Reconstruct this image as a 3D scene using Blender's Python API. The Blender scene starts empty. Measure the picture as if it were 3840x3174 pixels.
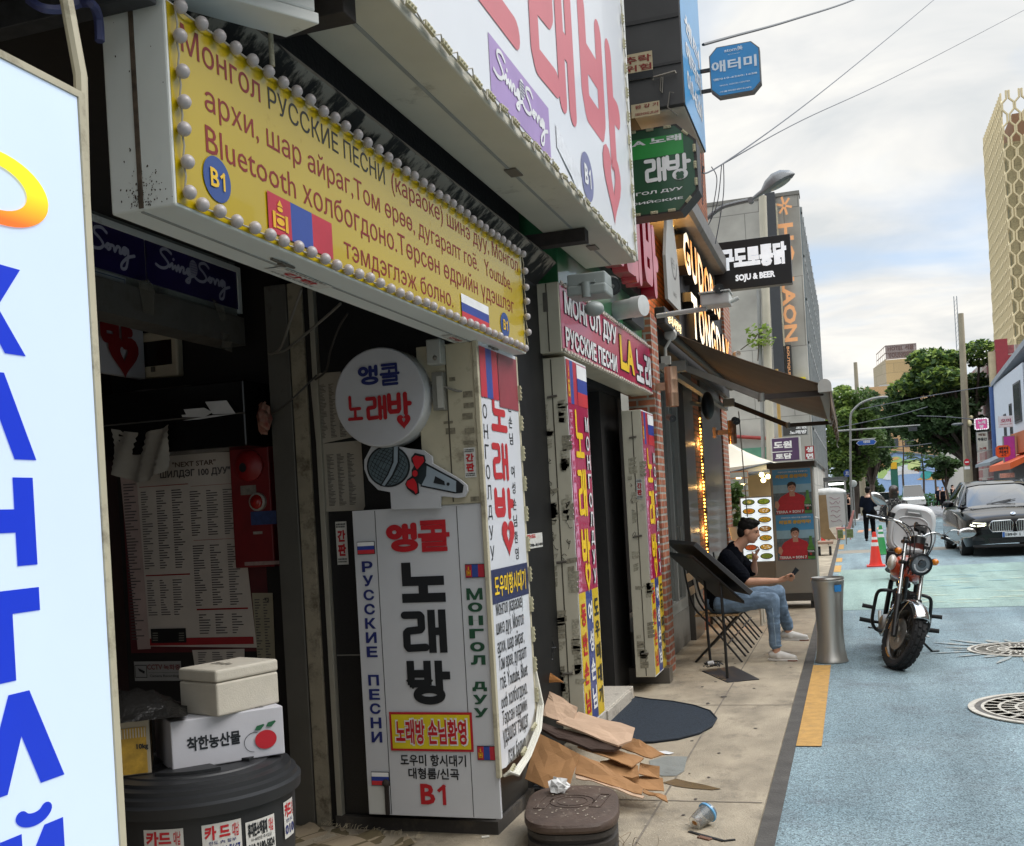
import bpy,bmesh,math,random
import numpy as np
from math import sin,cos,pi,radians,atan,sqrt
from mathutils import Vector,Matrix
from mathutils.geometry import delaunay_2d_cdt
random.seed(7)
SC=bpy.context.scene
COL=SC.collection
FPX,EYE,CX=3960.0,1.63,1920.0
ROLL=atan(.0563)
VPX,VPY=3190.0,1845.0
CY=VPY+.0563*(VPX-CX)
YAW=atan((VPX-CX)/cos(ROLL)/FPX)
_f=Vector((-sin(YAW),cos(YAW),0));_h=Vector((cos(YAW),sin(YAW),0));_z=Vector((0,0,1))
_ix=_h*cos(ROLL)-_z*sin(ROLL);_iy=_h*sin(ROLL)+_z*cos(ROLL)
cam=bpy.data.cameras.new("camera");camo=bpy.data.objects.new("camera",cam);COL.objects.link(camo)
cam.sensor_fit='HORIZONTAL';cam.sensor_width=36;cam.lens=36*FPX/3840
cam.shift_x=0;cam.shift_y=(CY-1587)/3840
cam.clip_start=.05;cam.clip_end=3000
mw=Matrix.Identity(4)
for i in range(3):
 mw[i][0]=_ix[i];mw[i][1]=_iy[i];mw[i][2]=-_f[i]
mw[2][3]=EYE
camo.matrix_world=mw
SC.camera=camo
SC.view_settings.view_transform='Standard';SC.view_settings.look='None'
SC.view_settings.exposure=0.55;SC.view_settings.gamma=1.0
SUN_EL,SUN_ROT=radians(48),radians(75)
world=bpy.data.worlds.new("World");SC.world=world;world.use_nodes=True
nt=world.node_tree;N=nt.nodes;LK=nt.links
bg=N['Background'];bg.inputs[1].default_value=.1
sky=N.new('ShaderNodeTexSky');sky.sky_type='NISHITA';sky.sun_disc=False
sky.sun_elevation=SUN_EL;sky.sun_rotation=SUN_ROT
tc=N.new('ShaderNodeTexCoord');sep=N.new('ShaderNodeSeparateXYZ');LK.new(tc.outputs['Generated'],sep.inputs[0])
def wmath(op,a,b=None,clamp=False):
 m=N.new('ShaderNodeMath');m.operation=op;m.use_clamp=clamp
 for i,x in enumerate((a,b)):
  if x is None:continue
  if isinstance(x,(int,float)):m.inputs[i].default_value=x
  else:LK.new(x,m.inputs[i])
 return m.outputs[0]
zc=wmath('MAXIMUM',sep.outputs[2],.02)
den=wmath('ADD',zc,.12)
cmb=N.new('ShaderNodeCombineXYZ')
LK.new(wmath('DIVIDE',sep.outputs[0],den),cmb.inputs[0]);LK.new(wmath('DIVIDE',sep.outputs[1],den),cmb.inputs[1])
def wnoise(scale,det,rough,dist=0):
 n=N.new('ShaderNodeTexNoise');n.inputs['Scale'].default_value=scale;n.inputs['Detail'].default_value=det
 n.inputs['Roughness'].default_value=rough;n.inputs['Distortion'].default_value=dist
 LK.new(cmb.outputs[0],n.inputs['Vector']);return n.outputs[0]
def wramp(src,stops):
 r=N.new('ShaderNodeValToRGB');LK.new(src,r.inputs[0]);e=r.color_ramp.elements
 e[0].position,e[0].color=stops[0][0],(*stops[0][1],1);e[1].position,e[1].color=stops[-1][0],(*stops[-1][1],1)
 for p,c in stops[1:-1]:
  x=e.new(p);x.color=(*c,1)
 return r.outputs[0]
cover=wramp(wnoise(.75,5,.5,.3),[(.38,(0.08,)*3),(.52,(1,)*3)])
shade=wramp(wnoise(1.9,5,.55,.5),[(.34,(5.0,5.25,5.4)),(.50,(6.1,6.15,6.1)),(.64,(7.2,7.1,6.75))])
def wmix(kind,fac,a,b):
 m=N.new('ShaderNodeMix');m.data_type='RGBA';m.blend_type=kind
 for i,x in((0,fac),(6,a),(7,b)):
  if isinstance(x,(int,float)):m.inputs[i].default_value=x
  elif isinstance(x,tuple):m.inputs[i].default_value=(*x,1)
  else:LK.new(x,m.inputs[i])
 return m.outputs[2]
blue=wmix('MIX',.62,sky.outputs[0],(3.9,5.5,7.8))
skyc=wmix('MIX',cover,blue,shade)
zen=wramp(sep.outputs[2],[(.0,(1.03,1.01,.98)),(.42,(1.0,)*3),(.66,(2.5,)*3),(1.0,(3.6,)*3)])
skyc=wmix('MULTIPLY',1.0,skyc,zen)
LK.new(skyc,bg.inputs[0])
sun=bpy.data.lights.new("sun",'SUN');suno=bpy.data.objects.new("sun",sun);COL.objects.link(suno)
sun.energy=1.5;sun.angle=radians(35);sun.color=(1,.93,.82)
suno.rotation_euler=(pi/2-SUN_EL,0,pi-SUN_ROT);suno.location=(20,10,40)
def ray(p):
 x=(p[0]-CX)/FPX;y=-(p[1]-CY)/FPX
 h=x*cos(ROLL)+y*sin(ROLL);v=-x*sin(ROLL)+y*cos(ROLL)
 return Vector((-sin(YAW)+h*cos(YAW),cos(YAW)+h*sin(YAW),v))
EYEV=Vector((0,0,EYE))
def onX(p,X):d=ray(p);return EYEV+d*(X/d.x)
def onY(p,Y):d=ray(p);return EYEV+d*(Y/d.y)
def onZ(p,Z=0.0):d=ray(p);return EYEV+d*((Z-EYE)/d.z)
def fr(x0,y0,s):return lambda x,y:(x0+x/s,y0+y/s)
fA=fr(0,0,1.736);fB=fr(900,0,1.736);fC=fr(1800,0,1.736);fD=fr(2600,0,1.6935);fE=fr(0,900,1.736);fF=fr(900,900,1.736);fG=fr(1800,900,1.736);fH=fr(2600,1100,1.6935);fI=fr(0,2174,1.736);fJ=fr(900,1800,2.1);fK=fr(1200,2400,1.75);fL=fr(1800,1800,1.929);fM=fr(2600,1900,1.6935);fN=fr(3100,1150,2.67);fO=fr(3100,1650,2.838);fP=fr(3150,1850,2.48);fQ=fr(2650,1500,2.67);fR=fr(2450,1900,2.48);fS=fr(2300,700,2.48);fT=fr(2000,900,2.893);fU=fr(300,800,1.929);fV=fr(400,1650,2.043);fW=fr(450,2400,2.243);fX=fr(1150,1250,2.314);fY=fr(1750,1250,1.93);fZ=fr(1750,2100,1.93);f0=fr(1850,2400,2.0);f1=fr(200,0,1.75)
def H(s):
 s=s.lstrip('#');c=[int(s[i:i+2],16)/255 for i in(0,2,4)]
 return tuple(x/12.92 if x<=.04045 else((x+.055)/1.055)**2.4 for x in c)
MATS={}
def mat(name,col,rough=.55,metal=0.0,var=.12,scale=6.0,bump=0.0,bscale=40.,dirt=None,dcol=(.05,.04,.03),dscale=3.0,emit=0.0,alpha=1.0,coat=0.0,trans=0.0,spec=.5,stretch=None):
 if name in MATS:return MATS[name]
 if isinstance(col,str):col=H(col)
 m=bpy.data.materials.new(name);m.use_nodes=True;MATS[name]=m
 t=m.node_tree;n=t.nodes;l=t.links;b=n['Principled BSDF']
 b.inputs['Roughness'].default_value=rough;b.inputs['Metallic'].default_value=metal
 b.inputs['Specular IOR Level'].default_value=spec
 if coat:b.inputs['Coat Weight'].default_value=coat
 if trans:b.inputs['Transmission Weight'].default_value=trans
 if alpha<1:b.inputs['Alpha'].default_value=alpha
 co=n.new('ShaderNodeTexCoord').outputs['Object']
 if stretch:
  mp=n.new('ShaderNodeMapping');l.new(co,mp.inputs[0]);mp.inputs['Scale'].default_value=stretch;co=mp.outputs[0]
 def noise(s,d=4,r=.6):
  x=n.new('ShaderNodeTexNoise');x.inputs['Scale'].default_value=s;x.inputs['Detail'].default_value=d;x.inputs['Roughness'].default_value=r
  l.new(co,x.inputs['Vector']);return x.outputs[0]
 def mix(f,a,bb,kind='MIX'):
  x=n.new('ShaderNodeMix');x.data_type='RGBA';x.blend_type=kind
  for i,v in((0,f),(6,a),(7,bb)):
   if isinstance(v,float):x.inputs[i].default_value=v
   elif isinstance(v,tuple):x.inputs[i].default_value=(*v[:3],1)
   else:l.new(v,x.inputs[i])
  return x.outputs[2]
 c1=tuple(x*(1-var)for x in col);c2=tuple(min(1,x*(1+var))for x in col)
 mr=n.new('ShaderNodeMapRange');l.new(noise(scale),mr.inputs[0]);mr.inputs[1].default_value=.3;mr.inputs[2].default_value=.7
 out=mix(mr.outputs[0],c1,c2)
 if dirt is not None:
  d=n.new('ShaderNodeMapRange');l.new(noise(dscale,8,.72),d.inputs[0]);d.inputs[1].default_value=dirt;d.inputs[2].default_value=dirt+.16
  dm=n.new('ShaderNodeMath');dm.operation='MULTIPLY';dm.inputs[1].default_value=.85;l.new(d.outputs[0],dm.inputs[0])
  out=mix(dm.outputs[0],out,dcol)
  rr=n.new('ShaderNodeMapRange');l.new(dm.outputs[0],rr.inputs[0]);rr.inputs[3].default_value=rough;rr.inputs[4].default_value=.85;l.new(rr.outputs[0],b.inputs['Roughness'])
 l.new(out,b.inputs['Base Color'])
 if emit:l.new(out,b.inputs['Emission Color']);b.inputs['Emission Strength'].default_value=emit
 if bump:
  bp=n.new('ShaderNodeBump');bp.inputs['Strength'].default_value=bump;bp.inputs['Distance'].default_value=.01
  l.new(noise(bscale,5,.65),bp.inputs['Height']);l.new(bp.outputs[0],b.inputs['Normal'])
 return m
def brickmat(name,c1,c2,cm,w=.2,h=.065,mortar=.012,bump=.6,flatv=False,rough=.8,off=.5,nsc=9):
 if name in MATS:return MATS[name]
 m=bpy.data.materials.new(name);m.use_nodes=True;MATS[name]=m
 t=m.node_tree;n=t.nodes;l=t.links;b=n['Principled BSDF'];b.inputs['Roughness'].default_value=rough
 s=n.new('ShaderNodeSeparateXYZ');l.new(n.new('ShaderNodeTexCoord').outputs['Object'],s.inputs[0])
 a=n.new('ShaderNodeMath');a.operation='ADD';l.new(s.outputs[0],a.inputs[0]);l.new(s.outputs[1],a.inputs[1])
 c=n.new('ShaderNodeCombineXYZ')
 if flatv:l.new(s.outputs[0],c.inputs[0]);l.new(s.outputs[1],c.inputs[1])
 else:l.new(a.outputs[0],c.inputs[0]);l.new(s.outputs[2],c.inputs[1])
 br=n.new('ShaderNodeTexBrick');l.new(c.outputs[0],br.inputs[0])
 br.inputs['Color1'].default_value=(*H(c1),1);br.inputs['Color2'].default_value=(*H(c2),1);br.inputs['Mortar'].default_value=(*H(cm),1)
 br.inputs['Scale'].default_value=1;br.inputs['Mortar Size'].default_value=mortar;br.inputs['Mortar Smooth'].default_value=.25
 br.inputs['Brick Width'].default_value=w;br.inputs['Row Height'].default_value=h;br.offset=off
 no=n.new('ShaderNodeTexNoise');no.inputs['Scale'].default_value=nsc;no.inputs['Detail'].default_value=6
 l.new(n.new('ShaderNodeTexCoord').outputs['Object'],no.inputs['Vector'])
 mr=n.new('ShaderNodeMapRange');l.new(no.outputs[0],mr.inputs[0]);mr.inputs[1].default_value=.25;mr.inputs[2].default_value=.75;mr.inputs[3].default_value=.62;mr.inputs[4].default_value=1.3
 x=n.new('ShaderNodeMix');x.data_type='RGBA';x.blend_type='MULTIPLY';x.inputs[0].default_value=1
 l.new(br.outputs[0],x.inputs[6]);l.new(mr.outputs[0],x.inputs[7]);l.new(x.outputs[2],b.inputs['Base Color'])
 if bump:
  bp=n.new('ShaderNodeBump');bp.inputs['Strength'].default_value=bump;bp.inputs['Distance'].default_value=.01;bp.invert=True
  l.new(br.outputs['Fac'],bp.inputs['Height']);l.new(bp.outputs[0],b.inputs['Normal'])
 return m
V3=Vector
class MB:
 def __init__(s):s.v=[];s.f=[]
 def add(s,vs,fs):
  o=len(s.v);s.v+=[tuple(x)for x in vs];s.f+=[tuple(i+o for i in f)for f in fs];return s
 def poly(s,pts):return s.add(pts,[tuple(range(len(pts)))])
 def box(s,x0,x1,y0,y1,z0,z1):
  return s.add([(x0,y0,z0),(x1,y0,z0),(x1,y1,z0),(x0,y1,z0),(x0,y0,z1),(x1,y0,z1),(x1,y1,z1),(x0,y1,z1)],[(0,3,2,1),(4,5,6,7),(0,1,5,4),(1,2,6,5),(2,3,7,6),(3,0,4,7)])
 def obox(s,c,hx,hy,hz):
  c,hx,hy,hz=map(Vector,(c,hx,hy,hz))
  return s.add([c+a*hx+b*hy+d*hz for d in(-1,1)for a,b in((-1,-1),(1,-1),(1,1),(-1,1))],[(0,3,2,1),(4,5,6,7),(0,1,5,4),(1,2,6,5),(2,3,7,6),(3,0,4,7)])
 def bar(s,a,b,w,h=None,up=(0,0,1)):
  a,b=Vector(a),Vector(b);d=b-a;h=h or w
  u=Vector(up);x=d.cross(u)
  if x.length<1e-5:x=d.cross(Vector((1,0,0)))
  x.normalize();y=x.cross(d).normalized()
  return s.obox((a+b)/2,x*(w/2),y*(h/2),d/2)if True else s
 def prism(s,pts,vec):
  n=len(pts);vec=Vector(vec);P=[Vector(p)for p in pts]
  return s.add(P+[p+vec for p in P],[tuple(reversed(range(n))),tuple(range(n,2*n))]+[(i,(i+1)%n,n+(i+1)%n,n+i)for i in range(n)])
 def tube(s,path,r,n=8,closed=False,cap=True):
  P=[Vector(p)for p in path];m=len(P);R=r if isinstance(r,(list,tuple))else[r]*m
  rings=[];pn=None
  for i,p in enumerate(P):
   if closed:t=P[(i+1)%m]-P[i-1]
   else:t=P[min(i+1,m-1)]-P[max(i-1,0)]
   if t.length<1e-9:t=Vector((0,0,1))
   t.normalize()
   if pn is None:
    a=Vector((0,0,1))if abs(t.z)<.9 else Vector((1,0,0));u=t.cross(a).normalized()
   else:
    u=pn-t*pn.dot(t)
    u=u.normalized()if u.length>1e-6 else t.orthogonal().normalized()
   pn=u;w=t.cross(u)
   rings.append([p+(u*cos(2*pi*k/n)+w*sin(2*pi*k/n))*R[i]for k in range(n)])
  vs=[q for g in rings for q in g];fs=[]
  for i in range(m if closed else m-1):
   j=(i+1)%m
   fs+=[(i*n+k,i*n+(k+1)%n,j*n+(k+1)%n,j*n+k)for k in range(n)]
  if cap and not closed:fs+=[tuple(reversed(range(n))),tuple(range((m-1)*n,m*n))]
  return s.add(vs,fs)
 def cyl(s,a,b,r0,r1=None,n=16):return s.tube([a,b],[r0,r0 if r1 is None else r1],n)
 def lathe(s,o,prof,n=24,ax=(0,0,1),sx=1.0,sy=1.0,xax=None):
  o=Vector(o);ax=Vector(ax).normalized()
  u=Vector(xax)if xax else ax.orthogonal().normalized();w=ax.cross(u)
  vs=[o+ax*z+(u*cos(2*pi*k/n)*sx+w*sin(2*pi*k/n)*sy)*r for r,z in prof for k in range(n)]
  fs=[(i*n+k,i*n+(k+1)%n,(i+1)*n+(k+1)%n,(i+1)*n+k)for i in range(len(prof)-1)for k in range(n)]
  if prof[0][0]>1e-6:fs.append(tuple(reversed(range(n))))
  if prof[-1][0]>1e-6:fs.append(tuple(range((len(prof)-1)*n,len(prof)*n)))
  return s.add(vs,fs)
 def ell(s,c,rx,ry=None,rz=None,nu=12,nv=8,R=None):
  ry=rx if ry is None else ry;rz=rx if rz is None else rz;c=Vector(c);vs=[];fs=[]
  for j in range(1,nv):
   for i in range(nu):
    a,b=2*pi*i/nu,pi*j/nv
    p=Vector((rx*sin(b)*cos(a),ry*sin(b)*sin(a),rz*cos(b)));vs.append(c+(R@p if R else p))
  t=Vector((0,0,rz));vs+=[c+(R@t if R else t),c-(R@t if R else t)];k=len(vs)-2
  for j in range(nv-2):fs+=[(j*nu+i,(j+1)*nu+i,(j+1)*nu+(i+1)%nu,j*nu+(i+1)%nu)for i in range(nu)]
  fs+=[(k,i,(i+1)%nu)for i in range(nu)]+[(k+1,(nv-2)*nu+(i+1)%nu,(nv-2)*nu+i)for i in range(nu)]
  return s.add(vs,fs)
 def torus(s,c,ax,R,r,n=32,m=8):
  c=Vector(c);ax=Vector(ax).normalized();u=ax.orthogonal().normalized();w=ax.cross(u)
  return s.tube([c+(u*cos(2*pi*k/n)+w*sin(2*pi*k/n))*R for k in range(n)],r,m,closed=True)
 def xf(s,M):s.v=[tuple(M@Vector(p))for p in s.v];return s
def obj(name,mb,material,parent=None,smooth=False,bevel=0,seg=2,sharp=40):
 me=bpy.data.meshes.new(name)
 loc=Vector((0,0,0))
 if parent is not None:loc=Vector(parent.get('_o',parent.location))
 elif mb.v:loc=sum((Vector(p)for p in mb.v),Vector())/len(mb.v)
 me.from_pydata([(p[0]-loc.x,p[1]-loc.y,p[2]-loc.z)for p in mb.v],[],mb.f)
 bm=bmesh.new();bm.from_mesh(me);bmesh.ops.remove_doubles(bm,verts=bm.verts,dist=1e-5);bmesh.ops.recalc_face_normals(bm,faces=bm.faces)if smooth is not None and not getattr(mb,'flat',False)else None
 bm.to_mesh(me);bm.free()
 me.materials.append(material)
 o=bpy.data.objects.new(name,me);COL.objects.link(o)
 if parent is not None:
  if parent.type=='MESH' or parent.parent is not None:
   o.parent=parent;o.location=(0,0,0)
  else:
   o.parent=parent;o.location=(0,0,0)
  o['_o']=list(loc)
 else:
  o.location=loc;o['_o']=list(loc)
 if smooth:
  for p in me.polygons:p.use_smooth=True
  me.set_sharp_from_angle(angle=radians(sharp))
 if bevel:
  b=o.modifiers.new('bevel','BEVEL');b.width=bevel;b.segments=seg;b.limit_method='ANGLE';b.angle_limit=radians(40)
 return o
def thing(name,label,cat,loc=(0,0,0),group=None,parent=None):
 o=bpy.data.objects.new(name,None);COL.objects.link(o);o.location=loc;o['_o']=list(loc);o.empty_display_size=.1
 tag(o,label,cat,group);return o
def tag(o,label=None,cat=None,group=None,kind=None):
 if label:o['label']=label
 if cat:o['category']=cat
 if group:o['group']=group
 if kind:o['kind']=kind
 return o
def struct(name,mb,m,**k):return tag(obj(name,mb,m,**k),kind='structure')
def kids(o):return[c for c in bpy.data.objects if c.parent==o]
def copytree(o,label=None,loc=None,rz=None,parent=None):
 c=o.copy();COL.objects.link(c)
 if parent is not None:c.parent=parent
 if label:c['label']=label
 if loc is not None:c.location=loc
 if rz is not None:c.rotation_euler=(0,0,rz)
 for ch in list(o.children):copytree(ch,parent=c)
 return c
class Plane:
 def __init__(s,O,U,Vv):
  s.O,s.U,s.V=Vector(O),Vector(U).normalized(),Vector(Vv).normalized();s.N=s.U.cross(s.V)
 def p(s,u,v,d=0.0):return s.O+s.U*u+s.V*v+s.N*d
 def uv(s,px):
  r=ray(px);t=(s.O-EYEV).dot(s.N)/r.dot(s.N);q=EYEV+r*t-s.O;return(q.dot(s.U),q.dot(s.V))
def plX(X):return Plane((X,0,0),(0,1,0),(0,0,1))
def plY(Y):return Plane((0,Y,0),(1,0,0),(0,0,1))
def plZ(Z):return Plane((0,0,Z),(1,0,0),(0,1,0))
_tc=bpy.data.curves.new('lettering_source','FONT');_to=bpy.data.objects.new('lettering_source',_tc);COL.objects.link(_to)
def cdt_fill(loops):
 """union of oriented outlines -> verts, faces (non-zero winding)"""
 V=[];E=[]
 for L in loops:
  o=len(V);V+=[tuple(p)for p in L];E+=[(o+i,o+(i+1)%len(L))for i in range(len(L))]
 vv,ee,ff,*_=delaunay_2d_cdt([Vector(v)for v in V],E,[],0,1e-5)
 P=np.array([tuple(v)for v in vv]);ff=list(ff);C=np.array([P[list(f)].mean(0)for f in ff]);W=np.zeros(len(C))
 VA=np.array(V)
 for a,b in E:
  a,b=VA[a],VA[b]
  cr=(b[0]-a[0])*(C[:,1]-a[1])-(C[:,0]-a[0])*(b[1]-a[1])
  W+=(a[1]<=C[:,1])&(b[1]>C[:,1])&(cr>0);W-=(a[1]>C[:,1])&(b[1]<=C[:,1])&(cr<0)
 return P,[tuple(f)for f,w in zip(ff,W)if abs(w)>.5]
_tcache={}
def text_shape(s,bold=0.0,res=2,sp=1.0):
 k=(s,round(bold,4),res,sp)
 if k in _tcache:return _tcache[k]
 _tc.body=s;_tc.size=1;_tc.resolution_u=res;_tc.fill_mode='NONE';_tc.space_character=sp;_tc.align_x='LEFT'
 dg=bpy.context.evaluated_depsgraph_get();dg.update()
 me=bpy.data.meshes.new_from_object(_to.evaluated_get(dg));VV=[tuple(v.co[:2])for v in me.vertices]
 nxt={}
 for e in me.edges:nxt.setdefault(e.vertices[0],[]).append(e.vertices[1]);nxt.setdefault(e.vertices[1],[]).append(e.vertices[0])
 bpy.data.meshes.remove(me)
 seen=set();loops=[]
 for st in range(len(VV)):
  if st in seen or st not in nxt:continue
  L=[st];seen.add(st);cur=st
  while True:
   c=[x for x in nxt[cur]if x not in seen]
   if not c:break
   cur=min(c)if len(L)==1 else c[0];seen.add(cur);L.append(cur)
  if len(L)>2:loops.append([VV[i]for i in L])
 if bold and loops:
  ar=lambda L:sum(L[i][0]*L[(i+1)%len(L)][1]-L[(i+1)%len(L)][0]*L[i][1]for i in range(len(L)))/2
  def inside(p,L):
   c=False
   for i in range(len(L)):
    a,b=L[i],L[(i+1)%len(L)]
    if(a[1]>p[1])!=(b[1]>p[1])and p[0]<(b[0]-a[0])*(p[1]-a[1])/(b[1]-a[1])+a[0]:c=not c
   return c
  out=[]
  for i,L in enumerate(loops):
   depth=sum(inside(L[0],K)for j,K in enumerate(loops)if j!=i and abs(ar(K))>abs(ar(L)))
   ccw=ar(L)>0
   if(depth%2==0)!=ccw:L=L[::-1]
   n=len(L);Q=[]
   for q in range(n):
    a,b,c=Vector(L[q-1]),Vector(L[q]),Vector(L[(q+1)%n]);d1=(b-a);d2=(c-b)
    if d1 .length<1e-7 or d2 .length<1e-7:Q.append(L[q]);continue
    d1 .normalize();d2 .normalize();n1=Vector((d1 .y,-d1 .x));n2=Vector((d2 .y,-d2 .x));m=n1+n2
    if m.length<.2:m=n1
    else:m=m/max(.45,(m.length**2)/2)
    Q.append(tuple(b+m*bold))
   if depth%2 and ar(Q)>0:continue
   out.append(Q)
  loops=out
 if not loops:r=(np.zeros((0,2)),[])
 else:r=cdt_fill(loops)
 _tcache[k]=r;return r
def put(mb,pl,shape,u0,v0,u1,v1,d=.0015,shear=0.0,slope=0.0,raw=None):
 P,F=shape
 if not len(P):return mb
 if raw is None:x0,y0=P.min(0);x1,y1=P.max(0)
 else:x0,y0,x1,y1=raw
 sx=(u1-u0)/(x1-x0);sy=(v1-v0)/(y1-y0)
 vs=[]
 for x,y in P:
  a,b=(x-x0)*sx,(y-y0)*sy
  vs.append(pl.p(u0+a+shear*b,v0+b+slope*a,d))
 mb.add(vs,F);mb.flat=True;return mb
def text(mb,pl,s,u0,v0,u1,v1,bold=0.0,d=.0015,res=2,shear=0.0,slope=0.0,sp=1.0):
 return put(mb,pl,text_shape(s,bold,res,sp),u0,v0,u1,v1,d,shear,slope)
def tpx(mb,pl,s,a,b,**k):
 """a = lower-left pixel, b = upper-right pixel of the lettering on its plane"""
 u0,v0=pl.uv(a);u1,v1=pl.uv(b);return text(mb,pl,s,u0,v0,u1,v1,**k)
def b1text(mb,pl,u0,v0,u1,v1,bold=.03,d=.003):
 w=u1-u0;text(mb,pl,'B',u0,v0,u0+w*.56,v1,bold=bold,d=d);asp=(v1-v0)/(w*.32)
 return put(mb,pl,strokes([[(.05,.76),(.62,1)],[(.62,1),(.62,0)]],asp,.2,True),u0+w*.64,v0,u1,v1,d)
def vtext(mb,pl,s,u,vt,vb,w,h=None,**k):
 n=len(s);st=(vt-vb)/n;h=h or st*.78
 for i,c in enumerate(s):
  if c==' ':continue
  vc=vt-st*(i+.5);text(mb,pl,c,u-w/2,vc-h/2,u+w/2,vc+h/2,**k)
 return mb
def rect(mb,pl,u0,v0,u1,v1,d=.002):
 mb.flat=True;return mb.poly([pl.p(u0,v0,d),pl.p(u1,v0,d),pl.p(u1,v1,d),pl.p(u0,v1,d)])
def ngon(mb,pl,u,v,ru,rv,d=.002,n=28,a0=0):
 mb.flat=True;return mb.poly([pl.p(u+ru*cos(a0+2*pi*i/n),v+rv*sin(a0+2*pi*i/n),d)for i in range(n)])
def arc(cx,cy,rx,ry,a0,a1,n=14):return[(cx+rx*cos(radians(a0+(a1-a0)*i/n)),cy+ry*sin(radians(a0+(a1-a0)*i/n)))for i in range(n+1)]
def heart(cx,cy,s,n=26):
 L=[]
 for i in range(n):
  t=2*pi*i/n;L.append((cx+s*16*sin(t)**3/17,cy+s*(13*cos(t)-5*cos(2*t)-2*cos(3*t)-cos(4*t))/17))
 return L[::-1]
GLY={'노':[[(.12,1),(.12,.52),(.17,.47),(.88,.47)],[(.5,.47),(.5,.05)],[(.0,.03),(1,.03)]],'래':[[(.0,.97),(.38,.97),(.42,.92),(.42,.6),(.38,.55),(.08,.52),(.03,.47),(.03,.1),(.07,.03),(.5,.05)],[(.68,1),(.68,.0)],[(.95,1),(.95,.0)],[(.68,.5),(.95,.5)]],'방':[[(.05,1),(.05,.55),(.1,.48),(.45,.48),(.5,.55),(.5,1)],[(.05,.75),(.5,.75)],[(.8,1),(.8,.4)],[(.8,.7),(1,.7)]],'앵':[arc(.22,.75,.17,.2,0,360,18),[(.56,.98),(.56,.5)],[(.83,1),(.83,.5)],[(.56,.75),(.83,.75)],arc(.52,.17,.33,.16,0,360,20)],'콜':[[(.1,.97),(.88,.97),(.88,.64)],[(.12,.8),(.86,.8)],[(.48,.66),(.48,.54)],[(0,.52),(1,.52)],[(.12,.38),(.88,.38),(.88,.2),(.12,.2),(.12,.02),(.9,.02)]],}
def cap_loop(a,b,r,sq=False,n=7):
 a,b=Vector(a),Vector(b);d=b-a;t=math.atan2(d.y,d.x)if d.length>1e-9 else 0
 if sq:
  u=Vector((cos(t),sin(t)))*r;w=Vector((-sin(t),cos(t)))*r;return[a-u-w,b+u-w,b+u+w,a-u+w]
 return[(b.x+r*cos(t-pi/2+pi*i/n),b.y+r*sin(t-pi/2+pi*i/n))for i in range(n+1)]+[(a.x+r*cos(t+pi/2+pi*i/n),a.y+r*sin(t+pi/2+pi*i/n))for i in range(n+1)]
_sc={}
def strokes(paths,asp,r,sq=False,extra=()):
 """thick strokes; asp = height/width of the final box so that the pen stays round"""
 loops=[]
 for P in paths:
  for a,b in zip(P,P[1:]):loops.append([tuple(q)for q in cap_loop((a[0],a[1]*asp),(b[0],b[1]*asp),r,sq and len(P)<9)])
 for L in extra:loops.append([(x,y*asp)for x,y in L])
 P,F=cdt_fill(loops);P=P.copy();P[:,1]/=asp;return P,F
def han(mb,pl,ch,u0,v0,u1,v1,pen=.09,d=.003,sq=False,hrt=False,slope=0.0):
 asp=abs((v1-v0)/(u1-u0));G=list(GLY[ch]);ex=[]
 if ch=='방':
  if hrt:ex=[heart(.62,.12,.34),[(x,y)for x,y in heart(.62,.16,.11)][::-1]]
  else:G=G+[arc(.52,.17,.33,.16,0,360,20)]
 sh=strokes(G,asp,pen,sq,ex);return put(mb,pl,sh,u0,v0,u1,v1,d,slope=slope)
def smooth_path(pts,n=6):
 P=[Vector(p)for p in pts];out=[]
 for i in range(len(P)-1):
  p0,p1,p2,p3=P[max(i-1,0)],P[i],P[i+1],P[min(i+2,len(P)-1)]
  for k in range(n):
   t=k/n;out.append(.5*((2*p1)+(p2-p0)*t+(2*p0-5*p1+4*p2-p3)*t*t+(3*p1-p0-3*p2+p3)*t**3))
 return out+[P[-1]]
SING=[[(.19,.92),(.13,1),(.07,.95),(.06,.85),(.11,.74),(.15,.62),(.12,.5),(.05,.45),(-.01,.5)],[(.16,.55),(.2,.66),(.2,.52),(.24,.62),(.25,.5),(.28,.66),(.29,.5),(.32,.64),(.35,.63),(.34,.5),(.39,.55),(.44,.63),(.41,.66),(.385,.58),(.41,.5),(.44,.63),(.43,.4),(.41,.28),(.37,.3),(.43,.44),(.49,.52)],[(.215,.78),(.22,.79)],[(.7,.88),(.65,.97),(.58,.92),(.57,.8),(.62,.7),(.66,.56),(.62,.44),(.55,.42),(.5,.48)],[(.68,.52),(.71,.62),(.735,.55),(.71,.48),(.69,.56),(.73,.6),(.77,.6),(.78,.48),(.81,.62),(.84,.6),(.835,.48),(.87,.52),(.92,.62),(.89,.65),(.865,.56),(.89,.48),(.93,.62),(.92,.36),(.895,.14),(.85,.1),(.85,.22),(.92,.42),(1.0,.52)]]
def singsong(mb,pl,u0,v0,u1,v1,pen=.012,d=.003,part=None):
 asp=abs((v1-v0)/(u1-u0));src=SING if part is None else SING[3:]
 sh=strokes([[tuple(q)for q in smooth_path(P,3)]if len(P)>2 else P for P in src],asp,pen)
 x0=0 if part is None else.5
 return put(mb,pl,sh,u0,v0,u1,v1,d,raw=(x0,0,1,1))
def flag_ru(par,pl,u0,v0,u1,v1,d=.004):
 h=(v1-v0)/3
 for i,(c,nm)in enumerate((('c03038','red'),('2a3f8f','blue'),('e8e8e8','white'))):
  obj('flag_stripe',rect(MB(),pl,u0,v0+h*i,u1,v0+h*(i+1),d),mat('flag_'+nm,c,.4),par)
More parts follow.
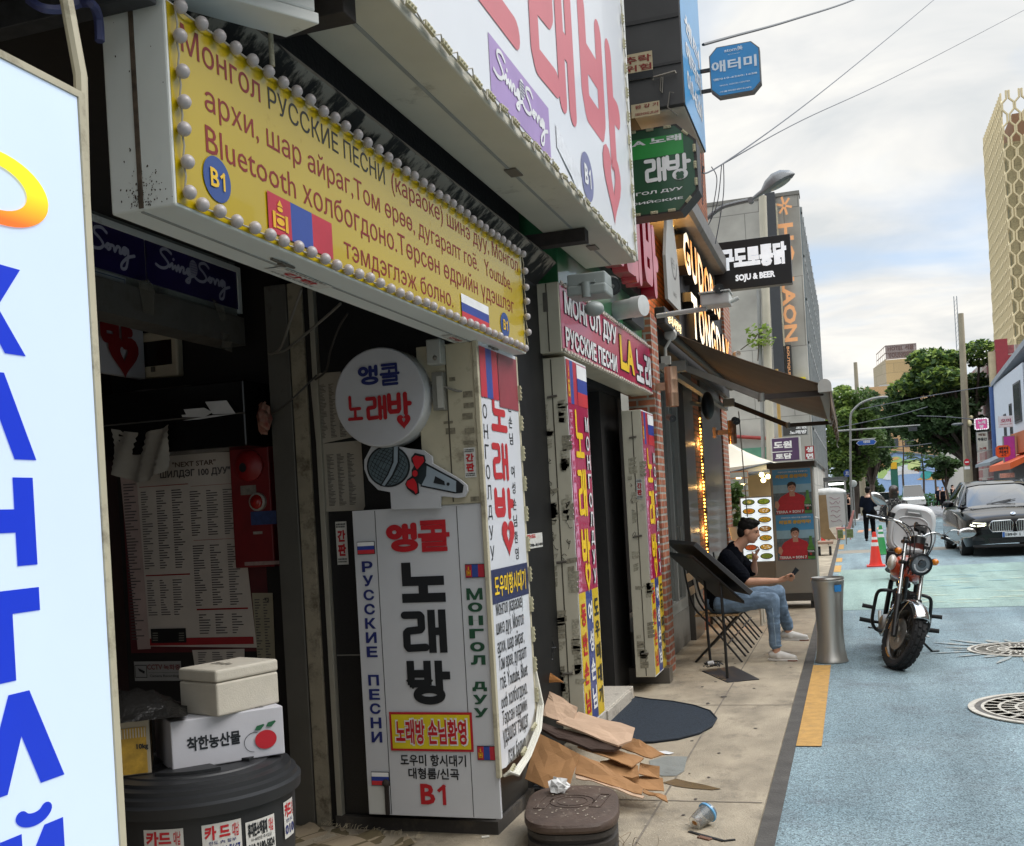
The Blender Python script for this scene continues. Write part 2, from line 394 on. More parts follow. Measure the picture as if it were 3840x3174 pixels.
def flag_mn(par,pl,u0,v0,u1,v1,d=.004,so=True):
 w=(u1-u0)/3
 for i,(c,nm)in enumerate((('b02838','crimson'),('2e4690','blue2'),('b02838','crimson'))):
  obj('flag_stripe',rect(MB(),pl,u0+w*i,v0,u0+w*(i+1),v1,d),mat('flag_'+nm,c,.4),par)
 if so:
  h=v1-v0;m=MB();c=u0+w*.5
  for s in(-1,1):rect(m,pl,c+s*w*.27-w*.06,v0+h*.14,c+s*w*.27+w*.06,v0+h*.56,d+.002)
  rect(m,pl,c-w*.18,v0+h*.48,c+w*.18,v0+h*.53,d+.002);rect(m,pl,c-w*.18,v0+h*.16,c+w*.18,v0+h*.21,d+.002)
  ngon(m,pl,c,v0+h*.35,w*.17,h*.09,d+.002,14);ngon(m,pl,c,v0+h*.66,w*.12,h*.06,d+.002,12)
  m.poly([pl.p(c-w*.12,v0+h*.74,d+.002),pl.p(c+w*.12,v0+h*.74,d+.002),pl.p(c,v0+h*.9,d+.002)])
  obj('flag_emblem',m,mat('flag_yellow','d9a818',.4),par)
def roadmat(name,base,alt,grain=.5,gs=300,rough=.75,bare='596066'):
 m=bpy.data.materials.new(name);m.use_nodes=True
 t=m.node_tree;n=t.nodes;l=t.links;b=n['Principled BSDF'];b.inputs['Roughness'].default_value=rough;b.inputs['Specular IOR Level'].default_value=.4
 co=n.new('ShaderNodeTexCoord').outputs['Object']
 def noi(s,d,r=.6):
  x=n.new('ShaderNodeTexNoise');x.inputs['Scale'].default_value=s;x.inputs['Detail'].default_value=d;x.inputs['Roughness'].default_value=r;l.new(co,x.inputs['Vector']);return x.outputs[0]
 def mr(x,a,c,e=0.,f=1.):
  y=n.new('ShaderNodeMapRange');l.new(x,y.inputs[0])
  for i,v in enumerate((a,c,e,f)):y.inputs[i+1].default_value=v
  return y.outputs[0]
 def mix(f,a,c,kind='MIX'):
  x=n.new('ShaderNodeMix');x.data_type='RGBA';x.blend_type=kind
  for i,v in((0,f),(6,a),(7,c)):
   if isinstance(v,float):x.inputs[i].default_value=v
   elif isinstance(v,tuple):x.inputs[i].default_value=(*v[:3],1)
   else:l.new(v,x.inputs[i])
  return x.outputs[2]
 c=mix(mr(noi(.55,5),.35,.65),H(base),H(alt))
 c=mix(mr(noi(1.7,8,.75),.52,.72,0,.75),c,H(bare))
 mp=n.new('ShaderNodeMapping');mp.inputs['Scale'].default_value=(1.7,.13,1);l.new(co,mp.inputs[0]);st_=n.new('ShaderNodeTexNoise');st_.inputs['Scale'].default_value=1.3;st_.inputs['Detail'].default_value=6;l.new(mp.outputs[0],st_.inputs['Vector'])
 c=mix(1.0,c,mr(st_.outputs[0],.35,.68,1.12,.74),'MULTIPLY')
 c=mix(mr(noi(9,9,.8),.60,.70,0,.55),c,H('4f575c'))
 v=n.new('ShaderNodeTexVoronoi');v.inputs['Scale'].default_value=130;l.new(co,v.inputs['Vector'])
 c=mix(1.0,c,mr(v.outputs['Color'],0,1,1-grain,1+grain*.6),'MULTIPLY')
 c=mix(1.0,c,mr(noi(gs,2),.3,.7,.78,1.22),'MULTIPLY')
 l.new(c,b.inputs['Base Color'])
 bp=n.new('ShaderNodeBump');bp.inputs['Strength'].default_value=.7;bp.inputs['Distance'].default_value=.006
 l.new(v.outputs[0],bp.inputs['Height']);l.new(bp.outputs[0],b.inputs['Normal'])
 return m
struct('ground',MB().poly([(-900,-900,-.06),(900,-900,-.06),(900,1500,-.06),(-900,1500,-.06)]),mat('far_ground',(.1,.1,.1),.9))
RB=roadmat('road_blue','7b9097','90a3a8',.75,bare='6a7075');RM=roadmat('road_mint','8fa8a0','9cb4aa',.6,bare='7f9590');RG=roadmat('road_grey','77787a','88898a')
road=MB()
for y0,y1 in((-8,29.4),(30.9,62)):road.poly([(-.5,y0,0),(8.4,y0,0),(8.4,y1,0),(-.5,y1,0)])
struct('road',road,RB)
struct('crossing_road',MB().poly([(-60,62,-.004),(80,62,-.004),(80,150,-.004),(-60,150,-.004)]),RG)
struct('road_threshold',MB().poly([(-.5,29.4,.001),(8.4,29.4,.001),(8.4,30.9,.001),(-.5,30.9,.001)]),mat('threshold','8c8579',.85,bump=.4,bscale=60))
struct('mint_band',MB().poly([(-.32,15.25,.004),(8.3,15.25,.004),(8.3,24.6,.004),(-.32,23.1,.004)]),RM)
struct('gutter',MB().poly([(-.52,-8,.003),(-.425,-8,.003),(-.425,60,.003),(-.52,60,.003)]),mat('gutter','4d4a46',.9,bump=.6,bscale=60,var=.3))
YP=mat('yellow_paint','b58c4c',.75,var=.18,scale=14,dirt=.56,dcol=H('6f6558'),dscale=9,bump=.4,bscale=90)
yl=MB();yl.poly([(-.425,7.05,.007),(-.265,7.05,.007),(-.265,10.4,.007),(-.425,10.4,.007)])
for y0,y1 in((16.4,20.2),(22.6,24.6),(25.9,27.4),(31.6,34.5),(38,42),(46,51)):yl.poly([(-.42,y0,.007),(-.28,y0,.007),(-.28,y1,.007),(-.42,y1,.007)])
struct('yellow_line',yl,YP)
SW=MB().box(-9,-.515,-8,60,-.05,.02)
SWM=mat('concrete_paving','9c907c',.8,var=.3,scale=1.6,bump=.7,bscale=70,dirt=.52,dcol=H('736a5c'),dscale=2.6,stretch=(1.6,1,1))
struct('sidewalk',SW,SWM)
jm=MB()
for y in(2.6,5.62,8.3,11.1,14.2):jm.poly([(-2.4,y-.006,.0225),(-.53,y-.006+.05,.0225),(-.53,y+.006+.05,.0225),(-2.4,y+.006,.0225)])
jm.poly([(-1.055,-4,.023),(-1.043,-4,.023),(-1.063,16,.023),(-1.075,16,.023)])
struct('paving_joint',jm,mat('joint','736a5e',.95,var=.3,scale=9))
st=MB()
random.seed(3)
for k in range(34):
 x,y=random.uniform(-1.35,-.56),random.uniform(4.7,11.5);r=random.uniform(.005,.018)
 if k<5:r*=2
 P=[(x+r*random.uniform(.6,1.2)*cos(a*pi/5),y+1.6*r*random.uniform(.5,1.2)*sin(a*pi/5),.0235)for a in range(10)];st.poly(P)
struct('gum_stains',st,mat('gum','4a433d',.9))
wet=MB();wet.poly([tuple(onZ(f0(*q),.0238))for q in((1270,1070),(1370,1040),(1460,1062),(1580,1085),(1710,1118),(1640,1125),(1500,1115),(1380,1100))])
struct('puddle_stain',wet,mat('wet_stain','6b5a42',.25))
def burst(name,cx,cy,seed,r0=.47):
 random.seed(seed);b=MB()
 for k in range(22):
  a=2*pi*k/22+random.uniform(-.05,.05);r1=r0+random.uniform(.2,.55);w=random.uniform(.03,.055)
  ra=r0+random.uniform(0,.06);d=(cos(a),sin(a));nn=(-sin(a),cos(a))
  L=[]
  for t,ww in((0,.4),(.35,1),(.7,.75),(1,.1)):
   r=ra+(r1-ra)*t;L.append((cx+d[0]*r+nn[0]*w*ww,cy+d[1]*r+nn[1]*w*ww,.008))
  for t,ww in((1,.1),(.7,.75),(.35,1),(0,.4)):
   r=ra+(r1-ra)*t;L.append((cx+d[0]*r-nn[0]*w*ww,cy+d[1]*r-nn[1]*w*ww,.008))
  b.poly(L)
 struct(name,b,mat('cream_paint','a3a094',.8,var=.12,scale=20,dirt=.40,dcol=H('8598a0'),dscale=16,bump=.4,bscale=90))
burst('sunburst_paint',1.55,11.3,5)
random.seed(9);gl=MB()
for k in range(42):
 x,y=random.uniform(.75,4.2),random.uniform(15.8,20.0);L=random.uniform(.15,.55);w=random.uniform(.02,.06)
 gl.poly([(x-L,y,.009),(x-L*.3,y+w,.009),(x+L,y+w*.4,.009),(x+L*.2,y-w*.7,.009)])
struct('faded_floor_painting',gl,mat('faded_paint','c6cdb4',.85,var=.15,dirt=.45,dcol=H('9cc4bb'),dscale=12))
gl=MB()
for k in range(20):
 x,y=random.uniform(1.2,3.6),random.uniform(17.0,21.6);L=random.uniform(.12,.5);w=random.uniform(.03,.08)
 gl.poly([(x-L,y,.0095),(x-L*.2,y+w,.0095),(x+L,y+w*.3,.0095),(x,y-w*.7,.0095)])
struct('faded_blue_painting',gl,mat('faded_blue','8fb2b6',.85,var=.1))
cw=MB()
for k in range(9):cw.poly([(-.2+k*1.05,63,.004),(.35+k*1.05,63,.004),(.45+k*1.05,68,.004),(-.1+k*1.05,68,.004)])
cw.poly([(-.3,60.6,.005),(7.6,60.6,.005),(7.6,61.2,.005),(-.3,61.2,.005)])
struct('crossing_stripes',cw,mat('white_road_paint','c8c6c0',.8,dirt=.5,dcol=H('86868a'),dscale=4))
om=MB()
for x,y in((.15,44),(.55,45.2),(.95,46.5)):om.poly([(x,y,.006),(x+.22,y,.006),(x+.3,y+2.6,.006),(x+.08,y+2.6,.006)])
struct('orange_road_mark',om,mat('orange_paint','cf9a78',.8))
def manhole(cx,cy,r,label,rings):
 t=thing('manhole_cover',label,'manhole cover',(cx,cy,.004),'manhole covers in the blue road')
 ring=mat('manhole_ring','bdb7aa',.7,var=.2,scale=20);dk=mat('manhole_iron','615d57',.6,.3,var=.3,scale=25,bump=.5,bscale=80)
 obj('rim',MB().lathe((cx,cy,.0),[(r,.006),(r,.014),(r*.93,.014),(r*.93,.006)],56),ring,t)
 obj('lid',MB().lathe((cx,cy,.0),[(0.0001,.010),(r*.925,.010),(r*.925,.004)],56),dk,t)
 g=MB()
 for q in rings:g.lathe((cx,cy,0),[(r*q,.010),(r*q,.0135),(r*(q-.035),.0135),(r*(q-.035),.010)],48)
 nsp=26
 for k in range(nsp):
  a=2*pi*k/nsp
  for q0,q1 in zip(rings[1:]+[.2],rings):
   aa=a+(.12 if rings.index(q1)%2 else 0)
   g.bar((cx+r*q0*cos(aa),cy+r*q0*sin(aa),.012),(cx+r*(q1-.03)*cos(aa),cy+r*(q1-.03)*sin(aa),.012),r*.03,.004)
 obj('tread_pattern',g,ring,t)
 return t
manhole(1.35,8.32,.62,'round iron manhole cover with radial ribs nearest the camera in the road',[.86,.68,.5,.32])
manhole(1.48,11.27,.47,'round manhole cover ringed by cream painted sun rays',[.86,.64,.42,.28])
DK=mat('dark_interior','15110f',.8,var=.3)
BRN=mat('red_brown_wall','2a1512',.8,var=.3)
STONE=mat('black_granite','1b1b1c',.35,var=.5,scale=120,bump=.05)
BLK=mat('black_pillar','121212',.55,var=.4,scale=8,dirt=.68,dcol=H('3a3835'),dscale=5,spec=.25)
ALU=mat('white_aluminium','cfd2cd',.42,var=.05,scale=2,dirt=.66,dcol=H('5d5040'),dscale=4)
ALUG=mat('grey_aluminium','a8a9a3',.45,.15,var=.08,scale=3,dirt=.62,dcol=H('5b5348'),dscale=4)
WPT=mat('white_paint','c9cac6',.5,var=.06,scale=3,dirt=.63,dcol=H('6a5c4a'),dscale=3.5)
CREAM=mat('aged_cream','b3ab93',.6,var=.1,scale=4,dirt=.54,dcol=H('5b5140'),dscale=5)
RED=mat('letter_red','b01722',.45,var=.06);DRED=mat('letter_dark_red','7c1a15',.5,var=.06);BLACKL=mat('letter_black','16191d',.45,var=.1)
NAVY=mat('letter_navy','1c2766',.45);WHT=mat('letter_white','d8d8d8',.45);GREENL=mat('letter_green','1d4a33',.45);YEL=mat('letter_yellow','e3bd1c',.45)
BLUEB=mat('badge_blue','2f4a86',.45)
def WHITEFACE():return mat('sign_white','c9cacd',.4,var=.03,scale=2,dirt=.68,dcol=H('8b8880'),dscale=3)
kb=thing('karaoke_building','dark karaoke building with an open recessed entrance behind the yellow sign','building',(-3,3,0))
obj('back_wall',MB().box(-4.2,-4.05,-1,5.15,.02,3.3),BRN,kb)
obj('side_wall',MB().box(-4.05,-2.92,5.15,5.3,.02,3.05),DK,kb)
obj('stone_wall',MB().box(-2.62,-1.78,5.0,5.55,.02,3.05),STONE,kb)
obj('stone_joint',MB().box(-2.62,-1.782,4.9985,5.0,.92,.926),mat('joint_light','77756f',.8),kb)
obj('plinth',MB().box(-2.66,-1.76,4.965,5.6,.02,.085),mat('plinth','3a3632',.8,dirt=.5,dcol=H('5d5448'),bump=.3),kb)
obj('pillar',MB().box(-2.3,-1.8,5.56,6.42,.02,3.2),BLK,kb,bevel=.008)
fr_=MB().box(-2.92,-2.79,4.98,5.14,.02,2.9);obj('steel_post',fr_,mat('steel_post','5f5d57',.5,.4,var=.15,scale=3,dirt=.6,dcol=H('3a342c')),kb,bevel=.004)
obj('worn_post',MB().box(-2.785,-2.70,4.985,5.12,.02,2.9),mat('worn_post','8a8270',.7,var=.15,scale=8,dirt=.5,dcol=H('4c4234'),dscale=9,bump=.4),kb,bevel=.004)
obj('dark_channel',MB().box(-2.70,-2.655,5.0,5.12,.02,2.9),DK,kb)
obj('trim_post',MB().box(-2.655,-2.625,4.97,5.12,.02,2.9),mat('trim_post','9b978a',.5,.2,var=.1,dirt=.62),kb,bevel=.003)
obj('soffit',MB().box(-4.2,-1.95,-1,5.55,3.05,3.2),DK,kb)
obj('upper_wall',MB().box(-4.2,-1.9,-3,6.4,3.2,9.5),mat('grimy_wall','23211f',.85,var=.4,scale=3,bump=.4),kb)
lint=obj('lintel',MB().box(-3.22,-3.06,1.0,5.0,2.60,2.75),mat('lintel','4b4843',.7,var=.3,scale=3,dirt=.5),kb)
obj('upper_lintel',MB().box(-3.2,-3.1,1.0,5.0,2.75,3.05),mat('upper_lintel','77756c',.6,var=.15,dirt=.55),kb)
fl=bpy.data.materials.new('flaking_paint');fl.use_nodes=True;t_=fl.node_tree
b_=t_.nodes['Principled BSDF'];b_.inputs['Roughness'].default_value=.9
tcn=t_.nodes.new('ShaderNodeTexCoord');mpn=t_.nodes.new('ShaderNodeMapping');mpn.inputs['Scale'].default_value=(3,5.5,3.2);t_.links.new(tcn.outputs['Object'],mpn.inputs[0])
nz=t_.nodes.new('ShaderNodeTexNoise');nz.inputs['Scale'].default_value=1.6;nz.inputs['Detail'].default_value=9;nz.inputs['Roughness'].default_value=.68;t_.links.new(mpn.outputs[0],nz.inputs['Vector'])
sz=t_.nodes.new('ShaderNodeSeparateXYZ');t_.links.new(tcn.outputs['Object'],sz.inputs[0])
ad=t_.nodes.new('ShaderNodeMath');ad.operation='MULTIPLY_ADD';t_.links.new(sz.outputs[2],ad.inputs[0]);ad.inputs[1].default_value=2.0;ad2=t_.nodes.new('ShaderNodeMath');ad2 .operation='SUBTRACT';t_.links.new(nz.outputs[0],ad2 .inputs[0]);ad2 .inputs[1].default_value=6.21;t_.links.new(ad2 .outputs[0],ad.inputs[2])
rp=t_.nodes.new('ShaderNodeValToRGB');t_.links.new(ad.outputs[0],rp.inputs[0]);e_=rp.color_ramp.elements
e_[0].position=.50;e_[0].color=(*H('1c1b1a'),1);e_[1].position=.60;e_[1].color=(*H('8f877b'),1);x_=e_.new(.54);x_.color=(*H('4a453e'),1)
t_.links.new(rp.outputs[0],b_.inputs['Base Color'])
obj('canopy_edge',MB().prism([(-1.95,.6,3.03),(-1.80,.6,3.03),(-1.66,.6,3.15),(-1.69,.6,3.19),(-1.95,.6,3.19)],(0,5.75,0)),fl,kb)
obj('canopy_top',MB().box(-1.95,-1.75,.6,6.35,3.19,3.25),mat('canopy_top','2b2927',.9,var=.3),kb)
for nm,(x0,x1,y0,y1,h)in(('tall rendered building facing the karaoke bars across the street',(9.2,18,-14,16,7.5)),('brick shop building facing the pub across the street',(9.4,18,16.3,38,7.5)),('grey shop building further back down the street on the karaoke side',(-14,-2.6,-22,-6.5,6))):  # unseen buildings, added to block skylight and darken the fronts
 fb_=thing('unseen_shading_building',nm,'building',((x0+x1)/2,(y0+y1)/2,0));obj('wall',MB().box(x0,x1,y0,y1,0,h),mat('facing_wall'+nm[:4],{'tall':'8d8880','bric':'7a5a4a','grey':'77777a'}[nm[:4]],.85,var=.1),fb_)
 xw=x0-.03 if x0>0 else x1;y=y0+1
 while y<y1-1.5:
  for z in(1.0,4.2,7.2):obj('window',MB().box(xw,xw+.03,y,y+1.4,z,z+1.7),mat('facing_glass','2b3238',.1),fb_)
  y+=2.6
ys=thing('yellow_sign','long yellow lightbox sign with red Cyrillic text above the entrance','sign',(-1.72,3.9,2.7))
py=plX(-1.62);py2=plX(-1.618)
obj('cabinet',MB().box(-1.82,-1.622,2.35,5.46,2.47,3.012),ALU,ys,bevel=.006)
obj('end_seam',MB().box(-1.731,-1.718,2.346,2.35,2.475,3.008),mat('grime_seam','4c4034',.9,var=.5,scale=30),ys)
obj('seam_strip',MB().box(-1.735,-1.725,2.36,5.45,2.467,2.47),mat('seam_grey','8a8b86',.7),ys)
q=MB();random.seed(41)
for i in range(150):
 w=random.random();x=random.gauss(-1.72,.028)if w<.93 else random.uniform(-1.81,-1.63);z=2.48+abs(random.gauss(0,.05))if w<.93 else random.uniform(2.48,2.98);s_=random.uniform(.0008,.0032)
 if-1.818<x<-1.625:q.poly([(x+s_*cos(t)*random.uniform(.5,1.2),2.3488,z+s_*sin(t)*random.uniform(.5,1.6))for t in(0,1.2,2.5,3.8,5)])
q.flat=True;obj('speck_stain',q,mat('speck_dirt','3f3226',.9),ys)
ymat=mat('yellow_vinyl','b29803',.3,var=.06,scale=1.2,dirt=.66,dcol=H('6a4a10'),dscale=3.2,coat=.25)
obj('face_panel',MB().box(-1.622,-1.62,2.358,5.452,2.478,3.004),ymat,ys)
r=MB();k=MB()
text(r,py,'Монгол',2.412,2.893,2.806,2.970,bold=.002,d=.001);text(k,py,'РУССКИЕ ПЕСНИ',2.851,2.893,3.695,2.962,bold=.002,d=.001)
text(r,py,'(караоке) шинэ дуу, Монгол',3.756,2.872,5.38,2.968,d=.001)
text(r,py,'архи, шар айраг,Том өрөө, дугаралт гоё.',2.508,2.752,4.735,2.848,d=.001);text(r,py,'Youtube,',4.822,2.760,5.25,2.850,d=.001)
text(r,py,'Bluetooth холбогдоно.Төрсөн өдрийн үдэшлэг',2.502,2.632,5.268,2.738,d=.001)
text(r,py,'тэмдэглэж болно.',3.314,2.522,4.365,2.612,d=.001)
obj('lettering',r,DRED,ys);obj('lettering',k,mat('letter_ink','211d10',.5),ys)
for u,v,ru,rv in((2.545,2.59,.067,.063),(5.094,2.57,.07,.064)):
 b=obj('badge',ngon(MB(),py,u,v,ru,rv,.003),BLUEB,ys);obj('badge_text',b1text(MB(),py,u-.036,v-.026,u+.036,v+.026,bold=.02,d=.006),mat('badge_yellow','d9b02c',.5),b)
flag_mn(ys,py,2.808,2.510,3.222,2.632);flag_ru(ys,py,4.463,2.501,4.84,2.62)
for y in(3.02,5.12):
 obj('latch',MB().box(-1.70,-1.69,y-.07,y+.07,2.462,2.468).box(-1.705,-1.685,y-.02,y+.02,2.458,2.464),mat('old_steel','77726a',.5,.7,var=.2),ys)
def sticker(name,label,pl,u0,v0,u1,v1,big,cat='sticker',fg=None,edge=True,d=.002,small=True):
 s=tag(obj(name,rect(MB(),pl,u0,v0,u1,v1,d),mat('sticker_white','c4c3bd',.5,var=.1,scale=30)),label,cat)
 w,h=u1-u0,v1-v0
 obj('lettering',big(MB(),pl,u0,v0,u1,v1,d+.002),fg or RED,s)
 if small:
  m=MB();random.seed(int(abs(u0)*1000))
  for f in(.05,.11,.86,.92):
   x=.08
   while x<.88:
    q=random.uniform(.03,.1);rect(m,pl,u0+w*x,v0+h*f,u0+w*min(.94,x+q),v0+h*(f+.035),d+.002);x+=q+.03
  obj('small_print',m,BLACKL,s)
 return s
pz=Plane((0,0,2.468),(0,1,0),(1,0,0))
def ganpan(mb,pl,a,b,c,e,d):return text(mb,pl,'간판',a+(c-a)*.2,b+(e-b)*.28,a+(c-a)*.8,b+(e-b)*.72,bold=.03,d=d)
def ganpanv(mb,pl,a,b,c,e,d):
 w,h=c-a,e-b
 text(mb,pl,'간',a+w*.14,b+h*.53,a+w*.86,b+h*.80,bold=.05,d=d);return text(mb,pl,'판',a+w*.14,b+h*.2,a+w*.86,b+h*.48,bold=.05,d=d)
sticker('sticker','white sticker with red letters beside the latch under the yellow sign',pz,3.06,-1.785,3.42,-1.72,ganpan)
sticker('sticker','red lettered sticker under the yellow sign above the circular sign',pz,4.62,-1.785,4.86,-1.73,ganpan)
bs=thing('bulb_string','string of round frosted bulbs running round the yellow sign','string lights',(-1.6,3.9,2.7))
BM=mat('bulb_frost','aaa3a2',.35,var=.08,scale=40,dirt=.62,dcol=H('7a6f62'),dscale=30)
pts=[]
y=2.395
while y<5.45:pts.append((y,2.997));y+=.0865
for v in(2.915,2.83,2.75,2.67,2.59,2.51):pts.append((2.381,v))
y=2.436
while y<5.45:pts.append((y,2.492));y+=.0865
for v in(2.91,2.83,2.75,2.67,2.58):pts.append((5.447,v))
bulb0=None
for i,(u,v)in enumerate(pts):
 p=Vector((-1.600,u+random.uniform(-.006,.006),v+random.uniform(-.005,.004)))
 if bulb0 is None:
  bulb0=obj('bulb',MB().ell((-1.6,3.9,2.7),.0185,.019,.019,12,8),BM,bs,smooth=True,sharp=180);bulb0 .location=p-Vector((-1.6,3.9,2.7))
 else:
  c=bulb0 .copy();COL.objects.link(c);c.parent=bs;c.location=p-Vector((-1.6,3.9,2.7))
 if i>96:break
wire=MB()
for line in([(u,v)for u,v in pts if v>2.98],[(u,v)for u,v in pts if v<2.5 and u>2.4],[(2.381,2.997-.08*i)for i in range(7)],[(5.447,2.997-.085*i)for i in range(7)]):
 P=[]
 for i,(u,v)in enumerate(line):P+=[(-1.612,u,v)]
 for k in range(len(P)-1):
  a,b=Vector(P[k]),Vector(P[k+1]);mid=(a+b)/2+Vector((.006,0,-.006))
  wire.tube([a,mid,b],.0028,5,cap=False)
obj('wire',wire,mat('pale_wire','a19c90',.6),bs)
XB=-1.3;pb=plX(XB)
bsn=thing('large_sign','large white lightbox sign with big red Korean letters jutting over the street','sign',(XB-.2,5,4))
obj('cabinet',MB().box(-1.66,-1.304,.4,7.13,3.27,5.35),mat('aged_cabinet','b9b4a4',.5,var=.08,scale=2,dirt=.6,dcol=H('5e4e3c'),dscale=3),bsn,bevel=.008)
obj('base_seam',MB().box(-1.485,-1.47,.45,7.1,3.2665,3.27),mat('seam_grey','8a8b86',.7),bsn)
obj('face_panel',MB().box(-1.304,-1.30,.43,7.06,3.31,5.3),mat('sign_white_big','d6d8dc',.3,var=.03,scale=1,dirt=.7,dcol=H('80766a'),dscale=2,coat=.2),bsn)
BR=mat('sign_red','c4656c',.4,var=.05,scale=3);m=MB()
han(m,pb,'노',3.55,3.66,4.54,4.45,.085);han(m,pb,'래',4.70,3.66,5.57,4.42,.10)
han(m,pb,'방',5.76,3.36,6.70,4.48,.10,hrt=None)if 0 else None
G_=dict(GLY);asp_=1.12/.94
sh_=strokes(GLY['방'],asp_,.095);put(m,pb,sh_,5.78,3.36,6.72,4.46,raw=(0,0,1,1))
hl=[(x*.62+6.45,y*.62+3.63)for x,y in heart(0,0,.44)];hole=[(x*.14+6.47,y*.26+3.64)for x,y in heart(0,.05,.44)][::-1]
P_,F_=cdt_fill([hl,hole]);m.add([pb.p(a,b,.0034)for a,b in P_],F_)
obj('lettering',m,BR,bsn)
pp=obj('purple_panel',rect(MB(),pb,4.08,3.325,4.98,3.575,.002),mat('faded_purple','9d7fb4',.35,var=.12,scale=3),bsn)
obj('script_lettering',singsong(MB(),pb,4.13,3.33,4.93,3.55,.011,.005),WHT,pp)
def micicon(par,pl,u,v,s,d=.006,m1=None):
 a=MB();
 ngon(a,pl,u,v,s*.5,s*.6,d,14);obj('microphone_logo',a,m1 or WHT,par)
 b=MB()
 for i in range(5):rect(b,pl,u-s*.4,v-s*.4+i*s*.18,u+s*.4,v-s*.33+i*s*.18,d+.002)
 obj('microphone_lines',b,mat('logo_grey','6d6580',.5),par)
micicon(pp,pb,4.52,3.50,.075)
cr=MB();cr.add(*(lambda:([pb.p(5.10+.5*i/6,3.545-.135*i/6-.12*j*(1-.0*i),.003+random.uniform(0,.004))for i in range(7)for j in range(2)],[(2*i,2*i+1,2*i+3,2*i+2)for i in range(6)]))())
obj('crumpled_patch',cr,mat('paper_patch','d4d6da',.6,bump=.8,bscale=14),bsn)
b=obj('badge',ngon(MB(),pb,5.75,3.46,.145,.135,.003),mat('badge_faded','67688f',.4),bsn);obj('badge_text',b1text(MB(),pb,5.675,3.41,5.83,3.52,bold=.03,d=.006),WHT,b)
for y in(4.9,6.55):obj('latch',MB().box(-1.50,-1.44,y-.06,y+.06,3.262,3.268),mat('old_steel','77726a',.5,.7,var=.2),bsn)
for y in(3.0,6.1):
 tag(obj('steel_bracket',MB().box(-1.95,-1.40,y-.045,y+.045,3.19,3.268),mat('rusty_dark','2a2320',.8,var=.4,scale=12),bevel=.004),'dark steel bracket carrying the big white sign '+('beside the air conditioner' if y<5 else 'above the far end of the yellow sign'),'bracket','brackets under the large sign')
ls=thing('led_string','drooping string of cream LED modules round the edge of the large white sign','string lights',(-1.29,5,3.3))
LM=mat('led_module','aaa486',.45,var=.1,scale=30);wl=MB();P=[]
def ledmod(p,d,size=.075,n=(1,0,0),par=None,first={}):
 d=Vector(d).normalized();nn=Vector(n);s_=d.cross(nn)
 a=MB().obox(p,d*(size/2),s_*.010,nn*.006)
 for q in(-.3,0,.3):a.ell(Vector(p)+d*size*q+nn*.008,.006,None,None,6,4)
 return obj('led_module',a,LM,par)
y=2.9;i=0
while y<7.0:
 p=Vector((-1.288,y,3.30+random.uniform(-.012,.006)));d=(0,1,random.uniform(-.12,.12));ledmod(p,d,.085,par=ls)
 P+=[p-Vector(d)*.045,p+Vector(d)*.045,p+Vector((.004,.10,random.choice((-.035,-.02,.02))))];y+=.163
z=3.42
while z<4.9:
 p=Vector((-1.288,7.045+random.uniform(-.01,.01),z));ledmod(p,(0,random.uniform(-.1,.1),1),.066,par=ls);P+=[p-Vector((0,0,.045)),p+Vector((0,0,.045)),p+Vector((0,random.choice((-.03,.03)),.09))];z+=.163
obj('wire',wl.tube(P,.003,5),mat('pale_wire','a19c90',.6),ls)
cd=MB()
cd.tube([(-1.315,7.15,3.29),(-1.315,7.15,5.3)],.022,8);cd.tube([(-1.34,7.17,3.29),(-1.34,7.17,5.3)],.018,8)
tag(obj('white_conduit',cd,WPT,smooth=True),'pair of white cable conduits up the end of the large white sign','conduit')
px_=plX(-1.70)
lb=thing('vertical_lightbox','narrow white vertical lightbox with red Korean letters and a rounded LED bottom','sign',(-1.8,5.2,.3))
obj('cabinet',MB().box(-2.02,-1.703,4.885,5.535,.36,2.47),ALUG,lb,bevel=.004)
obj('frame',MB().box(-1.72,-1.697,4.862,4.892,.33,2.47).box(-1.72,-1.697,5.505,5.53,.44,2.47),CREAM,lb,bevel=.003)
face=MB();prof=[(4.892,2.47),(4.892,.37),(4.96,.36),(5.2,.40),(5.40,.46),(5.505,.55),(5.505,2.47)]
face.poly([px_.p(u,v,0)for u,v in prof[::-1]]);face.flat=True
obj('face_panel',face,mat('lightbox_white','cfd1d6',.3,var=.03,scale=2,coat=.3),lb)
flag_mn(lb,px_,4.895,2.20,5.17,2.45,so=False);flag_ru(lb,px_,5.18,2.16,5.50,2.45)if 0 else obj('flag_stripe',rect(MB(),px_,5.18,2.17,5.50,2.45,.004),mat('flag_dull','8d3b44',.4),lb)
m=MB();k=MB()
def uvof(p):return px_.uv(p)
def hx(ch,a,b,pen,**kw):
 u0,v0=uvof(a);u1,v1=uvof(b);han(m,px_,ch,u0,v0,u1,v1,pen,**kw)
hx('노',fY(180,705),fY(278,430),.085);hx('래',fY(192,1065),fY(290,800),.08)
u0,v0=uvof(fY(218,1440));u1,v1=uvof(fY(325,1150));put(m,px_,strokes(GLY['방'],(v1-v0)/(u1-u0),.085),u0,v0,u1,v1,raw=(0,0,1,1))
hc=uvof(fY(300,1465));hl=[(x*.5+hc[0],y*.5+hc[1])for x,y in heart(0,0,.22)];hole=[(x*.12+hc[0],y*.2+hc[1])for x,y in heart(0,.02,.22)][::-1]
P_,F_=cdt_fill([hl,hole]);m.add([px_.p(a,b,.0034)for a,b in P_],F_)
obj('lettering',m,mat('letter_red_b','b5282e',.4,var=.05),lb)
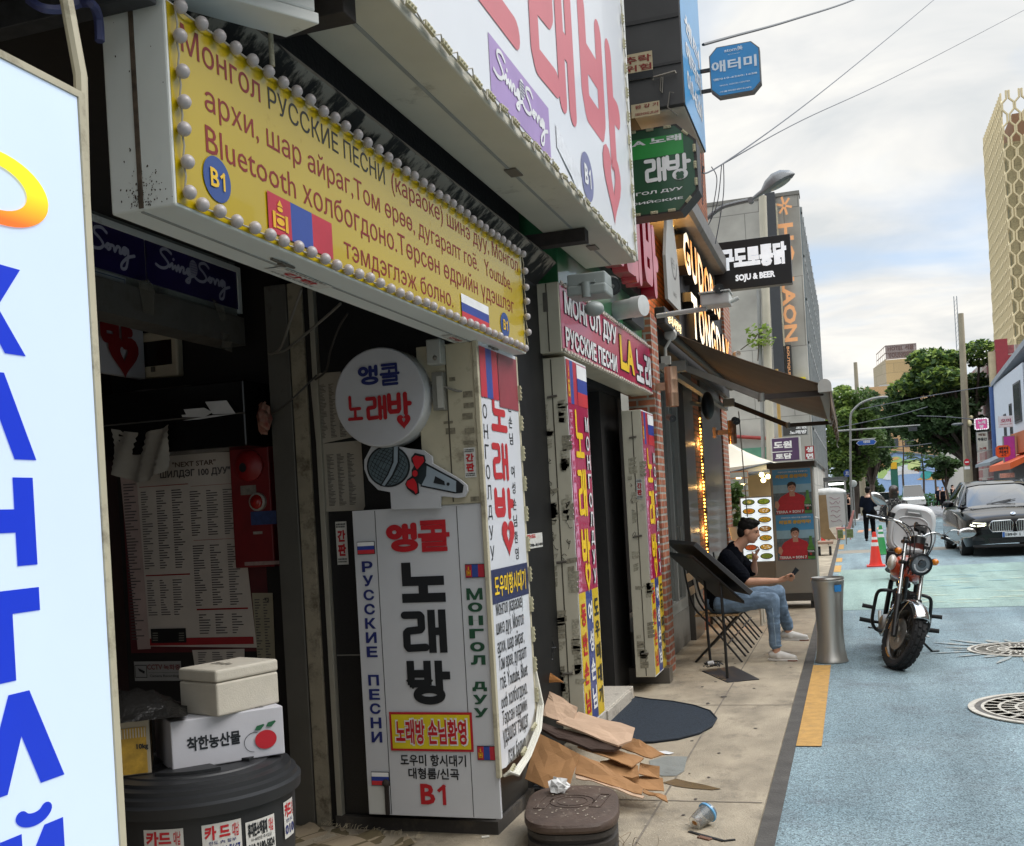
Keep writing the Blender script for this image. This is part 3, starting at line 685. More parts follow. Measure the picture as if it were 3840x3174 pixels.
for s,(xa,ya),(xb,yb),w,rr in(('МОНГОЛДУУ',(118,345),(190,1665),.062,.003),('동반손님 여성손님환영',(300,350),(366,1655),.062,.012)):
 ua,va=uvof(fY(xa,ya));ub,vb=uvof(fY(xb,yb));n=len(s)
 for i,c in enumerate(s):
  if c==' ':continue
  f_=(i+.5)/n;uc=ua+(ub-ua)*f_;vc=va+(vb-va)*f_;h=(va-vb)/n*.72
  text(k,px_,c,uc-w/2,vc-h/2,uc+w/2,vc+h/2,bold=rr)
rows=[('Монгол (караоке)',(212,385),(403,300)),('шинэ дуу, Монгол',(215,530),(410,415)),('архи, шар айраг,',(222,645),(415,560)),('Том өрөө, дугаралт',(232,775),(432,665)),('гоё. Youtube, Bluet',(245,920),(437,770)),('ooth холбогдоно.',(250,1045),(437,925)),('Төрсөн өдрийн',(258,1175),(435,1040)),('үдэшлэг тэмдэг',(265,1320),(445,1165)),('лэж болно.',(300,1425),(430,1310))]
for s,a,b in rows:
 u0,v0=uvof(fZ(*a));u1,v1=uvof(fZ(*b));text(k,px_,s,max(u0,4.9),(v0+v1)/2-.045,min(u1,5.495),(v0+v1)/2+.05,bold=.008)
obj('lettering',k,BLACKL,lb)
u0,v0=uvof(fZ(200,225));u1,v1=uvof(fZ(405,50))
bp=obj('blue_band',rect(MB(),px_,4.893,1.175,5.504,1.345,.002),mat('band_navy','22284f',.35),lb)
obj('lettering',text(MB(),px_,'도우미항시대기',4.93,1.205,5.45,1.315,bold=.02,d=.005),YEL,bp)
tl=MB()
for q in range(3):tl.tube([(-1.69+.012*q,4.90,.335+.01*q),(-1.675+.012*q,5.0,.325-.006*q),(-1.672+.012*q,5.2,.36),(-1.675+.012*q,5.42,.45),(-1.69+.012*q,5.54,.56),(-1.70,5.55,.75)],.008,6)
obj('led_tube',tl,mat('tube_white','d2cfc2',.4),lb,smooth=True)
z=.62
while z<2.4:ledmod((-1.69,5.518,z),(0,.02,1),.08,par=lb);z+=.165
for t in((5.0,.345),(5.2,.385),(5.4,.47)):ledmod((-1.68,t[0],t[1]),(0,1,.25),.07,par=lb)
pd=plY(4.88)
sb=thing('side_board','white karaoke board with red and black Korean lettering facing down the pavement','sign board',(-2.06,4.89,.13))
SBW=mat('board_white','c4c5c8',.4,var=.04,scale=2,dirt=.66,dcol=H('8d8a84'),dscale=4,coat=.1)
obj('board',MB().box(-2.425,-1.712,4.883,4.905,.125,1.675),SBW,sb,bevel=.002)
sm=MB();
for x in(-2.298,-1.855):sm.box(x-.0015,x+.0015,4.8815,4.883,.13,1.67)
obj('seam',sm,BLACKL,sb)
obj('clamp',MB().box(-2.325,-2.305,4.868,4.883,.13,.30).ell((-2.315,4.87,.29),.02),mat('rusty_dark','2a2320',.8,var=.4,scale=12),sb)
obj('foot_plate',MB().box(-2.42,-2.31,4.879,4.8825,.13,.27),WPT,sb)
m=MB();k=MB()
def du(p):return pd.uv(p)
def bx(f,a,b):u0,v0=du(f(*a));u1,v1=du(f(*b));return u0,v0,u1,v1
SQ={'노':[[(.10,1),(.10,.58)],[(.10,.58),(.9,.58)],[(.5,.58),(.5,.10)],[(.08,.09),(.92,.09)]]}
u0,v0,u1,v1=bx(fJ,(1160,575),(1395,335));han(m,pd,'앵',u0,v0,u1,v1,.10);u0,v0,u1,v1=bx(fJ,(1410,570),(1645,310));han(m,pd,'콜',u0,v0,u1,v1,.075,sq=True)
u0,v0,u1,v1=bx(fJ,(1280,970),(1605,640));P_=strokes(SQ['노'],(v1-v0)/(u1-u0),.115,True);put(k,pd,P_,u0,v0,u1,v1)
u0,v0,u1,v1=bx(fJ,(1285,1365),(1618,1020));han(k,pd,'래',u0,v0,u1,v1,.095,sq=True)
u0,v0,u1,v1=bx(fK,(575,425),(850,135));han(k,pd,'방',u0,v0,u1,v1,.10,sq=True)
u0,v0,u1,v1=bx(fK,(665,1078),(828,948));b1text(m,pd,u0,v0,u1,v1,bold=.03)
obj('lettering',m,RED,sb)
u0,v0,u1,v1=bx(fK,(530,825),(957,757));text(k,pd,'도우미 항시대기',u0,v0,u1,v1,bold=.022);u0,v0,u1,v1=bx(fK,(583,912),(912,845));text(k,pd,'대형룸/신곡',u0,v0,u1,v1,bold=.022)
obj('lettering',k,BLACKL,sb)
nv=MB()
for i,c in enumerate('РУССКИЕ ПЕСНИ'):
 if c==' ':continue
 vt,vb_=1.425,.485;st=(vt-vb_)/13;vc=vt-st*(i+.5);text(nv,pd,c,-2.385,vc-st*.38,-2.325,vc+st*.38,bold=.035)
obj('lettering',nv,NAVY,sb)
gv=MB()
for i,c in enumerate('Монгол дуу'):
 if c==' ':continue
 vt,vb_=1.265,.615;st=(vt-vb_)/10;vc=vt-st*(i+.5);w=.038 if i else.042;text(gv,pd,c,-1.785-w,vc-st*(.36 if i else.44),-1.785+w,vc+st*(.36 if i else.44),bold=.035)
obj('lettering',gv,GREENL,sb)
u0,v0,u1,v1=bx(fK,(470,725),(998,475))
wb=obj('welcome_plate',rect(MB(),pd,u0,v0,u1,v1,.006),mat('plate_red','b0202a',.4),sb)
obj('yellow_field',rect(MB(),pd,u0+.012,v0+.012,u1-.012,v1-.012,.0085),mat('plate_yellow','d3bf23',.4),wb)
uu=(u0+.035,v0+.035,u1-.03,v1-.035)
obj('lettering_outline',text(MB(),pd,'노래방 손님환영',uu[0]-.008,uu[1]-.008,uu[2]+.008,uu[3]+.008,bold=.075,d=.0105),WHT,wb)
obj('lettering',text(MB(),pd,'노래방 손님환영',*uu,bold=.03,d=.013),RED,wb)
for f_,fn in(((fJ,(932,585),(1058,487)),flag_ru),((fK,(345,950),(452,870)),flag_ru),((fJ,(1783,768),(1925,664)),flag_mn),((fK,(1040,785),(1155,700)),flag_mn)):
 u0,v0,u1,v1=bx(*f_);rect_=obj('flag_border',rect(MB(),pd,u0-.003,v0-.003,u1+.003,v1+.003,.004),BLACKL,sb);fn(sb,pd,u0,v0,u1,v1,.0065)
pc=plY(4.78)
cs=thing('circular_sign','round white lightbox sign with blue and red Korean letters on a shadowed wall','sign',(-2.13,4.85,2.09))
cc=(pc.uv(fX(630,555)));R_=.244
obj('drum',MB().lathe((cc[0],4.782,cc[1]),[(R_,0),(R_+.004,.02),(R_+.004,.13),(R_-.01,.14)],56,(0,1,0)),mat('drum_white','b9b9b8',.45,var=.06,dirt=.6,dcol=H('6b655c'),dscale=6),cs,smooth=True)
obj('face_panel',MB().lathe((cc[0],4.782,cc[1]),[(.0001,-.004),(R_-.006,-.003),(R_,.0)],56,(0,1,0)),mat('disc_white','c0c0c4',.4,var=.03),cs)
a=MB();pq=plY(4.775)
def cx_(f,p,q):u0,v0=pq.uv(f(*p));u1,v1=pq.uv(f(*q));return u0,v0,u1,v1
han(a,pq,'앵',*cx_(fX,(452,460),(618,272)),.085);han(a,pq,'콜',*cx_(fX,(640,462),(803,252)),.07);obj('lettering',a,NAVY,cs)
a=MB();han(a,pq,'노',*cx_(fX,(362,765),(482,535)),.11);han(a,pq,'래',*cx_(fX,(520,765),(690,535)),.10)
b4=cx_(fX,(720,815),(890,525));put(a,pq,strokes(GLY['방'],(b4[3]-b4[1])/(b4[2]-b4[0]),.10),*b4,raw=(0,0,1,1))
hc=pq.uv(fX(845,760));hl=[(x+hc[0],y*1.1+hc[1])for x,y in heart(0,0,.039)];hole=[(x*.22+hc[0],y*.36+hc[1]+.004)for x,y in heart(0,0,.039)][::-1]
P_,F_=cdt_fill([hl,hole]);a.add([pq.p(x,y,.0034)for x,y in P_],F_);obj('lettering',a,RED,cs)
pm=plY(4.84)
mc=thing('microphone_board','cut-out board of a cartoon microphone with a red bow','sign board',(-2.0,4.85,1.8))
ol=[(500,1100),(560,985),(700,960),(880,1000),(1010,1015),(1085,1070),(1090,1130),(1240,1215),(1330,1270),(1390,1320),(1395,1370),(1370,1420),(1310,1430),(1180,1415),(1160,1420),(1155,1520),(735,1530),(725,1380),(620,1360),(540,1280),(500,1180)]
ou=[pm.uv(fX(*q))for q in ol]
obj('board',MB().prism([pm.p(u,v,0)for u,v in ou][::-1],(0,.018,0)),mat('board_cut_white','b9babd',.45,var=.05),mc)
def mpoly(name,pts,m_,d,par=mc):
 q=MB();q.flat=True;P_,F_=cdt_fill([[pm.uv(fX(*p))for p in pts]]);q.add([pm.p(x,y,d)for x,y in P_],F_);return obj(name,q,m_,par)
OUTL=mat('mic_outline','10161b',.5);MG=mat('mic_grille','55646a',.5,var=.25,scale=40);MS=mat('mic_silver','8e9ba5',.4);MR=mat('mic_red','c01a26',.4)
def ellp(cx,cy,rx,ry,rot=0,n=36):
 c_,s_=cos(radians(rot)),sin(radians(rot));return[(cx+rx*cos(2*pi*i/n)*c_-ry*sin(2*pi*i/n)*s_,cy+rx*cos(2*pi*i/n)*s_+ry*sin(2*pi*i/n)*c_)for i in range(n)]
mpoly('head_outline',ellp(712,1155,188,182),OUTL,.003);hd=mpoly('head',ellp(712,1155,172,166),MG,.005)
gr=MB()
for i in range(-5,6):
 P=[]
 for t in range(-8,9):
  yy=t/8*150;xx=i*30+18*(1-(t/8)**2)*(1 if i>0 else-1)
  if(xx/165)**2+(yy/160)**2<1:P.append((712+xx*cos(.5)-yy*sin(.5),1155+xx*sin(.5)+yy*cos(.5)))
 for sgn in(0,1):
  Q=P if not sgn else[(712+(x-712)*cos(1.57)-(y-1155)*sin(1.57),1155+(x-712)*sin(1.57)+(y-1155)*cos(1.57))for x,y in P]
  for p,q in zip(Q,Q[1:]):
   u,v=pm.uv(fX(*p));u2,v2=pm.uv(fX(*q));d_=Vector((u2-u,v2-v)).normalized()*.0014 if(u2-u)**2+(v2-v)**2>0 else Vector((0,0));gr.poly([pm.p(u-d_.y,v+d_.x,.0065+.0003*sgn),pm.p(u+d_.y,v-d_.x,.0065+.0003*sgn),pm.p(u2+d_.y,v2-d_.x,.0065+.0003*sgn),pm.p(u2-d_.y,v2+d_.x,.0065+.0003*sgn)])
gr.flat=True;obj('mesh_pattern',gr,OUTL,hd)
mpoly('band_outline',[(752,985),(808,985),(810,1120),(760,1240),(690,1335),(640,1325),(700,1230),(745,1120)],OUTL,.008);mpoly('band',[(764,985),(798,985),(796,1120),(745,1235),(684,1325),(660,1318),(715,1230),(762,1120)],MS,.010)
mpoly('body_outline',[(1010,1110),(1060,1140),(1310,1275),(1365,1320),(1355,1385),(1290,1392),(990,1330)],OUTL,.003);mpoly('body',[(1045,1150),(1300,1285),(1300,1380),(1000,1320),(1040,1240)],MS,.005);mpoly('collar',[(980,1130),(1045,1150),(1040,1240),(1000,1320),(960,1290)],mat('mic_collar','18262c',.5),.0055)
mpoly('switch',[(1120,1240),(1200,1285),(1205,1320),(1105,1300)],OUTL,.0075);mpoly('button',ellp(1232,1310,14,15),OUTL,.0075)
mpoly('bow_outline',[(915,1080),(945,1040),(990,1050),(1030,1060),(1042,1110),(1020,1150),(980,1190),(985,1240),(970,1280),(980,1330),(985,1390),(950,1405),(920,1385),(880,1350),(862,1310),(880,1270),(920,1240),(918,1190),(940,1150),(915,1110)],OUTL,.011)
bw=mpoly('bow',[(925,1085),(955,1060),(985,1070),(1020,1072),(1030,1110),(1000,1150),(965,1185),(940,1140)],MR,.013);mpoly('bow_lower',[(930,1258),(880,1285),(872,1320),(895,1345),(940,1370),(955,1395),(970,1380),(965,1310),(945,1270)],MR,.013);mpoly('bow_knot',ellp(950,1218,23,28),MR,.0145)
pw=plY(5.148)
def inset(mb,pl,u0,v0,u1,v1,d,rows,seed,cols=2,f=(.05,.95),gap=.62):
 random.seed(seed);w=(u1-u0)/cols;h=(v1-v0)/rows
 for c in range(cols):
  for r in range(rows):
   q=random.uniform(.25,.8);rect(mb,pl,u0+w*c+w*f[0],v0+h*(r+gap*.5),u0+w*c+w*(f[0]+(f[1]-f[0])*q),v0+h*(r+1-gap*.5),d)
 return mb
PAP=mat('old_paper','b8afa6',.7,var=.08,scale=4);PINK=mat('list_grey','5b5556',.7);INK=mat('list_ink','4f4a4b',.7);PRED=mat('poster_red','8e1c22',.6)
pl_=thing('song_list_poster','large paper karaoke song list with red headings on the dark entrance wall','poster',(-3.57,5.14,1.5))
pts_=[(197,120),(990,92),(1015,330),(1160,1590),(340,1580),(245,360)]
q=MB();q.flat=True;P_,F_=cdt_fill([[pw.uv(fV(*p))for p in pts_][::-1]]);q.add([pw.p(x,y,.012)for x,y in P_],F_);obj('sheet',q,PAP,pl_)
def vr(f,a,b):u0,v0=pw.uv(f(*a));u1,v1=pw.uv(f(*b));return u0,v0,u1,v1
q=MB();text(q,pw,'"NEXT STAR"',*vr(fV,(515,214),(845,148)),bold=.02,d=.015);obj('lettering',q,mat('poster_brown','4b352a',.6),pl_)
q=MB();text(q,pw,'"ШИЛДЭГ 100 ДУУ"',*vr(fV,(400,308),(955,202)),bold=.03,d=.015);obj('lettering',q,INK,pl_)
q=MB();text(q,pw,'KY',*vr(fV,(222,186),(300,132)),bold=.06,d=.015);obj('lettering',q,PRED,pl_)
q=MB()
for a,b in(((262,362),(635,340)),((655,356),(1012,333)),((678,772),(1045,750)),((312,1045),(650,1022)),((702,1305),(1093,1282)),((345,1575),(1135,1505))):rect(q,pw,*vr(fV,a,b),d=.015)
obj('red_headings',q,PRED,pl_)
for nm,a,b,s in(('',(300,995),(620,370),1),('',(330,1350),(610,1060),2),('',(660,740),(1020,365),3),('',(690,1275),(1060,785),4),('',(720,1490),(1090,1320),5)):
 obj('song_text',inset(MB(),pw,*vr(fV,a,b),.015,max(6,int((a[1]-b[1])/19)),s,3),INK if s!=2 else PINK,pl_)
dv=obj('device_picture',rect(MB(),pw,*vr(fV,(358,1555),(620,1440)),.018),mat('device_black','161616',.4),pl_)
q=MB();
for i in range(4):
 for c in(370,570):rect(q,pw,*vr(fV,(c,1482+i*18),(c+40,1474+i*18)),.021)
obj('device_lights',q,mat('device_grey','77756c',.5),dv)
def poster(name,label,f,pts,m_,d,rows,seed,cols=2,ink=None,cat='poster'):
 t=thing(name,label,cat,tuple(pw.p(*pw.uv(f(*pts[0])),0)));q=MB();q.flat=True;P_,F_=cdt_fill([[pw.uv(f(*p))for p in pts]]);q.add([pw.p(x,y,d)for x,y in P_],F_);obj('sheet',q,m_,t)
 us=[pw.uv(f(*p))for p in pts];a=min(u for u,v in us);b=max(u for u,v in us);c=min(v for u,v in us);e=max(v for u,v in us);w=b-a;h=e-c
 obj('song_text',inset(MB(),pw,a+w*.1,c+h*.05,b-w*.08,e-h*.08,d+.003,rows,seed,cols),ink or INK,t);return t
poster('wall_poster','pinkish curling song list half hidden behind the large song list poster',fV,[(105,225),(250,225),(300,700),(330,1400),(345,1600),(245,1605)],mat('pink_paper','a8938e',.7),.008,52,8,1)
rb=tag(obj('red_backing_board',MB().box(-4.02,-3.1,5.147,5.151,.93,2.0),mat('dark_red_board','4d1218',.6,var=.2)),'dark red backing board behind the song list posters','board')
t=poster('company_flyer','narrow cream flyer headed TJ pinned beside the red alarm box',fV,[(1120,1172),(1278,1172),(1300,1700),(1165,1700)],mat('cream_paper','8f8873',.7),.010,22,9,2)
obj('lettering',text(MB(),pw,'TJ',*vr(fV,(1218,1240),(1250,1208)),bold=.04,d=.014),BLACKL,t)
poster('lower_flyer','creased song sheet behind the white foam box',fV,[(660,1610),(1060,1600),(1060,1736),(690,1800)],PAP,.006,10,11,3)
ab=thing('fire_alarm_box','dark red fire alarm box with a round lamp and torn stickers','alarm box',(-3.12,5.1,1.4))
obj('box',MB().box(-3.245,-3.0,5.07,5.148,1.40,2.06),mat('alarm_red','6b1015',.5,var=.2,scale=6),ab,bevel=.006)
pa=plY(5.07);
def va(f,a):return pa.uv(f(*a))
u,v=va(fV,(1100,200));obj('bell',MB().lathe((u,5.07,v),[(.085,0),(.085,-.02),(.06,-.04),(.0001,-.045)][::1],30,(0,1,0)),mat('alarm_bell','7d1418',.4,var=.15),ab,smooth=True)
obj('emblem',ngon(MB(),Plane((0,5.02,0),(1,0,0),(0,0,1)),u-.015,v-.01,.022,.026,.004,16),BLACKL,ab)
u,v=va(fV,(1165,475));lp=obj('lamp_ring',MB().lathe((u,5.07,v),[(.05,0),(.05,-.02),(.042,-.025)],26,(0,1,0)),mat('ring_pale','8d8880',.5),ab,smooth=True);obj('lamp',MB().ell((u,5.055,v),.042,.03,.042),mat('lamp_red','8c1a14',.2),lp,smooth=True)
for a,b,c,n in(((1110,655),(1300,540),'2b3c68','blue_sticker'),((1030,425),(1145,345),'77726a','torn_sticker'),((1125,725),(1195,700),'8a857d','torn_sticker'),((1060,965),(1325,925),'8d7872','torn_sticker'),((1080,275),(1150,250),'8d8880','torn_sticker')):
 u0,v0=va(fV,a);u1,v1=va(fV,b);obj(n,rect(MB(),pa,u0,v0,u1,v1,.003),mat('stk'+c,c,.6,var=.25,scale=40),ab)
cp=thing('camera_notice','white CCTV notice plate low on the dark wall above the boxes','notice',(-3.9,5.14,.9))
c4=vr(fW,(130,345),(515,178));obj('plate',rect(MB(),pw,*c4,.004),mat('plate_grey','8d8c8a',.5),cp)
q=MB();text(q,pw,'CCTV',*vr(fW,(235,250),(360,205)),bold=.02,d=.007);text(q,pw,'녹화중',*vr(fW,(375,252),(512,205)),bold=.02,d=.007);obj('lettering',q,mat('notice_red','6d2a2c',.5),cp)
q=MB();text(q,pw,'Camera Recording',*vr(fW,(258,318),(500,290)),bold=.01,d=.007);rect(q,pw,*vr(fW,(245,276),(512,272)),.007);
u0,v0,u1,v1=vr(fW,(135,318),(230,210));w=.004
for z in((u0,v0,u1,v0+w),(u0,v1-w,u1,v1),(u0,v0,u0+w,v1),(u1-w,v0,u1,v1)):rect(q,pw,*z,.007)
q.poly([pw.p(*pw.uv(fW(*p)),.007)for p in((155,235),(215,262),(212,285),(170,262))]);obj('lettering',q,BLACKL,cp)
p5=plY(4.995)
lt=thing('taped_song_sheet','long curling paper song list taped to the black stone wall under the circular sign','song list',(-2.4,4.99,1.5))
for pts_,d,sd in(([(38,425),(110,350),(300,335),(420,900),(90,970)],.008,4),([(92,965),(475,930),(510,1500),(495,1535),(170,1550)],.004,5)):
 q=MB();q.flat=True;L_=[p5 .uv(fX(*p))for p in pts_];P_,F_=cdt_fill([L_]);q.add([p5 .p(x,y,d)for x,y in P_],F_);sh=obj('sheet',q,mat('sheet_paper','9c968a',.7,var=.06,scale=6,dirt=.7,dcol=H('6d675b')),lt)
 us=[p5 .uv(fX(*p))for p in pts_];a=min(u for u,v in us);b_=max(u for u,v in us);c=min(v for u,v in us);e=max(v for u,v in us)
 obj('song_text',inset(MB(),p5,a+.05,c+.03,b_-.03,e-.06,d+.002,38,sd,3,gap=.55),mat('list_print','4f4a45',.7),sh)
u0,v0=p5 .uv(fX(270,2010));u1,v1=p5 .uv(fX(345,1632))
sticker('sticker','narrow white sticker with red letters on the black granite wall',p5,u0,v0,u1,v1,ganpanv)
pst=thing('metal_post','worn cream metal box post covered in torn stickers behind the microphone board','post',(-1.88,4.93,.2))
obj('strip',MB().box(-2.02,-1.722,4.872,4.8845,1.68,2.47),CREAM,pst,bevel=.004)
pk=plY(4.872);obj('seam',MB().box(-1.868,-1.862,4.869,4.872,1.69,2.46),mat('seam_dark','4a4438',.8),pst)
u0,v0=pk.uv(fX(1378,1255));u1,v1=pk.uv(fX(1462,990))
s1=sticker('sticker','white sticker with bold red letters on the worn cream post',pk,u0,v0,u1,v1,ganpanv,d=.003)
q=MB();random.seed(12)
for x0,y0,x1,y1 in((1360,560,1440,500),(1365,650,1450,600),(1355,750,1440,690),(1375,870,1455,820),(1365,970,1450,930),(1190,790,1270,760),(1240,420,1290,380),(1210,880,1290,820),(1425,1460,1500,1415)):
 u0,v0=pk.uv(fX(x0,y0));u1,v1=pk.uv(fX(x1,y1));k_=MB();rect(k_,pk,u0,v0,u1,v1,.003);obj('torn_sticker',k_,mat('torn_label','77705e',.8,var=.4,scale=60),pst)
tr=thing('transformer','small metal power supply with a printed label wired to the worn post','power supply',(-1.98,4.9,2.1))
a0=pk.uv(fX(1125,680));a1=pk.uv(fX(1205,340));obj('case',MB().box(a0[0],a1[0],4.83,4.871,a0[1],a1[1]),mat('psu_metal','8b8a82',.4,.5,var=.1),tr,bevel=.003)
pe=plY(4.83);obj('label_print',rect(MB(),pe,*pe.uv(fX(1140,650)),*pe.uv(fX(1175,370)),.002),mat('label_pale','b5b3aa',.6),tr)
a0=pk.uv(fX(1090,290));a1=pk.uv(fX(1200,60));jb=thing('junction_box','grey cable junction box high on the worn post under the yellow sign','junction box',(a0[0],4.9,a0[1]))
obj('case',MB().box(a0[0],a1[0],4.80,4.871,a0[1],a1[1]),ALUG,jb,bevel=.006);obj('screw',MB().ell((a1[0]-.03,4.80,a0[1]+.03),.012),mat('old_steel','77726a',.5,.7),jb)
def cable(name,label,pts,r,m_=None):
 return tag(obj(name,MB().tube(smooth_path(pts,6),r,6),m_ or mat('cable_grey','6d6a63',.5),smooth=True),label,'cable')
def yq(p,Y):return tuple(onY(p,Y))
CBD=mat('cable_dark','3b3834',.5)
cable('cable','pale cables looping down from the yellow sign to the door post',[yq(fF(400,320),4.4),yq(fF(330,520),4.6),yq(fF(265,700),4.8),yq(fF(200,745),4.9)],.007)
cable('cable','grey cable swooping under the yellow sign to the steel post',[yq(fF(655,415),4.6),yq(fF(560,500),4.7),yq(fF(420,620),4.8),yq(fF(290,720),4.9),yq(fF(185,740),4.92)],.007)
cable('cable','thin dark cable running from the post to the circular sign',[yq(fF(700,480),4.7),yq(fF(640,580),4.8),yq(fF(590,720),4.85),yq(fF(560,850),4.9),yq(fF(490,910),4.93)],.006,CBD)
cable('cable','dark cable sagging from the steel post across to the song sheet',[yq(fF(205,1140),4.95),yq(fF(300,1070),4.9),yq(fF(420,960),4.9),yq(fF(500,880),4.93)],.005,CBD)
cable('cable','grey cable looped on the worn post beside the circular sign',[yq(fF(1400,700),4.88),yq(fF(1440,800),4.88),yq(fF(1455,960),4.88),yq(fF(1420,985),4.87),yq(fF(1300,945),4.84),yq(fF(1240,930),4.84)],.006)
cable('cable','tangle of black wires behind the round sign',[yq(fF(1245,930),4.86),yq(fF(1260,1010),4.88),yq(fF(1270,1120),4.88),yq(fF(1310,1160),4.88),yq(fF(1345,1110),4.88)],.005,CBD)
pbk=plX(-3.75)
ol_=thing('old_karaoke_panel','old white sign panel with red Korean letters in the dark entrance','sign',(-4.0,4.6,2.2))
u0,v0=pbk.uv(fU(100,1140));u1,v1=pbk.uv(fU(450,740))
obj('panel',MB().box(-3.79,-3.752,u0-.9,min(u1,5.12),v0,v1+.03),mat('old_panel','b0acb0',.5),ol_)
q=MB();
def bu(f,a,b):x0,y0=pbk.uv(f(*a));x1,y1=pbk.uv(f(*b));return x0,y0,x1,y1
r4=bu(fU,(155,1060),(340,770));put(q,pbk,strokes(GLY['방'],(r4[3]-r4[1])/(r4[2]-r4[0]),.11),*r4,d=.014,raw=(0,0,1,1))
hc=pbk.uv(fU(303,1020));hl=[(x*.34+hc[0],y*.34+hc[1])for x,y in heart(0,0,.4)];hole=[(x*.08+hc[0],y*.12+hc[1])for x,y in heart(0,.03,.4)][::-1];P_,F_=cdt_fill([hl,hole]);q.add([pbk.p(x,y,.0145)for x,y in P_],F_)
han(q,pbk,'래',r4[0]-.34,r4[1]+.15,r4[0]-.06,r4[3],.1,d=.014);obj('lettering',q,mat('old_red','7a1418',.5),ol_)
db=thing('breaker_box','cream plastic breaker box with a dark smoked window','breaker box',(-3.7,5.1,2.2))
qd=[pw.uv(fU(*p))for p in((445,1205),(765,1185),(750,860),(428,885))]
obj('case',MB().prism([pw.p(u,v,.07)for u,v in qd],(0,.06,0)),mat('breaker_cream','b0a48e',.5,var=.08),db,bevel=.012)
obj('window',MB().prism([pw.p(*pw.uv(fU(*p)),.076)for p in((440,1135),(722,1102),(715,925),(432,960))],(0,.006,0)),mat('smoked','15100e',.2),db)
obj('catch',MB().prism([pw.p(*pw.uv(fU(*p)),.077)for p in((575,1160),(602,1157),(600,1120),(573,1124))],(0,.006,0)),mat('breaker_dark','4d463c',.5),db)
pss=plX(-3.1)
PUR=mat('deep_purple','1f1545',.3,var=.25,scale=5,coat=.3)
for i,(a,b,nm)in enumerate((((475,480),(1130,200),'whole'),(None,None,'cut'))):
 u0,v0,u1,v1=(4.23,2.80,5.0,3.0)if i==0 else(3.44,2.80,4.215,3.0)
 t=thing('song_machine_sign','dark purple sign with white script and a microphone, '+('the one beside the pale frame end' if i==0 else 'cut off by the tall lit sign'),'sign',(-3.09,u0,v0),'purple script signs over the entrance')
 obj('panel',MB().box(-3.1,-3.092,u0,u1,v0,v1),PUR,t);p_=plX(-3.092)
 obj('script_lettering',singsong(MB(),p_,u0+.07,v0+.01,u1-.08,v1-.01,.012),mat('script_silver','9a98a8',.4),t);micicon(t,p_,(u0+u1)/2-.02,v0+.14,.07,.006,mat('logo_silver','8d8b98',.4))
obj('sign_frame',MB().box(-3.12,-3.085,1.5,5.0,3.0,3.03).box(-3.11,-3.086,5.0,5.03,2.78,3.03),WPT,t)
wn=thing('licence_plate_sign','small white plate with blue Korean letters and a blue border','plate',(-3.05,3.7,2.6))
pwn=plX(-3.095);c4=[pwn.uv(fU(*p))for p in((85,425),(330,485),(345,690),(100,640))]
u0,u1=3.30,c4[1][0];v0,v1=c4[2][1]-.005,c4[1][1]+.01
obj('plate',rect(MB(),pwn,u0,v0,u1,v1,.002),mat('plate_dull','8f8d8a',.5),wn)
q=MB();text(q,pwn,'업소',u1-.15,v0+.03,u1-.03,v1-.03,bold=.03,d=.005);text(q,pwn,'용',u1-.36,v0+.03,u1-.27,v1-.03,bold=.03,d=.005);obj('lettering',q,mat('plate_blue','2a5a86',.5),wn)
q=MB()
for z in((u0,v0+.01,u1-.01,v0+.014),(u0,v1-.014,u1-.01,v1-.01),(u1-.014,v0+.01,u1-.01,v1-.01)):rect(q,pwn,*z,.005)
obj('border',q,mat('plate_border','26385a',.5),wn)
tp=thing('torn_tape','torn clear tape and scraps of paper hanging from the door beam','tape',(-3.05,4.4,2.5))
for pts_ in(((420,485),(500,480),(540,560),(530,740),(460,720)),((1020,860),(1090,880),(1100,1010),(1030,980)),((950,610),(1040,680),(1060,770),(1020,780))):
 obj('scrap',MB().poly([tuple(onX(fU(*p),-3.052))for p in pts_]),mat('tape','6d675c',.4,alpha=.55),tp)
cb=thing('black_cabinet','black lacquered cabinet standing in the dark entrance','cabinet',(-3.6,4.9,.02))
obj('carcass',MB().box(-4.04,-3.0,4.86,5.13,2.05,2.40),mat('lacquer','0d0d0e',.25,var=.3),cb,bevel=.01)
obj('door_edge',MB().box(-4.04,-3.0,4.845,4.86,2.22,2.226),mat('edge_grey','4d4b48',.5),cb)
pps=thing('paper_stack','fanned stack of white paper slips on the black cabinet','papers',(-3.3,4.8,2.2))
for i,pts_ in enumerate((((905,1365),(1060,1355),(1125,1450),(960,1455)),((750,1420),(900,1408),(960,1440),(770,1462)),((735,1460),(960,1440),(900,1475),(740,1475)),((745,1500),(960,1462),(1120,1452),(860,1492)))):
 obj('sheet',MB().poly([yq(fU(*p),4.83+.003*i)for p in pts_]),mat('slip_white','bdbcbc',.7),pps)
cl=MB();nx,ny=16,18;base=[yq(fU(*p),4.82)for p in((250,1560),(520,1500),(690,1640),(650,1930),(250,1900),(215,1640))]
P0=Vector(yq(fU(225,1560),4.83));PU=Vector(yq(fU(680,1530),4.83))-P0;PV=Vector(yq(fU(240,1920),4.83))-P0
vs=[]
for j in range(ny):
 for i in range(nx):
  a,b=i/(nx-1),j/(ny-1);d=.02*sin(a*17+b*4)+.012*sin(b*60)*.5+.03*sin(a*5)
  vs.append(P0+PU*(a*(1-.1*b))+PV*b*(1-.2*abs(a-.4))+Vector((0,d,-.03*sin(a*3.1))))
cl.add(vs,[(j*nx+i,j*nx+i+1,(j+1)*nx+i+1,(j+1)*nx+i)for j in range(ny-1)for i in range(nx-1)])
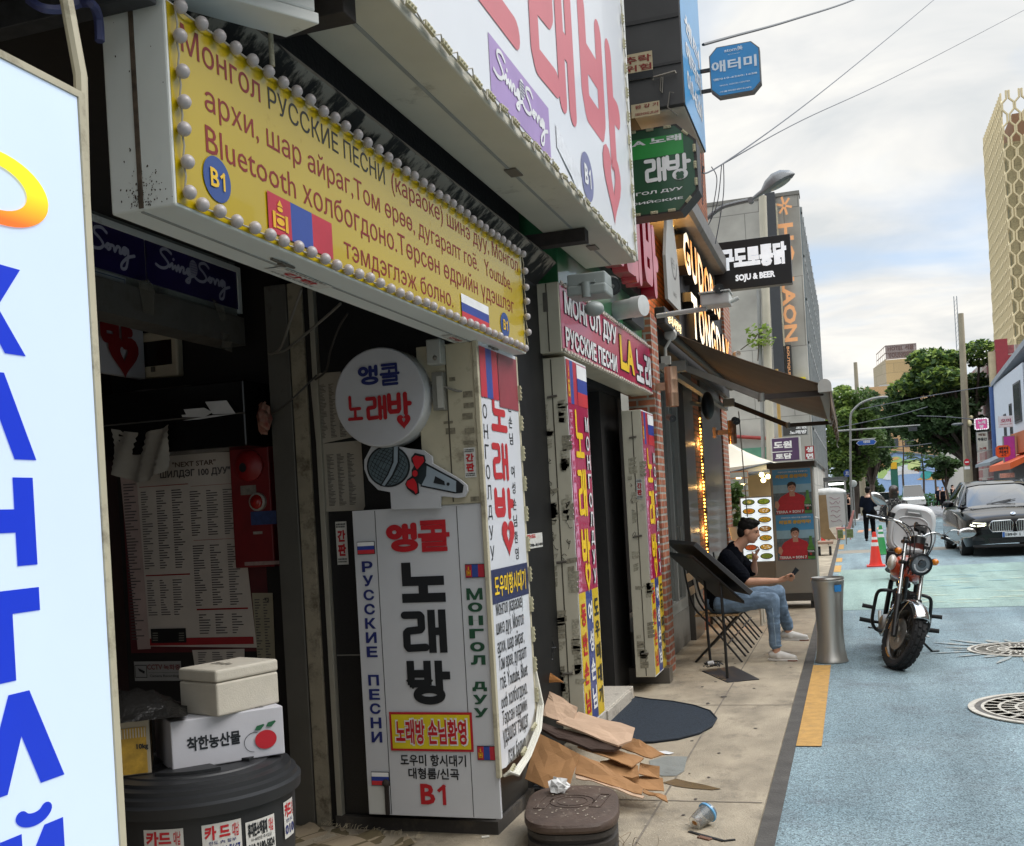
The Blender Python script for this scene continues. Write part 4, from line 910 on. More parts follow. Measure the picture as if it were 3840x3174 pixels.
tag(obj('grey_cloth',cl,mat('ribbed_cloth','8f8a82',.9,var=.1),smooth=True,sharp=180),'ribbed grey cloth hanging over the cabinet edge above the posters','cloth')
wr_=thing('crumpled_wrapper','crumpled red and cream wrapper hung beside the steel post','wrapper',(-3.0,4.95,1.9))
random.seed(4);q=MB().ell(yq(fU(1330,1480),4.92),.045,.03,.085,8,7);q.v=[(x+random.uniform(-.012,.012),y+random.uniform(-.01,.01),z+random.uniform(-.015,.015))for x,y,z in q.v];obj('bag',q,mat('wrapper','7d5a4c',.5,var=.4,scale=14,dirt=.5,dcol=H('7a1a20'),dscale=9),wr_)
bc=Vector((-2.33,3.30,.02));RB_=mat('rubber_black','1d1e20',.5,var=.15,scale=5,dirt=.7,dcol=H('4d4b47'))
br=thing('rubber_barrel','big black rubber barrel with a ridged lid and phone number stickers','barrel',tuple(bc))
obj('drum',MB().lathe(bc,[(.30,0),(.335,.3),(.352,.55),(.352,.65)],56),RB_,br,smooth=True)
lid=obj('lid',MB().lathe(bc,[(.352,0.650),(.375,0.652),(.378,0.690),(.365,0.698),(.362,0.715),(.345,0.722),(.342,0.738),(.315,0.744),(.312,0.756),(.27,0.760),(.266,0.766),(.0001,0.766)],64),RB_,br,smooth=True,sharp=25)
q=MB()
for k in range(4):
 a0=k*pi/2+.5;q.prism([tuple(bc+Vector((r*cos(a0+t),r*sin(a0+t),.766)))for r,t in[(.12,-.45)]+[(.23,-.5+.1*i)for i in range(11)]+[(.12,.45)]],(0,0,.012))
obj('lid_rib',q,RB_,lid)
def barrelsticker(label,a,b,top,rows,topcol=RED,botcol=NAVY,z0=.50,z1=.62,bg='c5c3bd'):
 R=.3545;n=8
 s=MB();t=thing('phone_sticker',label,'sticker',tuple(bc+Vector((R*cos(a),R*sin(a),z0))),'phone number stickers on the barrel')
 vs=[]
 for i in range(n+1):
  th=a+(b-a)*i/n
  for z in(z0,z1):vs.append(bc+Vector((R*cos(th),R*sin(th),z)))
 obj('paper',s.add(vs,[(2*i,2*i+2,2*i+3,2*i+1)for i in range(n)]),mat('stk_paper'+bg,bg,.5,var=.05),t)
 class Cyl:
  def p(self,u,v,d=0):th=a+(b-a)*u;return bc+Vector(((R+d)*cos(th),(R+d)*sin(th),z0+(z1-z0)*v))
 cpl=Cyl()
 obj('lettering',text(MB(),cpl,top,.06,.55,.7,.95,bold=.05),topcol,t)
 k_=MB();text(k_,cpl,rows[0],.05,.10,.95,.36,bold=.04);text(k_,cpl,rows[1],.15,.42,.85,.52,bold=.01);obj('lettering',k_,botcol,t)
 k_=MB();text(k_,cpl,'대납',.76,.55,.93,.93,bold=.02);obj('stamp_print',k_,RED,t)
 return t
barrelsticker('white phone sticker ending 3667 half tucked behind the lit sign',radians(-84),radians(-62.5),'카드',('010-9881-3667','즉시처리 출장'))
barrelsticker('white phone sticker ending 5667 with red heading on the barrel front',radians(-53),radians(-31.5),'카 드',('010-2106-5667','한도 內 할부'))
barrelsticker('white phone sticker ending 5824 with black lettering',radians(-29),radians(-8.5),'휴대폰소액결재',('010-2180-5824','10~80만원 즉시입금'),BLACKL,BLACKL,.48,.60)
barrelsticker('white phone sticker turned away at the edge of the barrel',radians(1),radians(14),'카드',('010','한도'),RED,NAVY,.49,.62)
ZL=.788
class OB:
 """box standing on a surface: front-bottom edge A->B, depth away from the viewer"""
 def __init__(s,A,B,h,d):
  s.A,s.B=Vector(A),Vector(B);s.u=(s.B-s.A).normalized();s.w=(s.B-s.A).length;s.n=Vector((-s.u.y,s.u.x,0));s.h,s.d=h,d
 def mesh(s,z0=0,z1=None,g=0):
  z1=s.h if z1 is None else z1
  return MB().obox(s.A+s.u*s.w/2+s.n*s.d/2+Vector((0,0,(z0+z1)/2)),s.u*(s.w/2+g),s.n*(s.d/2+g),Vector((0,0,(z1-z0)/2)))
 def front(s):return Plane(s.A,s.u,(0,0,1))
 def top(s):return Plane(s.A+Vector((0,0,s.h)),s.u,s.n)
A_=onZ(fW(445,1115),ZL);B_=onZ(fW(1390,955),ZL);ob=OB(A_,B_,.175,.27)
CARDW=mat('white_card','b7b6bb',.6,var=.04,scale=6,bump=.1,bscale=20)
fb=thing('produce_box','white cardboard produce box with black Korean lettering and a red fruit logo','cardboard box',tuple(A_))
obj('carton',ob.mesh(),CARDW,fb,bevel=.004);pf=ob.front()
obj('lettering',text(MB(),pf,'착한농산물',ob.w*.13,.062,ob.w*.60,.112,bold=.035),BLACKL,fb)
c=pf.uv(fW(1225,835));fl_=obj('fruit_logo',ngon(MB(),pf,c[0],c[1],.040,.034,.004),mat('fruit_red','b01824',.4),fb)
q=MB();
for i in range(14):a0,a1=radians(70+i*14),radians(70+(i+1)*14);q.poly([pf.p(c[0]-.042+.038*cos(a0)*r0,c[1]+.036*sin(a0)*r0-.004,.003)for r0 in(1,)]+[pf.p(c[0]-.042+.038*cos(a1),c[1]+.036*sin(a1)-.004,.003),pf.p(c[0]-.042+.036*cos(a1),c[1]+.034*sin(a1)-.004,.003),pf.p(c[0]-.042+.036*cos(a0),c[1]+.034*sin(a0)-.004,.003)])
q.flat=True;obj('fruit_outline',q,BLACKL,fb)
q=MB();q.flat=True
for x,y in((-.02,.045),(.022,.052)):q.poly([pf.p(c[0]+x+a,c[1]+y+b,.005)for a,b in((-.02,-.006),(0,-.009),(.018,.008),(.014,.012),(-.012,.008))])
obj('leaf_logo',q,mat('leaf_logo','1f5a3a',.5),fb)
ptp=ob.top();obj('top_print',text(MB(),ptp,'하마세요',ob.w*.62,.02,ob.w*.85,.05,bold=.02),mat('print_grey','55555a',.6),fb)
obj('lid_seam',rect(MB(),ptp,0.01,.133,ob.w-.01,.136,.002),mat('seam_dark','4a4438',.8),fb)
zf=ZL+.175
Nf=onZ(fW(825,652),zf);Lf=onZ(fW(512,560),zf);Rf=onZ(fW(1312,478),zf)
d1=Vector((cos(radians(72)),sin(radians(72)),0))*.285
fo=OB(Nf,Nf+d1,.165,.21);FOAM=mat('foam','b5aea0',.75,var=.06,scale=14,bump=.25,bscale=160)
t=thing('foam_box','off white polystyrene box with a lid perched on the produce box','foam box',tuple(Nf))
obj('tub',fo.mesh(0,.118),FOAM,t,bevel=.008,seg=3);obj('lid',fo.mesh(.1195,.165,.002),FOAM,t,bevel=.010,seg=3)
pt_=fo.top();obj('print',inset(MB(),pt_,fo.w*.35,.06,fo.w*.65,.17,.002,4,3,1),mat('foam_print','5b5349',.7),t)
A2=onZ(fW(120,1140),ZL);B2=onZ(fW(268,1122),ZL);ob2=OB(A2-(B2-A2)*1.3,B2,.19,.20)
t=thing('vegetable_carton','yellow printed 10kg vegetable carton beside the produce box','cardboard box',tuple(A2))
obj('carton',ob2 .mesh(),mat('carton_cream','a59a86',.6,var=.06),t,bevel=.004);p_=ob2 .front()
obj('printed_face',rect(MB(),p_,.01,.005,ob2 .w-.012,.165,.003),mat('carton_yellow','b08a2c',.5,var=.35,scale=22,dirt=.55,dcol=H('8f6b3a'),dscale=14),t)
q=MB()
for i in range(9):rect(q,p_,ob2 .w*(.3+.07*i),.13,ob2 .w*(.33+.07*i),.163,.005)
obj('stripe_print',q,mat('carton_white','b9b09c',.5),t)
obj('lettering',text(MB(),p_,'10kg',ob2 .w*.66,.085,ob2 .w*.95,.108,bold=.04,d=.006),BLACKL,t)
obj('side_print',rect(MB(),Plane(ob2 .B,ob2 .n,(0,0,1)),.01,.02,.16,.17,.003),mat('carton_side','6d5128',.5,var=.5,scale=30,dirt=.5,dcol=H('2d2a18'),dscale=14),t)
nb=MB();gx=14
c0=ob2 .A+ob2 .u*ob2 .w*.62+ob2 .n*.08+Vector((0,0,ob2 .h+.005));vs=[]
for j in range(gx):
 for i in range(gx):
  a,b=i/(gx-1)-.5,j/(gx-1)-.5;z=.085*max(0,1-(2.1*a)**2)*max(0,1-(2.0*b)**2)+.006*sin(a*40+b*9)+.006*sin(b*37)
  vs.append(c0+ob2 .u*a*.36+ob2 .n*b*.30+Vector((0,0,z)))
nb.add(vs,[(j*gx+i,j*gx+i+1,(j+1)*gx+i+1,(j+1)*gx+i)for j in range(gx-1)for i in range(gx-1)])
tag(obj('plastic_bag',nb,mat('shiny_black_bag','1b1a19',.22,var=.3,bump=.7,bscale=26),smooth=True,sharp=180),'crinkled shiny black plastic bag lying on the yellow carton','bag')
pe=plX(-1.45)
e0=pe.uv(fA(445,560));e1=pe.uv(fI(855,1736));UE=(e0[0]+e1[0])/2+.012
vs_=thing('tall_lit_sign','tall glowing pale blue sign with royal blue Cyrillic letters','sign',(-1.5,1.2,.6))
VT=e0[1]
obj('cabinet',MB().box(-1.62,-1.4525,.35,UE,.55,VT),CREAM,vs_,bevel=.004)
obj('frame',MB().box(-1.4525,-1.446,UE-.018,UE,.55,VT).box(-1.4525,-1.446,.35,UE-.018,VT-.014,VT),CREAM,vs_)
obj('lit_face',MB().poly([pe.p(u,v,0)for u,v in((.36,.56),(UE-.019,.56),(UE-.019,VT-.015),(.36,VT-.015))]),mat('lit_face','bccbe0',.3,var=.03,scale=1.2,emit=.32),vs_)
LB=mat('lit_blue','1431b4',.35,var=.02,emit=.28)
q=MB()
for ch,u0,u1,v0,v1 in(('Х',1.44,1.603,1.968,2.13),('А',1.435,1.615,1.775,1.932),('Н',1.455,1.603,1.58,1.742),('Т',1.395,1.603,1.375,1.538),('А',1.438,1.642,1.178,1.352),('И',1.475,1.632,.94,1.10)):text(q,pe,ch,u0,v0,u1,v1,bold=.075)
sh_=strokes([arc(.5,1,.42,.75,200,340,12)],.35,.19);put(q,pe,sh_,1.515,1.105,1.605,1.14)
obj('lettering',q,LB,vs_)
LY=bpy.data.materials.new('lit_yellow');LY.use_nodes=True;t_=LY.node_tree;b_=t_.nodes['Principled BSDF'];sz=t_.nodes.new('ShaderNodeSeparateXYZ');t_.links.new(t_.nodes.new('ShaderNodeTexCoord').outputs['Object'],sz.inputs[0])
mr_=t_.nodes.new('ShaderNodeMapRange');t_.links.new(sz.outputs[2],mr_.inputs[0]);mr_.inputs[1].default_value=2.215-.6;mr_.inputs[2].default_value=2.29-.6;rp=t_.nodes.new('ShaderNodeValToRGB');t_.links.new(mr_.outputs[0],rp.inputs[0]);rp.color_ramp.elements[0].color=(*H('e8641a'),1);rp.color_ramp.elements[1].color=(*H('e6d318'),1)
t_.links.new(rp.outputs[0],b_.inputs['Base Color']);t_.links.new(rp.outputs[0],b_.inputs['Emission Color']);b_.inputs['Emission Strength'].default_value=.4
P_,F_=cdt_fill([arc(1.555,2.272,.128,.068,0,348,40),arc(1.545,2.272,.082,.042,0,348,36)[::-1]]);q=MB();q.flat=True;q.add([pe.p(x,y,.003)for x,y in P_],F_);obj('ring_logo',q,LY,vs_)
q=MB();q.tube([(-1.475,UE+.012,.5),(-1.475,UE+.012,VT-.25),(-1.478,UE+.03,VT+.05),(-1.50,UE+.02,VT+.25),(-1.6,UE-.12,VT+.55)],.014,8).tube([(-1.49,UE+.03,.5),(-1.49,UE+.03,VT)],.011,8)
tag(obj('cable_conduit',q,CREAM,smooth=True),'cream plastic conduit running up the edge of the tall lit sign','conduit')
ac=thing('air_conditioner','white air conditioner outdoor unit with louvres above the yellow sign','air conditioner',(-1.5,2.6,3.0))
P0_=onZ((590,10),3.10);P1_=onZ((1072,140),3.10);oa=OB(P0_-(P1_-P0_)*.5,P1_,.5,.13);dn=Vector((.9,-.25,0)).normalized();oa.n=dn
obj('casing',oa.mesh(.032,.5),WPT,ac,bevel=.012,seg=3);obj('base_rail',oa.mesh(0,.034,.004),WPT,ac,bevel=.004)
pa_=Plane(oa.A,oa.u,(0,0,1));q=MB()
for i in range(16):q.obox(pa_.p(oa.w-.03-.022*i,.28,.0)+dn*.135,oa.u*.005,(0,0,.20),pa_.N*.003)
obj('louvre_grille',q,mat('louvre','9a9a96',.5),ac)
c=onY(fB(200,240),P1_.y);q=MB().cyl((c.x,c.y,c.z+.04),(c.x,c.y,c.z-.09),.008);obj('drain_pipe',q,CREAM,ac)
tag(obj('rusted_bracket',MB().box(-2.3,-1.63,2.27,2.33,2.98,3.06),mat('slotted_steel','3f4042',.6,.5,var=.3,scale=20),bevel=.003),'slotted dark steel angle over the end of the yellow sign','bracket')
cable('cable','blue cable hanging over the end of the yellow sign',[yq(fA(190,0),2.1),yq(fA(280,55),2.1),yq(fA(400,60),2.15),yq(fA(520,20),2.2),yq(fA(600,30),2.2),yq(fA(640,120),2.25),yq(fA(650,270),2.25)],.012,mat('cable_blue','3a3f66',.45))
XL=-1.66;pL=plX(XL)
lk=thing('shop_building','second karaoke shop with a dark doorway between two sign columns','building',(-2,8,0))
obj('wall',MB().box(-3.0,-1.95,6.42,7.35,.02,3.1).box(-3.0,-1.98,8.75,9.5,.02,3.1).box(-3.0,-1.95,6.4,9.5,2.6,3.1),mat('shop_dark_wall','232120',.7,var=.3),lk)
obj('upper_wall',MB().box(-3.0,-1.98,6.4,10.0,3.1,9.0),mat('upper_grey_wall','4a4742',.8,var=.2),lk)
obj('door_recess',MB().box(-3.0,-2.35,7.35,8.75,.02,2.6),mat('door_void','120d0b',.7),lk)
df=MB().box(-2.16,-2.06,7.42,7.52,.12,2.6).box(-2.16,-2.10,7.56,7.62,.12,2.6);obj('door_frame',df,mat('door_alu','7a7872',.4,.4,var=.1),lk,bevel=.004)
obj('door_leaf',MB().box(-2.10,-2.05,7.64,8.6,.10,2.6),mat('door_black','17100d',.35,var=.3,coat=.2),lk,bevel=.004)
obj('handle',MB().tube([(-2.04,7.76,.19),(-2.01,7.76,.19),(-2.01,7.98,.19),(-2.04,7.98,.19)],.012,6),mat('handle_steel','9a9890',.35,.7),lk)
pdoor=plX(-2.049);u0,v0=pdoor.uv(fG(805,1205));u1,v1=pdoor.uv(fG(845,1185));obj('door_sticker',rect(MB(),pdoor,u0,v0,u1,v1,.002),mat('door_stk','8d6a66',.6),lk)
STEP=mat('terrazzo_step','b5ada0',.6,var=.25,scale=70,dirt=.55,dcol=H('6d665c'),dscale=6)
obj('step',MB().box(-2.4,-1.80,7.0,8.62,.02,.125),STEP,lk,bevel=.008)
obj('step_edge',MB().box(-1.80,-1.785,7.6,8.45,.02,.118),STEP,lk,bevel=.004)
COLM=mat('sticker_cream','c4bda9',.55,var=.08,scale=4,dirt=.60,dcol=H('4f4a3e'),dscale=6,coat=.1)
PINKS=mat('sign_pink','a51c4a',.3,var=.06,scale=2,coat=.3);PNK2=mat('strip_pink','b52a58',.35)
def column(label,Y0,Y1,xb,z0,z1,k):
 t=thing('sign_column',label,'sign column',(XL-.1,Y0,z0),'sign columns at the second karaoke door')
 obj('cabinet',MB().box(xb,XL-.004,Y0,Y1,z0,z1),COLM,t,bevel=.004)
 pe_=plY(Y0);xm=(xb+XL)/2+.005
 obj('seam',MB().box(xm-.004,xm+.004,Y0-.002,Y0,z0+.01,z1-.01),mat('seam_dark','4a4438',.8),t)
 q=MB()
 for f_ in(.055,.5,.80)if k==0 else(.05,.42,.86):z=z1-(z1-z0)*f_-.12;q.tube([(xm-.032,Y0-.010,z),(xm+.032,Y0-.010,z+.006)],.008,8)
 obj('latch',q,mat('old_steel','77726a',.5,.7,var=.2),t,smooth=True)
 random.seed(20+k)
 for i in range(44 if k==0 else 16):
  x=random.choice((xb+.02,xm+.02))+random.uniform(0,.03);z=random.uniform(z0+.15,z1-.25);w=random.uniform(.035,.075);n=random.randint(1,4)
  q=MB();q.flat=True
  for j in range(n):
   zz=z-j*.034;sk=random.uniform(-.006,.012);q.poly([pe_.p(x,zz,.003),pe_.p(x+w*random.uniform(.7,1),zz+sk,.003),pe_.p(x+w,zz+sk+.030,.003),pe_.p(x,zz+.030,.003)])
  obj('torn_sticker',q,mat(('torn_a','torn_b','torn_c')[i%3],('9f9986','8d8674','a8a18e')[i%3],.8,var=.4,scale=60),t)
 q=MB();random.seed(31+k)
 for i in range(16 if k==0 else 5):
  x,z=random.choice((xb+.03,xm+.03))+random.uniform(0,.03),random.uniform(1.3,1.95);P=[(x,Y0-.0035,z)]
  for j in range(5):P.append((P[-1][0]+random.uniform(-.015,.02),Y0-.0035,P[-1][2]+random.uniform(-.025,.015)))
  q.tube(smooth_path(P,3),.0016,4)
 obj('pen_scribble',q,mat('pen_ink','39352d',.8),t)
 W=Y1-Y0;zb=z0+(z1-z0)*.362
 obj('white_border',rect(MB(),pL,Y0,z0,Y1,z1,-.002),WHT,t)
 a=Y0+.012;b=Y1-.012;ev=(b-a)
 rf=obj('red_panel',rect(MB(),pL,a,zb,b,z1-.012,.0),PINKS,t)
 flag_mn(rf,pL,a,z1-.29,a+ev*.45,z1-.012,.002);flag_ru(rf,pL,a+ev*.5,z1-.29,b,z1-.02,.002)
 obj('pale_strip',rect(MB(),pL,a+ev*.02,zb+.01,a+ev*.17,z1-.33,.002),mat('strip_pale','c98aa5',.4),rf)
 q=MB();vtext(q,pL,'ЕНЗЭР УУД ХААЛГАА ҮНЭЭ'[:22],a+ev*.095,z1-.34,zb+.03,ev*.10,bold=.03,d=.005);obj('strip_lettering',q,PNK2,rf)
 q=MB();qs=MB()
 H_=z1-.30-zb
 def g(ch,f0,f1,hh=False):
  vt,vb_=z1-.32-H_*f0,z1-.32-H_*f1;u0,u1=a+ev*.24,a+ev*.66
  P_=strokes(GLY[ch]if not hh else GLY['방'],(vt-vb_)/(u1-u0),.10);
  put(q,pL,P_,u0,vb_,u1,vt,.004)
 g('노',.0,.26);g('래',.32,.58);
 vt,vb_=z1-.32-H_*.645,z1-.32-H_*.84
 put(q,pL,strokes(GLY['방'][:4],(vt-vb_)/(ev*.42),.10),a+ev*.26,vb_,a+ev*.68,vt,.004)
 hc=(a+ev*.5,z1-.32-H_*.90);hl=[(x*.9+hc[0],y*1.4+hc[1])for x,y in heart(0,0,.085)];ho=[(x*.35+hc[0],y*.7+hc[1])for x,y in heart(0,0,.085)][::-1];P_,F_=cdt_fill([hl,ho]);q.add([pL.p(x,y,.004)for x,y in P_],F_)
 obj('lettering',q,YEL,rf)
 q=MB();vtext(q,pL,'МОНГОЛДУУ',a+ev*.84,z1-.34,zb+.02,ev*.2,bold=.09,d=.004);obj('lettering_outline',q,mat('letter_shadow','2b0d18',.5),rf)
 q=MB();vtext(q,pL,'МОНГОЛДУУ',a+ev*.84,z1-.34,zb+.02,ev*.16,bold=.02,d=.007);obj('lettering',q,WHT,rf)
 for i,(c,s,lc)in enumerate((('d2b21c','동반손님','red'),('34417f','여성손님','white'),('d2b21c','도우미대기','black'))):
  u0,u1=a+ev*i/3,a+ev*(i+1)/3;st=obj('stripe_panel',rect(MB(),pL,u0,z0+.012,u1,zb,.0),mat('col_'+c,c,.35,coat=.2),t)
  q=MB();vtext(q,pL,s,(u0+u1)/2,zb-.05,z0+.06,(u1-u0)*.66,bold=.035,d=.004);obj('lettering',q,{'red':RED,'white':WHT,'black':NAVY if 0 else BLACKL}[lc],st)
 return t
column('sign column with pink and yellow panels and a heavily stickered side, nearer the cardboard heap',6.43,6.98,-1.86,.235,2.58,0)
column('slimmer sign column with a cleaner cream side against the brick pier',8.90,9.48,-1.83,.15,2.43,1)
pe9=plY(8.9);u0,v0=pe9 .uv(fG(1022,1690));u1,v1=pe9 .uv(fG(1056,1555));sticker('sticker','white sticker with red letters on the cleaner sign column',pe9,u0,v0,u1,v1,ganpanv,d=.004)
fs=thing('pink_fascia_sign','pink fascia lightbox with white Cyrillic lettering and yellow L.A','sign',(XL-.1,8,2.6))
obj('cabinet',MB().box(-1.85,XL-.003,6.37,9.62,2.605,3.04),COLM,fs,bevel=.005)
obj('hinge_plate',MB().box(-1.765,-1.735,6.366,6.37,2.86,2.98),mat('old_steel','77726a',.5,.7,var=.2),fs)
obj('end_seam',MB().box(-1.745,-1.738,6.367,6.37,2.61,3.035),mat('seam_dark','4a4438',.8),fs)
obj('face_panel',rect(MB(),pL,6.385,2.625,9.60,3.03,.0),PINKS,fs)
def dbl(s,u0,v0,u1,v1,m_,par,bold=.035,ol=.03,pl=None):
 pl=pl or pL;e=ol*(v1-v0);q=MB();text(q,pl,s,u0-e,v0-e,u1+e,v1+e,bold=bold+ol*1.3,d=.003);obj('lettering_outline',q,mat('letter_shadow','2b0d18',.5),par)
 q=MB();text(q,pl,s,u0,v0,u1,v1,bold=bold,d=.006);obj('lettering',q,m_,par)
dbl('МОНГОЛ ДУУ',6.475,2.835,8.035,3.0,WHT,fs);dbl('РУССКИЕ ПЕСНИ',6.462,2.645,7.995,2.775,WHT,fs);dbl('L.A',8.14,2.69,8.70,2.965,YEL,fs,.045)
for ol in(1,0):
 q=MB();e=.012*ol
 put(q,pL,strokes(GLY['노'],.27/.34,.085+.05*ol),8.78-e,2.665-e,9.115+e,2.935+e,.003+.003*(1-ol));put(q,pL,strokes(GLY['래'],.27/.3,.085+.04*ol),9.17-e,2.665-e,9.47+e,2.935+e,.003+.003*(1-ol));obj('lettering' if not ol else 'lettering_outline',q,WHT if not ol else mat('letter_shadow','2b0d18',.5),fs)
l2=thing('white_led_string','string of small white LED chips edging the pink fascia sign','string lights',(XL,8,2.6));q=MB();random.seed(2)
i=0;y=6.42
while y<9.6:
 for v in(2.617,3.038):
  a=MB().obox((XL+.008,y,v+random.uniform(-.004,.004)),(.005,0,0),(0,.024,0),(0,0,.008));obj('led_chip',a,mat('led_pale','c9bdb0',.5),l2)
 y+=.078
 if i>42:break
 i+=1
obj('wire',q.tube([(XL+.006,6.4,2.61),(XL+.006,8,2.615),(XL+.006,9.6,2.61)],.003,5),mat('pale_wire','a19c90',.6),l2)
gb=thing('green_sign_board','green sign board with raised red Korean letters above the pink sign','sign',(-1.9,8.2,3.1))
GRN=mat('board_green','2f6b45',.3,var=.1,scale=2,coat=.4)
obj('board',MB().box(-1.98,-1.72,6.6,9.75,3.06,4.3),GRN,gb,bevel=.006)
pg=plX(-1.72);q=MB();y=6.7
while y<9.7:q.obox((-1.70,y,3.075),(.016,0,0),(0,.035,0),(0,0,.014));y+=.09
obj('led_edge',q,mat('led_grey','a7aaa7',.5),gb)
RL=mat('red_channel','a8182c',.3,var=.05,coat=.3);RLf=mat('red_acrylic','c4707c',.3)
def channel(par,paths,pen,X,u0,v0,u1,v1,dep,mside,mface,nm='channel_letter'):
 asp=(v1-v0)/(u1-u0);P_,F_=strokes(paths,asp,pen);pl=plX(X)
 x0,y0,x1,y1=0,0,1,1
 pts_=[(u0+(a-x0)*(u1-u0),v0+(b-y0)*(v1-v0))for a,b in P_]
 edges={}
 for f_ in F_:
  for a,b in zip(f_,f_[1:]+f_[:1]):edges[(a,b)]=1
 q=MB();n=len(pts_);vs=[pl.p(u,v,0)for u,v in pts_]+[pl.p(u,v,-dep)for u,v in pts_]
 q.add(vs,[(a,b,n+b,n+a)for(a,b)in edges if(b,a)not in edges]);l=obj(nm,q,mside,par)
 q=MB();q.flat=True;q.add([pl.p(u,v,.001)for u,v in pts_],F_);obj('letter_face',q,mface,l);return l
channel(gb,GLY['노'],.12,-1.52,7.15,3.45,7.75,4.1,.12,RL,RLf);channel(gb,GLY['래'],.12,-1.52,7.95,3.45,8.5,4.1,.12,RL,RLf)
channel(gb,GLY['방'],.12,-1.52,8.72,3.14,9.3,3.98,.12,RL,RLf)
obj('letter_backing',MB().box(-1.719,-1.645,7.1,9.3,3.42,3.55).box(-1.719,-1.645,8.65,9.2,3.15,3.28),mat('black_box','161616',.5),gb)
sp_=thing('white_floodlight','stubby white cylindrical floodlight on the green board','floodlight',(-1.6,8.5,3.25))
c=onX(fS(195,1145),-1.56);obj('housing',MB().lathe(c+Vector((-.14,-.03,0)),[(.0001,0),(.075,.0),(.075,.16),(.082,.165),(.082,.26),(.07,.262)],24,(.92,-.38,0)),mat('lamp_white','c9cbc9',.4),sp_,smooth=True)
obj('lens',MB().lathe(c+Vector((-.14,-.03,0)),[(.072,.258),(.0001,.258)],20,(.92,-.38,0)),mat('lens_pink','b59a9c',.15),sp_)
def bullet(name,label,p,d,L,r,body,par=None):
 t=thing(name,label,'camera',tuple(p));d=Vector(d).normalized()
 obj('housing',MB().lathe(p-d*L,[(.0001,0),(r*.9,.0),(r,L*.1),(r,L*.95),(r*1.05,L),(r*.9,L),(r*.85,L*.95)],20,d),body,t,smooth=True)
 obj('lens_plate',MB().lathe(p-d*.02,[(r*.85,0),(.0001,0.001)],20,d),mat('cam_glass','131313',.15),t)
 q=MB();u=d.orthogonal().normalized();w=d.cross(u)
 for i in range(14):a=2*pi*i/14;q.ell(p-d*.012+(u*cos(a)+w*sin(a))*r*.55,r*.09,None,None,6,4)
 q.ell(p-d*.014,r*.3,None,None,8,5);obj('led_ring',q,mat('cam_led','6b6a66',.3),t)
 return t
CAMB=mat('camera_dark','2f2e2d',.35,.2)
c=onY(fT(858,505),6.3);bullet('bullet_camera','dark bullet camera with an infrared ring under the big white sign',c,(.25,-1,-.32),.16,.052,CAMB)
jb=thing('camera_box','grey plastic camera box hung beneath the large white sign end','box',tuple(onY(fT(560,400),6.2)))
a=onY(fT(370,520),6.1);b=onY(fT(775,330),6.1)
GP=mat('grey_plastic','8d9390',.45,var=.06,dirt=.66)
obj('case',MB().box(a.x,b.x,6.1,6.28,a.z,b.z),GP,jb,bevel=.008);a2=onY(fT(775,590),6.09);obj('lid',MB().box(a.x-.004,b.x+.004,6.085,6.29,a2 .z+.01,a.z+.006),GP,jb,bevel=.012)
c=onY(fT(650,750),6.1);bl=thing('dome_sensor','grey dome sensor lamp below the camera box','sensor',tuple(c));obj('neck',MB().cyl(c+Vector((-.035,0,.16)),c+Vector((-.035,0,.07)),.033,.028,16),GP,bl,smooth=True);obj('dome',MB().ell(c+Vector((.005,0,.0)),.06,.06,.045,16,10),GP,bl,smooth=True)
obj('bracket',MB().box(c.x-.07,c.x+.02,6.08,6.16,c.z+.155,c.z+.17),GP,bl)
CAMW=mat('camera_white','b9bab5',.4,var=.06,dirt=.68)
arm=thing('camera_pole','long white pole arm holding a boxy camera over the awning','camera arm',tuple(onX(fT(1340,825),-1.5)))
p0=onX(fT(1340,828),-1.56);p1=onY(fT(1880,745),p0 .y-.05);obj('pole',MB().cyl(p0,p1,.022,.022,12),CAMW,arm,smooth=True)
c=onY(fS(960,1060),p0 .y-.05);obj('housing_box',MB().box(c.x-.13,c.x+.12,p0 .y-.15,p0 .y+.08,c.z-.05,c.z+.05),CAMW,arm,bevel=.012);obj('cover',MB().box(c.x-.14,c.x+.13,p0 .y-.17,p0 .y+.09,c.z+.052,c.z+.065),CAMW,arm,bevel=.004)
obj('end_pipe',MB().cyl(c+Vector((.1,0,-.03)),c+Vector((.19,0,-.0)),.018,.018,10),CAMW,arm,smooth=True)
bullet('bullet_camera','small camera head on top of the white pole arm',onY(fS(985,950),p0 .y-.18),(.25,-1,-.15),.12,.042,CAMB)
ppx=plY(5.56);pq5=plX(-1.80)
u0,v0=pq5 .uv(fL(328,505));u1,v1=pq5 .uv(fL(447,380));
def cardtxt(mb,pl,a,b,c,e,d):
 text(mb,pl,'카드',a+(c-a)*.05,b+(e-b)*.68,a+(c-a)*.6,b+(e-b)*.96,bold=.05,d=d);return mb
s=sticker('sticker','red and white card loan sticker on the black pillar',pq5,u0,v0,u1,v1,cardtxt,small=False)
obj('number_print',text(MB(),pq5,'2370-4144',u0+.01,v0+.01,u1-.01,v0+(v1-v0)*.32,bold=.05,d=.005),BLACKL,s)
bb=thing('blue_lightbox','tall sign box with a blue street face and a dark steel end panel','sign',(-1.4,8.4,4.6))
obj('box',MB().box(-2.0,-1.01,7.85,9.05,4.56,6.6),mat('dark_steel_panel','3d3c3c',.6,.1,var=.15,scale=3),bb,bevel=.006)
obj('rib',MB().box(-2.0,-1.02,7.84,7.85,5.20,5.23).box(-2.0,-1.02,7.84,7.85,4.86,4.88),mat('rib_dark','2d2c2c',.6),bb)
p1_=plX(-1.008);obj('blue_face',rect(MB(),p1_,7.87,4.56,9.04,6.58,.001),mat('sign_blue','3b8fc4',.35,var=.06,coat=.2),bb)
q=MB()
